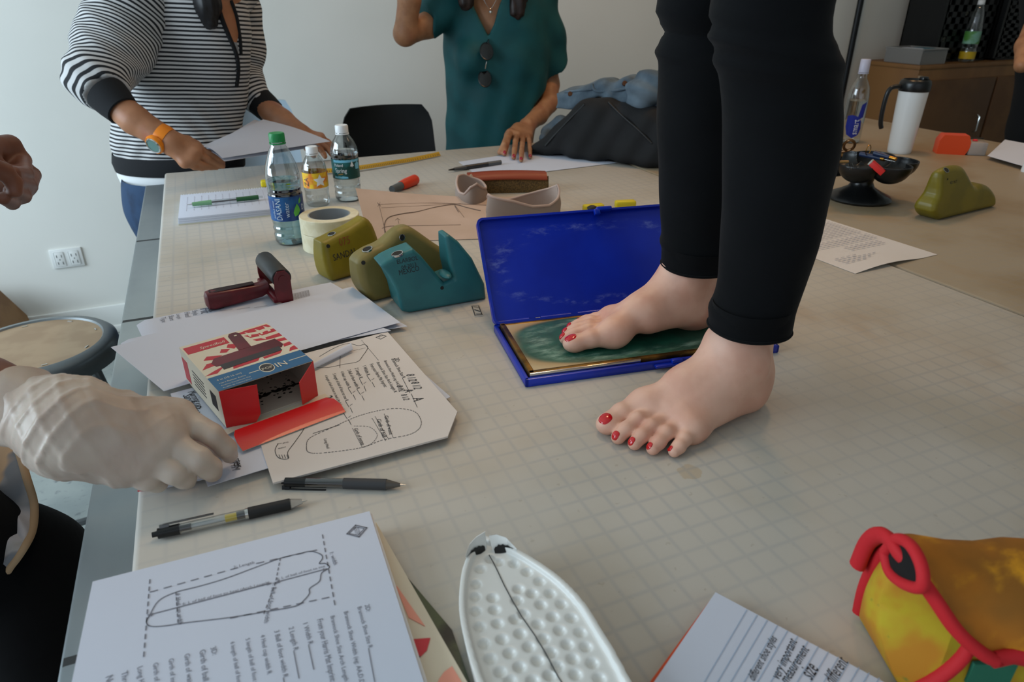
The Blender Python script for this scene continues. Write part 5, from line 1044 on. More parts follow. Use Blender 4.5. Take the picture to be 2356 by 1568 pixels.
# --- the person standing on the table: bare feet
def foot(O_, ang, left, toez=0, splay=1.0, sx=.93):
    """local x towards the toes, y towards the little toe"""
    s_ = 1 if left else -1
    M = np.array(Matrix.Translation(tuple(O_))@Matrix.Rotation(ang, 4, 'Z')@Matrix.Diagonal((sx, s_*.95, .96, 1)))
    S = [('u', [ell((.034, .0, .030), (.036, .029, .036)), cap((.022, 0, .05), (.028, 0, .12), .02, .017), cap((.028, 0, .12), (.022, 0, .16), .017, .02)], .02, 0),
         ('u', [cap((.059, .0, .09), (.043, 0, .135), .030, .026), cap((.043, 0, .135), (.032, 0, .165), .026, .025), cap((.06, 0, .06), (.060, 0, .095), .033, .029)], .02, .022),
         ('u', [ell((.064, -.03, .088), (.015, .01, .016)), ell((.052, .029, .074), (.014, .01, .018))], 0, .014),
         ('u', [cap((.075, -.003, .066), (.132, -.012, .042), .033, .022), cap((.132, -.012, .042), (.172, -.02, .025), .022, .0165), cap((.05, .014, .026), (.155, .03, .015), .024, .0145), cap((.05, -.012, .036), (.12, -.022, .032), .025, .02), cap((.09, .006, .045), (.15, .012, .026), .028, .016)], .02, .025),
         ('u', [ell((.176, -.03, .021), (.023, .019, .0205)), ell((.154, .035, .0145), (.019, .014, .0145)), cap((.178, -.026, .018), (.158, .03, .0135), .0165, .0125)], .012, .018)]
    toes = [([(.182, -.029, .019), (.212, -.0285, .0175), (.234, -.026, .0125)], [.0155, .0132, .0122]), ([(.178, -.009, .018), (.206, -.006, .021), (.226, -.003, .0155), (.239, -.001, .0095)], [.011, .0092, .0088, .0086]), ([(.174, .006, .0165), (.199, .0105, .0195), (.217, .0145, .0145), (.229, .0165, .009)], [.0105, .0088, .0084, .0082]),
            ([(.168, .02, .0145), (.190, .026, .0175), (.206, .031, .0125), (.216, .033, .0084)], [.0102, .0086, .0082, .0079]), ([(.158, .033, .013), (.176, .041, .014), (.189, .046, .0105), (.197, .0475, .0078)], [.0105, .0086, .0078, .0072])]
    for i, (p, r_) in enumerate(toes): S.append(('u', chain([np.array([q[0], q[1]*(1+.12*(splay-1)), q[2]]) for q in p], r_), .004, .011 if i == 0 else .0048))
    S.append(('u', [ell((.236, -.0255, .0125), (.0155, .0135, .0115))], 0, .006))
    S.append(('u', [cap((.1, -.004, .071), (.168, -.022, .0385), .0042, .003), cap((.11, .004, .064), (.165, .0, .0335), .003, .0025), cap((.108, .012, .057), (.16, .014, .029), .003, .0022)], 0, .012))
    mb = sdf(S, .0016, floor=0.0); v = mb.v[0]; mb.v[0] = np.c_[v, np.ones(len(v))]@M.T[:, :3]
    if s_ < 0: mb.f = [f[::-1] for f in mb.f]
    bv = bvh_of(mb); nails = []
    for i, (p, r_) in enumerate(toes):
        e, b_ = np.array(p[-1]), np.array(p[-2]); d = (e-b_); d[2] *= .5; d /= np.linalg.norm(d); n_ = np.array([0, 0, 1.])+d*.55; n_ -= d*(n_@d); n_ = np.array([0, 0, 1.])*.8+d*(.45 if i else .25); n_ /= np.linalg.norm(n_)
        side = np.cross(n_, d); side /= np.linalg.norm(side); dd = np.cross(side, n_); c = e+d*(.002 if i else .004); R = M[:3, :3]
        k = MB(); conform(k, bv, R@c+M[:3, 3]+R@n_*.004, R@side, R@dd, R@n_, [.0082, .0052, .0048, .0043, .0034][i], [.0088, .0058, .0055, .0048, .0036][i], .0007); nails.append(k)
    return mb, nails, M
LA = math.atan2(*(np.array([.579, .366])-np.array([.556, .585])))
Lh_, Lt_ = Z(1770, 935), Z(1397, 992); 
hl = np.array([.586, .574]); dl = np.array([.376, .553])-hl; aL = math.atan2(dl[1], dl[0])
footL, nailL, FM = foot((*(hl), T), aL, True, splay=1.6)
hr = np.array([.622, .752]); dr_ = np.array([.40, .772])-hr; aR = math.atan2(dr_[1], dr_[0])
hr = hr-dr_/np.linalg.norm(dr_)*.027; footR, nailR, FMR = foot((*(hr), T+PADZ), aR, False, sx=1.01)
person = thing('person', 'barefoot person in black trousers standing on the table with one foot on the green pad', 'person', (.6, .68, T))
build('body', merge(footL, footR), M_sk1, person)
M_nail = mat('nail_red', '#c40a14', .15, coat=.6)
for k in nailL+nailR: build('toenail', k, M_nail, person)
t = NT('black_trousers'); t.put(t.b.inputs['Base Color'], t.mix(t.ramp(t.noise(6, 4), .3, .7), H('#060709'), H('#090b0e'))); t.b.inputs['Roughness'].default_value = .85; t.b.inputs['Sheen Weight'].default_value = .04; t.b.inputs['Specular IOR Level'].default_value = .12; t.bump(t.noise(14, 3, t.vmul(t.pos(), (1, 1, 2.2))), .25, .008); M_trs = t.m
def leg_loft(rows, top_extra, folds=()):
    """rows: (left px, right px, y px, depth Y) down one leg"""
    R = []; 
    for xl, xr, y_, Y in rows:
        c = Yp((xl+xr)/2, y_, Y); R.append((c, rp((xr-xl)/2, c)*.985))
    R = top_extra+R; C3 = smooth_path([c for c, _ in R], 8); rr = [q[0] for q in smooth_path([np.array([r_, 0, 0]) for _, r_ in R], 8)]; a = np.linspace(0, 2*PI, 56, endpoint=False); rings = []
    for i, (c, r_) in enumerate(zip(C3, rr)):
        z_ = c[2]; w_ = np.zeros(56)
        for zf, ph, am, wd, tl in folds: w_ += am*np.exp(-((z_-zf-tl*np.cos(a-ph))/wd)**2)*(.55+.45*np.cos(a-ph))
        w_ += .0012*np.sin(3*a+z_*37)*np.sin(z_*23+a)
        rings.append(np.c_[c[0]+(r_+w_)*(np.cos(a)*RT[0]+np.sin(a)*b3[0]*.97), c[1]+(r_+w_)*(np.cos(a)*RT[1]+np.sin(a)*b3[1]*.97), np.full(56, z_)])
    e = rings[-1]; c = C3[-1]
    rings.append(c+(e-c)*[.955, .955, 1]+[0, 0, .001]); rings.append(c+(e-c)*[.95, .95, 1]+[0, 0, .03]); k = MB(); k.loft(rings, False); return k
hipc = np.array([.60, .70, 1.86])
kl = leg_loft([(1643, 1913, 10, .60), (1650, 1919, 110, .595), (1657, 1930, 190, .595), (1662, 1934, 260, .59), (1664, 1926, 350, .585), (1661, 1905, 450, .58), (1658, 1880, 550, .575), (1652, 1852, 640, .572), (1638, 1828, 705, .565), (1630, 1816, 754, .56)], [(np.array([.60, .64, 1.87]), .105), (np.array([.575, .63, 1.7]), .098), (np.array([.545, .615, 1.52]), .082)],
    [(1.352, 2.6, .006, .008, .006), (1.325, 2.9, .007, .007, .01), (1.30, 3.2, .004, .008, .012), (1.31, 0, .005, .01, 0), (1.045, 3.0, .003, .008, .004)])
kr = leg_loft([(1517, 1720, 5, .80), (1520, 1735, 95, .80), (1515, 1750, 150, .795), (1511, 1755, 250, .785), (1512, 1745, 345, .778), (1515, 1725, 435, .77), (1520, 1705, 520, .763), (1521, 1692, 580, .752), (1521, 1688, 612, .747)], [(np.array([.64, .80, 1.87]), .105), (np.array([.625, .81, 1.7]), .095), (np.array([.61, .82, 1.52]), .08)],
    [(1.352, 3.0, .006, .009, .004), (1.325, 3.1, -.006, .006, .004), (1.30, 3.0, .006, .008, .006), (1.06, 3.2, .003, .006, .003)])
tr = build('trousers', merge(kl, kr), M_trs, person)
hp = sdf([('u', [cap((.60, .64, 1.84), (.64, .80, 1.84), .12), ell((.62, .72, 1.93), (.14, .18, .12))], .05, 0)], .012); build('trouser_seat', hp, M_trs, person)
for k, i in ((kl, 0), (kr, 1)):
    ring = k.v[0][-56*3:-56*2]; build('hem', MB().tube([*(ring+[0, 0, .002]), ring[0]+[0, 0, .002]], .0016, 6, cap=False), M_trs, person)

# --- person in striped knit top at the far left corner
def stripemat(name, dark, light, period, duty=.5):
    t = NT(name); a = t.n('Attribute', attribute_name='stripe'); f = t.math('FRACT', t.math('DIVIDE', t.math('ADD', a.outputs['Fac'], t.math('MULTIPLY', t.noise(12, 2), period*.25)), period)); q = t.math('MULTIPLY', t.ramp(f, .04, .12), t.math('SUBTRACT', 1.0, t.ramp(f, duty, duty+.08)))
    t.put(t.b.inputs['Base Color'], t.mix(q, H(light), H(dark))); t.b.inputs['Roughness'].default_value = .85; t.bump(t.noise(700, 2), .2, .0006); return t.m
M_str = stripemat('striped_knit', '#15181e', '#c6c6c6', .0108, .5); M_knit = mat('black_knit', '#121418', .9, bump=.2, bs=700)
p = lambda x_, y_, Y: Yp(x_, y_, Y)
st_ = thing('person', 'person in black and white striped top with orange watch holding white papers', 'person', (-.05, 2.36, 0))
YS = 2.36
C_t = [p(420, -70, 2.3), p(425, 60, 2.32), p(420, 170, YS), p(408, 260, YS), p(408, 340, YS)]
hips = np.array([C_t[-1][0], YS+.03, .80])
nrm = b3
torso = [('u', chain(C_t, [rp(q, C_t[i]) for i, q in enumerate((128, 138, 137, 132, 140))], nrm, .74), .05, 0), ('u', [ell(p(500, 130, YS)-b3*.085+RT*.01, (.07, .062, .072)), ell(p(395, 150, YS)-b3*.1, (.07, .06, .072))], .03, .05), ('u', chain([p(300, -10, 2.3), p(420, -60, 2.3), p(545, -20, 2.36)], [.062, .075, .058]), .03, .05)]
dispf = lambda X: .0035*np.sin(X[..., 2]*70+8*np.sin(X[..., 0]*14)+3*np.sin(X[..., 1]*17))*np.clip((1.18-X[..., 2])*5, .15, 1)
def neck_cut(top_, bot, half, depth_n):
    """V opening: inside the wedge, in front of the plane"""
    top_, bot = np.asarray(top_), np.asarray(bot)
    def f(X):
        q = X-bot.astype(np.float32); u = q@RT.astype(np.float32); w_ = q[..., 2]; hh = (top_-bot)[2]; sl_ = ((top_-bot)@RT)/hh
        return np.maximum(np.maximum(np.abs(u-w_*sl_)-half*w_/hh, -w_), q@b3.astype(np.float32)-depth_n).astype(np.float32)
    return f
zhem = p(408, 352, YS)[2]
cut_ = [('s', [lambda X: (X[..., 2]-zhem).astype(np.float32)*1.0], 0, 0)]
sw = sdf(torso+[('s', [lambda X: (X[..., 2]-(zhem-.0)).astype(np.float32)*1.0], 0, 0)] if False else torso, .006, disp=dispf)
def clip_z(mb, z0, z1):
    v = mb.v[0]; keep = (v[:, 2] > z0) & (v[:, 2] < z1); idx = np.cumsum(keep)-1; mb.f = [[int(idx[i]) for i in f] for f in mb.f if all(keep[i] for i in f)]; mb.v = [v[keep]]; mb.n = int(keep.sum()); mb.sm = [True]*len(mb.f); mb.mi = [0]*len(mb.f); return mb
sw = clip_z(sw, zhem, 1.48); v = sw.v[0]
build('knit_top', sw, M_str, st_, {'stripe': v[:, 2]+.10*(v-C_t[2])@RT*.35-.25*np.maximum(0, (v-C_t[2])@(-b3))*.3})
def band_part(name, z0, z1, grow, m, root, src=None):
    cc = C_t[-1]; a = np.linspace(0, 2*PI, 48, False); rr = rp(143, cc)
    k = MB(); k.loft([np.c_[cc[0]+(rr+g)*np.cos(a)*RT[0]+(rr*.74+g)*np.sin(a)*b3[0], cc[1]+(rr+g)*np.cos(a)*RT[1]+(rr*.74+g)*np.sin(a)*b3[1], np.full(48, z_)] for z_, g in ((z0, grow), ((z0+z1)/2, grow+.004), (z1, grow-.002))], False); return build(name, k, m, root)
band_part('waistband', zhem-.042, zhem+.008, .002, M_knit, st_); band_part('undershirt_hem', zhem-.075, zhem-.03, -.004, mat('white_cotton', '#dcdfe0', .8), st_)
M_jean = mat('blue_denim', '#142c48', .8, col2='#1d3a5a', ns=14, bump=.25, bs=300)
cc = C_t[-1]; k = sdf([('u', [cap(cc+[0, .0, -.12], cc+[0, 0, -.16], rp(133, cc)), ], 0, 0), ('u', chain([cc-RT*.075+[0, 0, -.18], cc-RT*.07+[0, .02, -.5], cc-RT*.06+[0, .03, -.86]], [.105, .075, .06])+chain([cc+RT*.075+[0, 0, -.18], cc+RT*.085+[0, .02, -.5], cc+RT*.09+[0, .03, -.86]], [.105, .075, .06]), .02, .05)], .009); k = clip_z(k, .02, zhem-.055); build('jeans', k, M_jean, st_)
pk = MB(); q0 = cc-RT*(rp(133, cc)*.93)-b3*.06; build('jeans_pocket_seam', MB().tube(smooth_path([q0+[0, 0, -.1], q0+RT*.03-b3*.03+[0, 0, -.118], q0+RT*.045-b3*.04+[0, 0, -.19]], 6), .0022, 6), mat('seam_thread', '#8c6a48', .7), st_)
# arms: sleeve, cuff, skin
def sleeve(root, pts, rs, m, name='sleeve', stripe=True, disp=None, vox=.0055):
    e_ = pts[-1]; de = (e_-pts[-2])/np.linalg.norm(e_-pts[-2])
    k = sdf([('u', chain(pts, rs), .03, 0), ('s', [lambda X: ((e_-X)@de).astype(np.float32)], 0, 0)], vox, disp=disp); v = k.v[0]; S = np.zeros(len(v)); Wt = np.zeros(len(v)); n_ = len(pts)-1
    d0 = (pts[1]-pts[0])/np.linalg.norm(pts[1]-pts[0]); sp_ = smooth_path([pts[0]-d0*.2, *pts, e_+de*.2], 14); acc = 0
    for i, q_ in enumerate(sp_):
        acc += np.linalg.norm(q_-sp_[i-1]) if i else 0; w_ = np.exp(-(((v-q_)**2).sum(1))/(2*.034**2))+1e-30; S += w_*acc; Wt += w_
    S /= Wt
    return build(name, k, m, root, {'stripe': S} if stripe else None)
sdisp = lambda X: .003*np.sin(X[..., 2]*110+X[..., 0]*60)*np.sin(X[..., 0]*40+1)
SR, ER = p(300, 20, 2.26), p(222, 178, 2.12); CR0, CR1 = p(268, 232, 2.06), p(300, 258, 2.05)
sleeve(st_, [SR, p(262, 105, 2.2), ER, p(246, 216, 2.07)], [rp(92, SR), rp(80, SR), rp(64, ER), rp(47, ER)], M_str, disp=sdisp)
def cuffs(root, a, b, r0, r1, m): a, b = np.asarray(a), np.asarray(b); L = np.linalg.norm(b-a); build('cuff', MB().lathe([(r0*.9, 0), (r0, .002), ((r0+r1)/2+.001, L*.5), (r1, L-.002), (r1*.9, L)], 28, axis(a, b), cap=False), m, root)
cuffs(st_, p(243, 214, 2.07), p(284, 256, 2.03), rp(46, CR0), rp(37, CR0), M_knit)
WR = p(392, 326, 1.98)
hz = lambda x_, y_, h: Z(x_, y_, h)
armR = ([p(266, 238, 2.05), p(310, 276, 2.02), WR], [rp(34, CR0), rp(33, CR0), rp(27, WR)])
Kr = [p(452, 340, 1.98), p(450, 352, 1.965), p(440, 366, 1.955), p(425, 374, 1.95)]
hR = hand(WR, Kr, [[p(480, 352, 1.985), p(500, 366, 1.99), p(512, 374, 1.995)], [p(478, 366, 1.975), p(500, 378, 1.985), p(512, 382, 1.99)], [p(465, 379, 1.965), p(484, 384, 1.975), p(498, 385, 1.985)], [p(447, 384, 1.955), p(464, 387, 1.965), p(476, 386, 1.97)]], [p(412, 322, 1.99), p(432, 322, 1.995), p(452, 332, 2.0), p(466, 342, 2.0)], rk=.0145, arm=armR)
# other arm reaching along the far edge
SL, EL = p(548, 20, 2.42), p(556, 185, 2.40); WL = p(688, 305, 2.26)
sleeve(st_, [SL, p(560, 110, 2.42), EL, p(598, 236, 2.36)], [rp(52, SL), rp(46, SL), rp(42, EL), rp(34, EL)], M_str, disp=sdisp)
cuffs(st_, p(596, 232, 2.36), p(630, 262, 2.33), rp(33, EL), rp(29, EL), M_knit)
armL = ([p(610, 246, 2.34), p(650, 278, 2.3), WL], [rp(27, EL), rp(26, EL), rp(22, WL)])
Kl_ = [p(722, 332, 2.215), p(730, 326, 2.22), p(736, 320, 2.235), p(738, 314, 2.25)]
hL = hand(WL, Kl_, [[p(738, 345, 2.19), p(745, 354, 2.175), p(748, 360, 2.17)], [p(750, 340, 2.2), p(760, 350, 2.18), p(763, 356, 2.175)], [p(757, 334, 2.215), p(768, 345, 2.195), p(772, 350, 2.19)], [p(756, 326, 2.24), p(766, 335, 2.225), p(770, 340, 2.22)]], [p(700, 322, 2.24), p(706, 338, 2.21), p(714, 350, 2.19), p(722, 358, 2.18)], arm=armL)
neck = [('u', chain([p(470, 60, 2.27), p(500, -30, 2.25), p(505, -110, 2.22)], [.085, .055, .052]), .03, 0), ('u', [ell(p(515, -215, 2.19), (.078, .098, .115)), ell(p(515, -180, 2.19)-b3*.1, (.013, .02, .016))], .012, .02)]
chest = [('u', chain([q+b3*.012 for q in C_t[:4]], [rp(q, C_t[i]) for i, q in enumerate((118, 128, 127, 120))], nrm, .72), .05, 0)]
build('body', merge(sdf(hR, .0022), sdf(hL, .0025), sdf(chest+[(s_[0], s_[1], s_[2], .03) for s_ in neck], .006)), M_sk2, st_)
k = sdf([('u', [ell(p(515, -235, 2.2), (.09, .105, .118))], 0, 0), ('u', chain([p(470, -190, 2.2), p(465, -60, 2.19), p(478, 10, 2.18), p(482, 48, 2.18)], [.05, .035, .03, .022]), .02, .03)], .006, disp=lambda X: .002*np.sin(X[..., 0]*300+X[..., 1]*200)); face = p(515, -215, 2.19)-b3*.1
build('hair', k, mat('black_hair', '#0d0d10', .45), st_)
# neckline: dark placket down to the waist over a triangle of skin
bvs = bvh_of(sw)
def on_body(bv, pts, w_, m, name, root, lift=.003):
    Q = [hit(bv, *q) for q in pts]; Q = [q[0]-FW*lift for q in Q if q is not None]
    if len(Q) > 1: return build(name, MB().tube(smooth_path(Q, 5), w_, 8), m, root)
def skin_tri(bv, pts, m, name, root, lift=.0025):
    Q = [hit(bv, *q) for q in pts]; Q = [q[0]-FW*lift for q in Q if q is not None]
    if len(Q) > 2:
        k = MB(); n = len(Q); k.add([*Q, *[q+FW*.004 for q in Q]], [list(range(n)), list(range(2*n-1, n-1, -1))]+[[i, n+i, n+(i+1) % n, (i+1) % n] for i in range(n)]); return build(name, k, m, root)
skin_tri(bvs, [(502, 2), (540, 2), (546, 40), (550, 80), (545, 100), (534, 98), (520, 60), (508, 30)], M_sk2, 'open_neckline', st_, .006)
skin_tri(bvs, [(534, 98), (546, 100), (551, 118), (548, 132), (541, 120)], mat('grey_vest', '#8e949a', .7), 'vest', st_, .007)
on_body(bvs, [(500, 4), (512, 45), (528, 85), (544, 125), (549, 160), (545, 200)], .006, M_knit, 'placket', st_); on_body(bvs, [(532, 2), (545, 40), (553, 90), (555, 125)], .005, M_knit, 'placket', st_)
for y_ in (140, 165, 190): 
    h_ = hit(bvs, 547, y_)
    if h_ is not None: build('button', MB().sph(h_[0]-FW*.008, .004, 10), M_blk, st_)
# orange watch
wc = p(374, 322, 1.985); wd = WR-p(310, 276, 2.02); wd /= np.linalg.norm(wd); wc = p(310, 276, 2.02)+wd*np.linalg.norm(WR-p(310, 276, 2.02))*.8
WM_ = axis(wc-wd*.012, wc+wd*.012); M_or = mat('watch_orange', '#e8820e', .4)
wt = build('wristwatch', MB().lathe([(.026, -.001), (.0315, -.001), (.0325, .006), (.0325, .018), (.0315, .025), (.026, .025)], 32, WM_, cap=False), M_or, st_); wt['label'] = 'orange digital wristwatch with silver bezel'
fd = -FW*.55-RT*.35-UP*.6; fd -= wd*(fd@wd); fd /= np.linalg.norm(fd); fc = wc+fd*.033; FMx = axis(fc, fc+fd)
build('watch_case', MB().lathe([(.0, -.006), (.024, -.006), (.025, .0), (.0235, .005), (.0, .005)], 12, FMx, smooth=False), M_or, wt); build('watch_bezel', MB().lathe([(.0175, .004), (.0205, .0055), (.019, .0085), (.0165, .0075)], 32, FMx, cap=False), M_chrome, wt); build('watch_face', MB().lathe([(.0, .005), (.017, .005), (.017, .0068), (.0, .0068)], 28, FMx), mat('lcd_green', '#5d7d78', .2), wt)
# papers in the hands
def held(pts, label, dz=0.):
    A, B, C, D = pts; n = 12; P = np.zeros((n, n, 3))
    for i in range(n):
        for j in range(n): u, v_ = i/(n-1), j/(n-1); P[i, j] = A*(1-u)*(1-v_)+B*u*(1-v_)+C*u*v_+D*(1-u)*v_+[0, 0, .012*math.sin(PI*u)*(1-.5*v_)+dz]
    return tag(build('held_paper', MB().sheet(P, .0006), M_pap), label, 'paper')
held([p(458, 342, 1.99), p(512, 366, 1.96), p(760, 327, 2.17), p(606, 277, 2.26)], 'white sheet held between both hands of the striped-top person, upper one', .003)
held([p(460, 346, 1.995), p(516, 367, 1.965), p(735, 333, 2.16), p(585, 272, 2.30)], 'white sheet held beneath the other by the striped-top person', -.004)

# --- person in teal blouse
te = thing('person', 'person in teal blouse reaching down to papers with one arm raised', 'person', (.98, 2.48, 0)); YT = 2.48
M_teal = mat('teal_blouse', '#075054', .7, col2='#06464a', ns=7, bump=.1, bs=300)
EA0 = p(932, 78, YT-.06)
Ct = [p(1140, -30, YT), p(1138, 60, YT), p(1142, 160, YT), p(1140, 250, YT), p(1138, 330, YT), p(1136, 420, YT)]
tors = [('u', chain(Ct, [rp(q, Ct[i]) for i, q in enumerate((100, 112, 112, 104, 102, 104))], b3, .68), .05, 0), ('u', chain([p(1010, 20, YT), p(1100, -25, YT)], [.062, .06])+chain([p(1240, -10, YT), p(1185, -35, YT)], [.06, .06])+chain([p(1236, 0, YT), p(1256, 80, YT), p(1276, 190, YT)], [rp(44, Ct[0]), rp(43, Ct[0]), rp(42, Ct[0])])+chain([p(1030, 20, YT), p(960, 66, YT-.03)], [.052, .054]), .03, .045), ('u', [ell(p(1090, 130, YT)-b3*.075, (.06, .055, .06)), ell(p(1180, 130, YT)-b3*.075, (.06, .055, .06))], .03, .05)]
tdisp = lambda X: .004*np.sin((X@RT.astype(np.float32))*70+2.5*np.sin(X[..., 2]*9)+X[..., 1]*10)*np.clip((1.26-X[..., 2])*4, 0, 1)+.002*np.sin(X[..., 2]*50+X[..., 0]*40)
vc = neck_cut(p(1120, -20, YT), p(1126, 84, YT), rp(42, Ct[0]), -.03)
pR = (p(1222, 100, YT)@RT); pL = (p(1002, 60, YT)@RT); cR_, dR_ = p(1268, 166, YT), (p(1290, 202, YT)-p(1268, 166, YT)); dR_ /= np.linalg.norm(dR_); cL_, dL_ = p(984, 54, YT-.02), (EA0-p(1030, 22, YT)); dL_ /= np.linalg.norm(dL_)
sv_ = [lambda X: np.maximum(-((X-cR_)@dR_), pR-X@RT).astype(np.float32), lambda X: np.maximum(-((X-cL_)@dL_), X@RT-pL).astype(np.float32)]
bl = sdf(tors+[('s', [vc], 0, .004), ('s', sv_, 0, .003)], .0055, disp=tdisp); bl = clip_z(bl, .80, 1.46); build('blouse', bl, M_teal, te); bvt = bvh_of(bl)
c_ = Ct[-1]
k = sdf([('u', chain([c_+[0, 0, .06], c_+[0, 0, -.08]], [.15, .16], b3, .7), .02, 0), ('u', chain([c_-RT*.08+[0, 0, -.1], c_-RT*.08+[0, 0, -.77]], [.09, .055])+chain([c_+RT*.08+[0, 0, -.1], c_+RT*.08+[0, 0, -.77]], [.09, .055]), .02, .04)], .011); k = clip_z(k, .015, .83); build('trousers', k, mat('dark_trousers', '#14161a', .85), te)
WT = p(1214, 287, 2.27); Kt = [p(1174, 306, 2.19), p(1189, 313, 2.175), p(1203, 317, 2.18), p(1216, 314, 2.2)]
tips = [Z(1161, 354, .009), Z(1182, 362, .009), Z(1199, 368, .009), Z(1220, 361, .009)]
fing = []
for i, (k_, e) in enumerate(zip(Kt, tips)):
    a_ = k_+(e-k_)*.42+[0, 0, .012]-b3*.012; b_ = k_+(e-k_)*.76+[0, 0, .008]-b3*.006; fing.append([a_, b_, e])
hT = hand(WT, Kt, fing, [p(1188, 292, 2.25), p(1168, 312, 2.21), Z(1160, 334, .03), Z(1150, 350, .012)], rk=.014, arm=([p(1258, 130, YT), p(1264, 195, YT-.01), p(1262, 238, 2.40), p(1240, 266, 2.34), WT], [.036, .037, .034, .031, .0255]))
EA = p(932, 78, YT-.06); up_a = ([p(1030, 22, YT), p(985, 58, YT-.02), EA], [.042, .038, .036]); fo = ([EA, p(942, 0, YT-.08), p(965, -120, YT-.06)], [.036, .036, .024])
inner = [('u', chain([q+b3*.012 for q in Ct[:5]], [rp(q, Ct[i])-.012 for i, q in enumerate((98, 108, 106, 98, 96))], b3, .64), .05, 0), ('u', chain([p(1128, 20, YT)-b3*.02, p(1128, -90, YT-.02)], [.06, .052]), .03, .03), ('u', [ell(p(1128, -190, YT-.03), (.076, .095, .112)), ell(p(1128, -165, YT-.03)-b3*.098, (.012, .02, .016))], .012, .02)]
hu = hand(p(965, -120, YT-.06), [p(985, -165, YT-.09), p(992, -168, YT-.07), p(998, -168, YT-.05), p(1002, -162, YT-.03)], [[p(1005, -190, YT-.1), p(1020, -200, YT-.1), p(1030, -205, YT-.1)], [p(1012, -195, YT-.08), p(1030, -205, YT-.08), p(1040, -208, YT-.08)], [p(1016, -192, YT-.05), p(1034, -200, YT-.05), p(1044, -203, YT-.05)], [p(1018, -182, YT-.03), p(1032, -188, YT-.03), p(1040, -190, YT-.03)]], [p(975, -140, YT-.1), p(990, -150, YT-.12), p(1005, -160, YT-.13), p(1015, -168, YT-.13)])
hTm = sdf(hT, .0024); bvh_ = bvh_of(hTm)
build('body', merge(hTm, sdf([('u', chain(*up_a), .02, 0), ('u', chain(*fo), .01, .015)], .004), sdf(hu, .003), sdf(inner, .006)), M_sk3, te)
for i, e in enumerate(tips):
    a_ = fing[i][1]; d = e-a_; d /= np.linalg.norm(d); n_ = -FW*.8+UP*.3; n_ -= d*(n_@d); n_ /= np.linalg.norm(n_); k = MB(); conform(k, bvh_, e-d*.001+n_*.004, np.cross(n_, d), d, n_, .0052, .0075, .0008); build('fingernail', k, mat('nail_crimson', '#9c1030', .2, coat=.5), te)
k = sdf([('u', [ell(p(1128, -205, YT-.0), (.09, .105, .12))], 0, 0), ('u', chain([p(1078, -180, YT-.05), p(1066, -60, YT-.09), p(1072, 6, YT-.115)], [.045, .04, .024])+chain([p(1185, -180, YT-.05), p(1194, -50, YT-.1), p(1188, 28, YT-.12)], [.045, .044, .026])+chain([p(1128, -150, YT+.06), p(1130, 30, YT+.08)], [.08, .06]), .015, .03)], .006, disp=lambda X: .003*np.sin(X[..., 0]*260+X[..., 1]*170))
build('hair', k, mat('brown_hair', '#2b1a14', .45, col2='#1c110d', ns=60), te)
k = MB(); ch = [p(1105, -20, YT-.105), p(1116, 5, YT-.112), p(1128, 20, YT-.115), p(1139, 5, YT-.112), p(1150, -20, YT-.105)]
nk = build('necklace', k.tube(smooth_path(ch, 6), .0009, 6), M_chrome, te); build('pendant', MB().lathe([(.0, -.004), (.005, -.002), (.006, .0), (.005, .002), (.0, .004)], 12, axis(p(1129, 27, YT-.117), p(1129, 27, YT-.117)-FW*.01)), M_chrome, nk)
h_ = hit(bvt, 1118, 160)
if h_ is not None:
    sg = thing('sunglasses', 'dark round sunglasses hanging from the neckline of the teal blouse', 'sunglasses', h_[0]); M_lens = mat('lens_dark', '#0a0c0e', .08, coat=.6)
    for x_, y_ in ((1120, 125), (1116, 187)):
        q = hit(bvt, x_, y_); c = q[0]-FW*.024; Mx = axis(c, c-FW*.9+RT*.15); Mx2 = Mx@np.array(Matrix.Diagonal((1.0, 1.35, 1, 1)))
        l_ = build('lens', MB().lathe([(.0, -.001), (.0205, -.001), (.0205, .0015), (.012, .003), (.0, .0035)], 28, Mx2), M_lens, sg)
        build('lens_rim', MB().tube([Mx2[:3, :3]@np.array([.021*math.cos(a), .021*math.sin(a), .0005])+Mx2[:3, 3] for a in np.linspace(0, 2*PI, 29)], .0022, 8, cap=False), M_bp, l_)
    q1, q2 = hit(bvt, 1120, 148)[0]-FW*.022, hit(bvt, 1117, 164)[0]-FW*.022; build('bridge', MB().tube([q1, (q1+q2)/2-FW*.003, q2], .0018, 8), M_chrome, sg)
    q = hit(bvt, 1124, 92)[0]-FW*.006; build('temple', MB().tube([hit(bvt, 1120, 104)[0]-FW*.022, q, q+FW*.02-UP*.06], .002, 8), M_bp, sg)

# --- gloved person working at the left edge
gp = thing('person', 'person at the left edge with white latex glove, camouflage apron and bare fist', 'person', (-.6, 1.05, 0))
t = NT('latex_glove'); fn = t.noise(26, 3, t.vmul(t.pos(), (1.4, 1.4, .8))); t.put(t.b.inputs['Base Color'], t.mix(t.ramp(t.noise(14, 3), .35, .7), H('#cbbcae'), H('#b9a597'))); t.b.inputs['Roughness'].default_value = .42; t.b.inputs['Subsurface Weight'].default_value = .15; t.b.inputs['Subsurface Scale'].default_value = .006; t.bump(fn, .35, .006); M_glv = t.m
Wg = Z(172, 985, .088); Kg = [Z(408, 958, .066), Z(378, 1008, .064), Z(334, 1046, .057), Z(284, 1074, .047)]
fg = [[Z(489, 1000, .054), Z(520, 1030, .036), Z(528, 1046, .024)], [Z(456, 1056, .046), Z(482, 1076, .03), Z(488, 1086, .02)], [Z(402, 1086, .040), Z(424, 1098, .026), Z(430, 1104, .018)], [Z(340, 1102, .034), Z(362, 1110, .022), Z(370, 1112, .016)]]
thg = [Z(250, 925, .07), Z(345, 950, .045), Z(430, 1000, .03), Z(500, 1035, .018)]
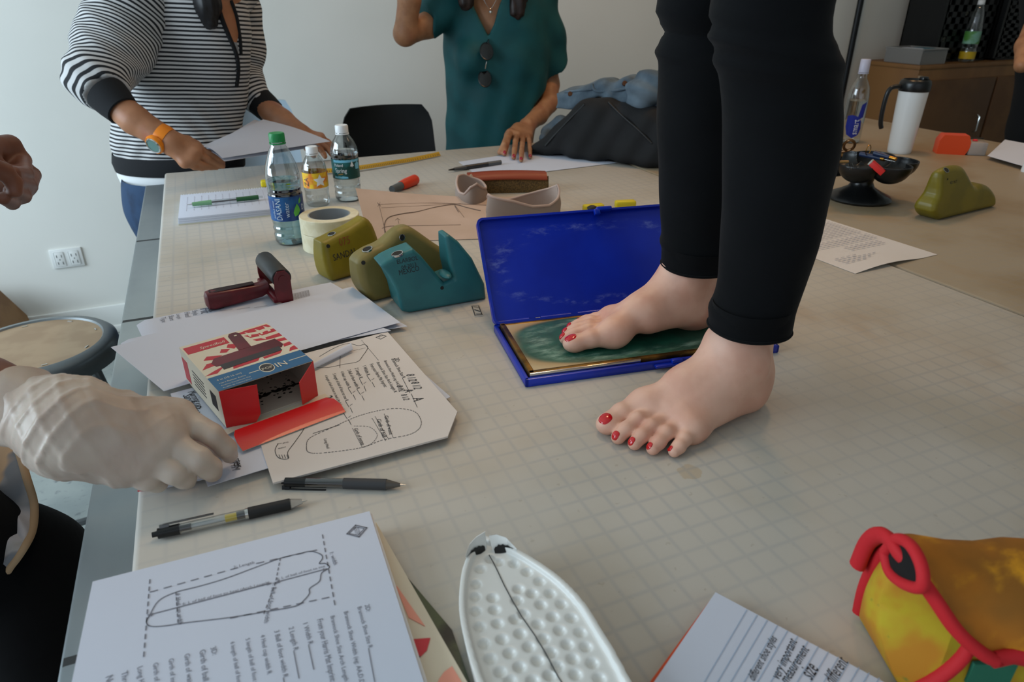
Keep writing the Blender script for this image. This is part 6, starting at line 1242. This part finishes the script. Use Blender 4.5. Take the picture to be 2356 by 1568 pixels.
gst = hand(Wg, Kg, fg, thg, rk=.0185, rs=(.0128, .0116, .0106, .009), kf=.0015, kj=.006, arm=([Z(64, 943, .098), Z(120, 955, .094), Wg, Z(262, 1000, .076)], [.0345, .034, .034, .03]))
gst.append(('s', [lambda X: ((X-Z(64, 943, .098))@((Wg-Z(64, 943, .098))/np.linalg.norm(Wg-Z(64, 943, .098)))).astype(np.float32)], 0, 0))
gst.append(('u', [cap(Wg, Z(330, 1000, .066), .036, .026), cap(Wg, Z(270, 1030, .06), .036, .022)], .02, .03))
gdir = Wg-Z(64, 943, .098); gdir /= np.linalg.norm(gdir); Wn = np.array(Wg)
def gdisp(X):
    s_ = (X-Wn.astype(np.float32))@gdir.astype(np.float32); v_ = X[..., 2]*1.0; o_ = X@np.cross(gdir, [0, 0, 1.]).astype(np.float32)
    f_ = np.exp(-((s_-.0)/.055)**2)
    w_ = np.sin(s_*330+o_*150+2.2*np.sin(o_*75+v_*60)); w2_ = np.sin(s_*190-o_*210+v_*120+1.7)
    return -.0022*f_*np.maximum(w_, .0)**2-.0014*f_*np.maximum(w2_, 0)**2+.0006*np.sin(s_*120+o_*90)
gm = sdf(gst, .0021, disp=gdisp); gl = build('glove', gm, M_glv, gp)
cf0 = Z(64, 943, .098); k = MB(); a = np.linspace(0, 2*PI, 40, False); MG = axis(cf0-gdir*.012, cf0); 
k.loft([np.c_[r_*(1+.04*np.sin(5*a+z_*90))*np.cos(a), r_*(1+.04*np.sin(4*a+1))*np.sin(a), z_+.002*np.sin(3*a)] for r_, z_ in ((.034, .03), (.037, .016), (.0395, .004), (.041, -.002), (.0395, -.004), (.037, .0))], False, True, True, MG); build('glove_cuff', k, M_glv, gl)
EG = np.array([-.46, .98, 1.10]); arm1 = sdf([('u', chain([cf0+gdir*.04, cf0-gdir*.05, EG, np.array([-.68, .93, 1.32])], [.028, .031, .042, .055]), .02, 0)], .004)
# bare fist further back
FX = lambda x_, y_, dx=0: Xp(x_, y_, -.285+dx)
Wf = FX(-55, 345, -.03); Kf = [FX(22, 335), FX(38, 372), FX(30, 410, .005), FX(10, 438, .005)]
ff_ = [[FX(52, 368, .01), FX(58, 400, .025), FX(30, 398, .03)], [FX(74, 402, .012), FX(66, 428, .025), FX(36, 420, .03)], [FX(62, 432, .015), FX(52, 450, .028), FX(26, 440, .03)], [FX(36, 455, .012), FX(28, 466, .022), FX(8, 456, .028)]]
fst = hand(Wf, Kf, ff_, [FX(-20, 385, .03), FX(10, 395, .04), FX(32, 420, .045), FX(36, 440, .045)], rk=.0155, rs=(.0125, .0118, .011, .0098), arm=([FX(-170, 330, -.1), Wf], [.036, .027]))
head = [('u', chain([np.array([-.7, 1.05, .9]), np.array([-.7, 1.05, 1.15]), np.array([-.72, 1.05, 1.36])], [.13, .14, .12], (1, 0, 0), .75), .05, 0), ('u', chain([np.array([-.72, .88, 1.36]), np.array([-.72, 1.22, 1.36])], [.06, .06]), .03, .04), ('u', chain([np.array([-.7, 1.05, 1.4]), np.array([-.68, 1.05, 1.53])], [.055, .05]), .02, .03), ('u', [ell((-.65, 1.05, 1.64), (.095, .078, .115)), ell((-.55, 1.05, 1.63), (.018, .012, .016))], .01, .02)]
build('body', merge(arm1, sdf(fst, .0026), sdf([('u', chain([FX(-170, 330, -.1), np.array([-.66, 1.5, 1.18]), np.array([-.7, 1.24, 1.33])], [.036, .042, .055]), .02, 0)], .005), sdf(head, .009)), M_sk4, gp)
k = sdf([('u', [ell((-.675, 1.05, 1.67), (.098, .09, .11)), ell((-.72, 1.05, 1.6), (.06, .085, .1))], .02, 0)], .009); build('hair', k, mat('black_hair', '#0d0d10', .45), gp)
t = NT('camouflage_cloth'); n1 = t.noise(9, 2); n2 = t.noise(7, 2, t.vmul(t.pos(), (1, 1.3, .8))); c = t.mix(t.ramp(n1, .46, .5), H('#a09c9a'), H('#c4a07c')); c = t.mix(t.ramp(n2, .53, .56), c, H('#77797e')); c = t.mix(t.ramp(t.noise(5, 2), .56, .6), c, H('#b4b0b4')); t.put(t.b.inputs['Base Color'], c); t.b.inputs['Roughness'].default_value = .85; M_camo = t.m
shirt = sdf([('u', chain([np.array([-.69, 1.05, .88]), np.array([-.7, 1.05, 1.15]), np.array([-.72, 1.05, 1.35])], [.155, .155, .13], (1, 0, 0), .75), .05, 0), ('u', chain([np.array([-.72, .86, 1.35]), np.array([-.60, .92, 1.26])], [.075, .065])+chain([np.array([-.72, 1.24, 1.35]), np.array([-.68, 1.38, 1.26])], [.075, .065]), .03, .05)], .009); build('shirt', shirt, mat('dark_shirt', '#1a1b1e', .9), gp)
ap = [(-30, 985), (22, 1000), (40, 1040), (58, 1100), (75, 1160), (72, 1215), (55, 1255), (25, 1298), (-5, 1322), (-120, 1330), (-160, 1150), (-110, 1010)]
AP = [Xp(x_, y_, -.34-.0007*max(0, 60-x_)) for x_, y_ in ap]; cA = np.mean(AP, 0); k = MB(); nA = len(AP); sp_ = smooth_path(AP+[AP[0]], 4)[:-1]; nA = len(sp_); ofs = np.array([-.012, 0, 0])
k.loft([[cA+(q-cA)*.3+[.012, 0, 0] for q in sp_], [cA+(q-cA)*.8+[.008, 0, 0] for q in sp_], sp_, [q+ofs for q in sp_], [cA+(q-cA)*.5+ofs*1.5 for q in sp_]]); apn = build('apron', k, M_camo, gp)
build('apron_binding', MB().tube([*[q+np.array([.002, 0, 0]) for q in sp_], sp_[0]], .0055, 8, cap=False, flat=.6), mat('apron_tan', '#a98c6c', .8), apn)
# black trousers: thighs and shins of the same person
Mtr = M_trs
k = sdf([('u', chain([np.array([-.60, 1.0, .84]), Xp(35, 1330, -.40), Xp(55, 1560, -.36)-[0, 0, .1], np.array([-.42, 1.12, .06])], [.13, .105, .085, .055]), .03, 0), ('u', chain([np.array([-.66, 1.1, .84]), np.array([-.58, 1.28, .45]), np.array([-.58, 1.25, .06])], [.13, .09, .055]), .03, .04)], .009); build('trousers', k, Mtr, gp)
for c in ((-.36, 1.12), (-.52, 1.25)): build('shoe', sdf([('u', [cap((c[0]-.1, c[1], .045), (c[0]+.1, c[1], .032), .045, .03)], 0, 0)], .006, floor=.002), M_blk, gp)

# --- dark-clothed person cut by the right edge
dp = thing('person', 'dark-clothed person partly in view at the right picture edge behind the table', 'person', (2.95, 1.75, 0)); YD = 1.95
q0, q1 = p(2352, 90, YD), p(2345, 190, YD-.02)
k = sdf([('u', chain([p(2450, -60, YD+.02), p(2440, 120, YD+.02), p(2410, 300, YD+.02)], [.15, .15, .16], b3, .72), .05, 0), ('u', chain([p(2395, -40, YD), p(2385, 60, YD)], [.07, .055]), .03, .05), ('u', chain([p(2400, 290, YD+.03), p(2420, 700, YD+.03)], [.125, .08]), .03, .04)], .009)
k = clip_z(k, .03, 1.5); build('clothes', k, mat('dark_cloth', '#0c0f14', .9), dp)
build('body', merge(sdf([('u', chain([p(2388, 50, YD-.01), p(2362, 105, YD-.06), p(2352, 150, YD-.1)], [.042, .036, .028]), .02, 0)], .004), sdf([('u', chain([p(2460, -70, YD), p(2460, -160, YD)], [.055, .05]), .02, 0), ('u', [ell(p(2460, -230, YD-.02), (.078, .095, .115))], .01, .02)], .007)), M_sk3, dp)

# ------------------------------------------------------------ chairs behind the table
def chair(name, label, px, Y, m, frm, top_round):
    (xl, xr, yt) = px; A = Yp(xl, yt+100, Y); B = Yp(xr, yt+96, Y); c = (A+B)/2; wd = np.linalg.norm((B-A)[:2]); ztop = Yp((xl+xr)/2, yt, Y)[2]; r = thing(name, label, 'chair', (c[0], c[1], 0)); Mx = frame((c[0], c[1], 0), (B-A)[0:2].tolist()+[0])
    zs = .46; ny = 13; nx = 17; P = []
    for i in range(ny):
        v = i/(ny-1); z = zs+.10+(ztop-zs-.10)*v; hw = wd/2*(1-.10*v)*(1 if v < .8 else math.sqrt(max(.0, 1-((v-.8)/.2)**2*top_round)))
        P.append([Mx[:3, :3]@np.array([hw*(2*j/(nx-1)-1), .05*(1-((2*j/(nx-1)-1)**2))+.03*v, z])+Mx[:3, 3] for j in range(nx)])
    P = np.array(P); k = MB(); off = Mx[:3, 1]*.014; k.loft([[*P[i], *[q-off for q in P[i][::-1]]] for i in range(ny)]); build('backrest', k, m, r)
    k = MB(); k.prism([(-wd/2, -.40), (wd/2, -.40), (wd/2*1.02, -.2), (wd/2, .02), (-wd/2, .02), (-wd/2*1.02, -.2)], zs-.02, zs, Mx); build('seat', k, m, r)
    for s_ in (-1, 1):
        build('back_support', MB().tube([Mx[:3, :3]@np.array([s_*wd*.4, .035, z_])+Mx[:3, 3] for z_ in (zs-.01, zs+.12, zs+.2)], .010, 8), frm, r)
        for y_ in (-.36, .0): build('leg', MB().tube([Mx[:3, :3]@np.array(q)+Mx[:3, 3] for q in [(s_*wd*.42, y_, zs-.02), (s_*wd*.5, y_+(.06 if y_ == 0 else -.04), .012)]], .0115, 8), frm, r)
chair('plastic_chair', 'black moulded chair between the two standing people at the far side', (785, 1008, 246), 2.95, mat('chair_black', '#0b0c0d', .6, bump=.1, bs=200), M_chrome, .35)
chair('metal_chair', 'pale blue-grey chair back glimpsed behind the striped-top person', (520, 694, 234), 2.96, mat('chair_grey', '#9aa9b4', .4), M_chrome, .35)

# ------------------------------------------------------------ black bag and denim jacket at the far edge
B0 = Z(1245, 340, .0); B1 = Z(1560, 373, 0); 
bagpx = [(1238, 342), (1246, 330), (1275, 295), (1310, 262), (1345, 232), (1400, 226), (1470, 240), (1540, 262), (1600, 290), (1620, 380), (1500, 374), (1400, 362), (1310, 352), (1262, 347)]
def slab(poly_px, base, ang, thick, name, m, root, vox=.005, rnd=.03, ytop=.5, disp=None, zmin=0.0):
    P0 = Z(*base); e = np.array([math.cos(ang), math.sin(ang), 0]); nr = np.array([-e[1], e[0], 0])
    def pl(x_, y_):
        d_ = ray(x_, y_); q = CAM+d_*(((P0-CAM)@nr)/(d_@nr)); return np.array([(q-P0)@e, q[2]-T])
    poly = np.array([q[:2] for q in smooth_path([np.array([*pl(*q), 0]) for q in poly_px+[poly_px[0]]], 3)[:-1]]); poly[:, 1] = np.maximum(poly[:, 1], zmin); f2 = poly2d(poly); zt = poly[:, 1].max(); z0 = poly[:, 1].min()
    def local(X):
        d2 = f2(X[:, 0, :, :][..., [0, 2]])[:, None, :]; h = thick*(1-(1-ytop)*np.clip((X[..., 2]-z0)/(zt-z0), 0, 1)**1.3); a = d2+rnd; b = np.abs(X[..., 1])-h+rnd
        d = np.sqrt(np.maximum(a, 0)**2+np.maximum(b, 0)**2)+np.minimum(np.maximum(a, b), 0)-rnd
        return (d+(disp(X) if disp else 0)).astype(np.float32)
    M = np.eye(4); M[:3, 0] = e; M[:3, 1] = nr; M[:3, 3] = (P0[0], P0[1], T)
    mb = sdf([('u', [local], 0, 0)], vox, bounds=((poly[:, 0].min(), -thick-.02, zmin-.002), (poly[:, 0].max(), thick+.02, zt+.01)), floor=zmin+.0005, M=M); return build(name, mb, m, root), mb
AB = math.atan2(*(B1-B0)[[1, 0]])
r = thing('shoulder_bag', 'slumped black cloth bag at the far table edge under a denim jacket', 'bag', Z(1400, 366))
_, bgm = slab(bagpx, (1400, 364), AB, .085, 'bag_body', mat('bag_black', '#0e0e0f', .85, col2='#151517', ns=9, bump=.2, bs=250), r, disp=lambda X: .005*np.sin(X[..., 0]*34+X[..., 2]*22)*np.sin(X[..., 2]*26+1)+.003*np.sin(X[..., 0]*80-X[..., 2]*40))
bvb = bvh_of(bgm); on_body(bvb, [(1345, 240), (1310, 275), (1275, 312), (1255, 335)], .004, mat('bag_piping', '#0a0b0c', .6), 'seam', r, 0.0); on_body(bvb, [(1400, 235), (1430, 265), (1470, 300), (1500, 330)], .003, mat('bag_piping', '#0a0b0c', .6), 'seam', r, 0.0)
r = thing('denim_jacket', 'faded blue denim jacket draped over the black bag', 'jacket', Z(1450, 340, .15))
t = NT('denim'); wv = t.noise(180, 3, t.vmul(t.pos(), (1, 1, .25))); t.put(t.b.inputs['Base Color'], t.mix(t.ramp(t.noise(10, 5), .35, .68), t.mix(wv, H('#36434e'), H('#44525e')), H('#647480'))); t.b.inputs['Roughness'].default_value = .9; t.bump(t.noise(700, 2), .3, .0006); M_den = t.m
jpx = [(1294, 208), (1330, 203), (1362, 190), (1400, 181), (1450, 179), (1490, 183), (1512, 165), (1560, 150), (1640, 170), (1660, 280), (1600, 300), (1520, 268), (1470, 246), (1420, 226), (1380, 226), (1340, 240), (1302, 262), (1297, 235)]
_, jm = slab(jpx, (1400, 350), AB, .075, 'jacket_body', M_den, r, rnd=.02, ytop=.6, zmin=.13, disp=lambda X: .006*np.sin(X[..., 0]*22+60*X[..., 2]+10*X[..., 1]+2*np.sin(X[..., 0]*30))+.0025*np.sin(X[..., 0]*70-X[..., 2]*90+3*np.sin(X[..., 0]*20)))
bvj = bvh_of(jm)
on_body(bvj, [(1362, 195), (1372, 210), (1420, 208), (1470, 195)], .0045, M_den, 'collar_seam', r, .002); on_body(bvj, [(1300, 212), (1340, 208), (1362, 206)], .0035, M_den, 'cuff_seam', r, .002)
for q in ((1312, 216), (1437, 192)):
    h_ = hit(bvj, *q)
    if h_ is not None: build('metal_button', MB().lathe([(.0, -.003), (.0075, -.003), (.007, .003), (.0, .0035)], 14, axis(h_[0]-FW*.001, h_[0]-FW)), mat('copper', '#6a4530', .35, metal=.8), r)
sl_ = sdf([('u', chain([hit(bvj, 1500, 200)[0], hit(bvj, 1480, 215)[0]-FW*.01, Z(1505, 250, .12), Z(1530, 300, .08)], [.05, .048, .042, .04]), .02, 0)], .005, disp=lambda X: .005*np.sin(X[..., 2]*120+X[..., 0]*50)); build('sleeve', sl_, M_den, r)
slv = sdf([('u', chain([Z(1290, 285, .05), Z(1262, 305, .02), Z(1250, 318, .016)], [.03, .022, .015]), .02, 0)], .004); build('jacket_hem', slv, M_den, r)

# ------------------------------------------------------------ wooden cabinet in the far right corner with crates, bin and bottle
XC, YC, ZC = 3.70, 2.92, 1.012
t = NT('cabinet_wood'); t.put(t.b.inputs['Base Color'], t.mix(t.ramp(t.noise(5, 6, t.vmul(t.pos(), (1, 1, .12))), .35, .65), H('#8a6236'), H('#74502c'))); t.b.inputs['Roughness'].default_value = .55; M_cab = t.m
r = thing('wooden_cabinet', 'brown wooden cabinet standing in the far right corner', 'cabinet', (XC+.7, 3.12, 0)); W2 = 1.9
build('body', MB().box((XC+W2/2, (YC+3.315)/2, (ZC-.02)/2), (W2, 3.315-YC, ZC-.024), bev=.003), M_cab, r); build('cabinet_top', MB().box((XC+W2/2, (YC+3.315)/2, ZC-.011), (W2+.01, 3.315-YC+.01, .022), bev=.003), M_cab, r)
for i in range(3):
    d_ = build('door', MB().box((XC+.03+.31+.62*i, YC-.009, .49), (.60, .018, .88), bev=.003), mat('door_wood', '#5e4026', .6, col2='#6a4a2c', ns=5), r); build('door_pull', MB().tube([(XC+.56+.62*i, YC-.02, .62), (XC+.56+.62*i, YC-.038, .63), (XC+.56+.62*i, YC-.038, .71), (XC+.56+.62*i, YC-.02, .72)], .005, 8), M_chrome, d_)
build('edge_highlight', MB().box((XC+.012, YC-.008, .86), (.022, .016, .2), bev=.002), mat('highlight_pale', '#a08a70', .6), r)  # pale box paints in the highlight along the cabinet's corner edge
CT = lambda x_, y_, Y: Yp(x_, y_, Y)
def crate(name, label, x0, x1, z0, z1, y0, y1, nx_, nz_, m, dots):
    rr = thing(name, label, 'crate', ((x0+x1)/2, (y0+y1)/2, z0)); w_ = .008
    k = MB(); k.box(((x0+x1)/2, (y0+y1)/2, z0+.005), (x1-x0, y1-y0, .01)); build('base', k, m, rr)
    for nm, a, b in (('back_panel', (x0, y1-w_, z0), (x1, y1, z1)), ('side_panel', (x0, y0, z0), (x0+w_, y1, z1)), ('side_panel', (x1-w_, y0, z0), (x1, y1, z1))): build(nm, MB().box([(a[i]+b[i])/2 for i in range(3)], [b[i]-a[i] for i in range(3)]), m, rr)
    k = MB(); rows = np.linspace(z0+.03, z1, nz_+1); cols = np.linspace(x0, x1, nx_+1)       # pierced front: bars between the holes
    for z_ in rows: k.box(((x0+x1)/2, y0+w_/2, z_), (x1-x0, w_, (z1-z0)/nz_*.5))
    for x_ in cols: k.box((x_, y0+w_/2, (z0+z1)/2+.006), ((x1-x0)/nx_*.5, w_, z1-z0-.012))
    f_ = build('pierced_front', k, m, rr); f_['kind'] = 'stuff'
    k = MB()
    for i, (x_, z_, q) in enumerate(dots): k.sph((x_, y0+.045, z_), (q, q*.6, q), 8)
    if dots: b_ = build('pale_contents', k, mat('pale_bits', '#b9b9a8', .6), rr); b_['kind'] = 'stuff'
M_cr = mat('crate_black', '#0c0d0e', .45)
c0, c1 = CT(2148, 105, 3.05), CT(2262, 105, 3.05)
crate('plastic_crate', 'black pierced crate with pale bits on the cabinet, behind the green-labelled bottle', c0[0], c1[0], ZC, 1.42, 3.02, 3.28, 6, 6, M_cr, [(c0[0]+.03+rng.uniform(0, c1[0]-c0[0]-.06), ZC+.06+rng.uniform(0, .2), rng.uniform(.012, .02)) for _ in range(12)])
c0, c1 = CT(2285, 120, 3.0), CT(2450, 120, 3.0)
crate('plastic_crate', 'black pierced crate on the cabinet at the right picture edge', c0[0], c1[0], ZC, 1.36, 2.98, 3.26, 9, 8, M_cr, [])
q0, q1 = CT(2268, 60, 3.12), CT(2312, 60, 3.12); tag(build('paper_roll', MB().lathe([(.0, ZC), (.05, ZC), (.05, 1.5), (.0, 1.5)], 20, frame((q0[0]+.03, 3.1, 0), (1, 0, 0))), M_paw), 'pale paper roll standing between the two black crates', 'paper roll') if False else None
b0, b1 = CT(1990, 130, 3.0), CT(2190, 138, 2.98)
rr = thing('storage_tray', 'shallow clear plastic tray of odds and ends on the cabinet', 'tray', ((b0[0]+b1[0])/2, 3.05, ZC)); M_tray = thin_shell('tray_clear', '#d9d9d6', .3)
k = MB(); x0, x1 = XC+.02, CT(2148, 105, 3.05)[0]-.02; k.box(((x0+x1)/2, 3.06, ZC+.004), (x1-x0, .24, .006))
for c, s_ in [(((x0+x1)/2, 2.945, ZC+.04), (x1-x0, .005, .075)), (((x0+x1)/2, 3.18, ZC+.04), (x1-x0, .005, .075)), ((x0, 3.06, ZC+.04), (.005, .24, .075)), ((x1, 3.06, ZC+.04), (.005, .24, .075))]: k.box(c, s_)
build('tray_shell', k, mat('tray_grey', '#8d8c8a', .35, alpha=.75), rr); build('rim', MB().tube([(x0, 2.94, ZC+.078), (x1, 2.94, ZC+.078), (x1, 3.185, ZC+.078), (x0, 3.185, ZC+.078), (x0, 2.94, ZC+.078)], .005, 6), mat('tray_rim', '#8a8a88', .4), rr)
for nm, lb, cx_, sx, m in [('white_bundle', 'white bundle lying in the clear tray on the cabinet',   .065, .045, M_pap), ('teal_pouch', 'muted blue pouch in the clear tray beside the white bundle', .165, .035, mat('dull_teal', '#4f6f7a', .6)), ('dark_folder', 'dark folder lying across the clear tray on the cabinet', .115, .11, mat('folder_dark', '#35312b', .7))]:
    zz = ZC+.065 if nm != 'dark_folder' else ZC+.026
    tag(build(nm, MB().box((XC+cx_, 3.05, zz), (sx*1.6, .12, .034), np.array(Matrix.Identity(4)), bev=.012), m), lb, 'supplies')
cq = CT(2225, 128, 2.97); pr = [(.036, 0), (.041, .01), (.041, .06), (.037, .075), (.041, .09), (.041, .17), (.036, .2), (.03, .25), (.02, .29), (.016, .30), (.016, .31)]
r, M = bottle('water_bottle', 'green and yellow labelled clear bottle standing on the wooden cabinet', cq[0], 2.97, ZC, pr, (.018, .305, .325), M_wcap); band(r, M, 'label', .041, .02, .058, mat('label_yellow2', '#c9a81e', .5)); band(r, M, 'upper_label', .0415, .10, .165, mat('label_mint', '#7fb09a', .5, col2='#4f8a3c', ns=20)); 
# ------------------------------------------------------------ stool, cardboard and bottle on the floor
cs = np.array([-.472, 1.83]); zs = .62; rs_ = .18
r = thing('metal_stool', 'round stool with tan board seat and grey metal rim by the wall', 'stool', (cs[0], cs[1], 0)); SM = frame((cs[0], cs[1], 0), (1, 0, 0)); M_gm = mat('stool_grey', '#6f7476', .35, metal=.5)
build('rim', MB().lathe([(rs_*.8, zs-.006), (rs_*.83, zs), (rs_*.93, zs-.003), (rs_*.985, zs-.012), (rs_, zs-.03), (rs_*.985, zs-.05), (rs_*.9, zs-.055)], 56, SM, cap=False), M_gm, r)
se = build('seat_board', MB().lathe([(.0, zs-.02), (rs_*.83, zs-.02), (rs_*.83, zs-.004), (.0, zs-.004)], 56, SM), mat('hardboard', '#a48a6c', .5, col2='#987d60', ns=12), r)
for a in np.linspace(.3, 2*PI+.3, 9)[:-1]: build('staple', MB().box((0, 0, 0), (.012, .003, .0015), frame((cs[0]+rs_*.74*math.cos(a), cs[1]+rs_*.74*math.sin(a), zs-.0032), (-math.sin(a), math.cos(a), 0))), M_chrome, se)
for i in range(4):
    a = PI/4+i*PI/2+.35; ca, sa = math.cos(a), math.sin(a); build('leg', MB().tube([(cs[0]+rs_*.7*ca, cs[1]+rs_*.7*sa, zs-.03), (cs[0]+rs_*1.22*ca, cs[1]+rs_*1.22*sa, .012)], .012, 10), M_gm, r)
for z_, q in ((.21, 1.04), (.40, .90)):
    k = MB(); k.tube([(cs[0]+rs_*q*math.cos(a), cs[1]+rs_*q*math.sin(a), z_) for a in np.linspace(0, 2*PI, 49)], .009, 8, cap=False); build('foot_ring', k, M_gm, r)
q = Z(0, 0); cb = np.array([-.985, 3.12])
r = thing('cardboard_box', 'crumpled brown cardboard box on the floor against the back wall', 'box', (cb[0], cb[1], 0)); M_kr = mat('kraft', '#8d6a44', .75, col2='#7c5a38', ns=9, bump=.3, bs=30, bd=.004); zt = Yp(40, 676, 3.12)[2]
k = MB(); k.loft([[(cb[0]-.17, 2.98, 0), (cb[0]+.18, 2.98, 0), (cb[0]+.16, 3.29, 0), (cb[0]-.17, 3.29, 0)], [(cb[0]-.17, 2.97, zt*.5), (cb[0]+.165, 2.97, zt*.5), (cb[0]+.15, 3.28, zt*.5), (cb[0]-.17, 3.28, zt*.5)], [(cb[0]-.16, 3.0, zt*.9), (cb[0]+.10, 3.0, zt*.94), (cb[0]+.09, 3.24, zt), (cb[0]-.16, 3.26, zt)]], smooth=False); build('carton', k, M_kr, r)
for pts in ([(cb[0]-.16, 3.0, zt*.9), (cb[0]+.03, 2.995, zt*.93), (cb[0]+.06, 2.93, zt*.75), (cb[0]-.16, 2.92, zt*.72)], [(cb[0]-.15, 3.02, zt+.002), (cb[0]+.10, 3.02, zt*.96), (cb[0]+.08, 3.22, zt+.012), (cb[0]-.15, 3.24, zt+.006)]):
    P = [np.array(q) for q in pts]; build('carton_flap', MB().sheet([[P[0], P[1]], [(P[0]+P[3])/2+[0, 0, .006], (P[1]+P[2])/2+[0, 0, .004]], [P[3], P[2]]], .004, smooth=False), M_kr, r)
q = Xp(150, 1530, -.245); r = thing('drink_cup', 'clear plastic cup seen below the table corner under the front papers', 'cup', (q[0]-.0, q[1], 0)) if False else None
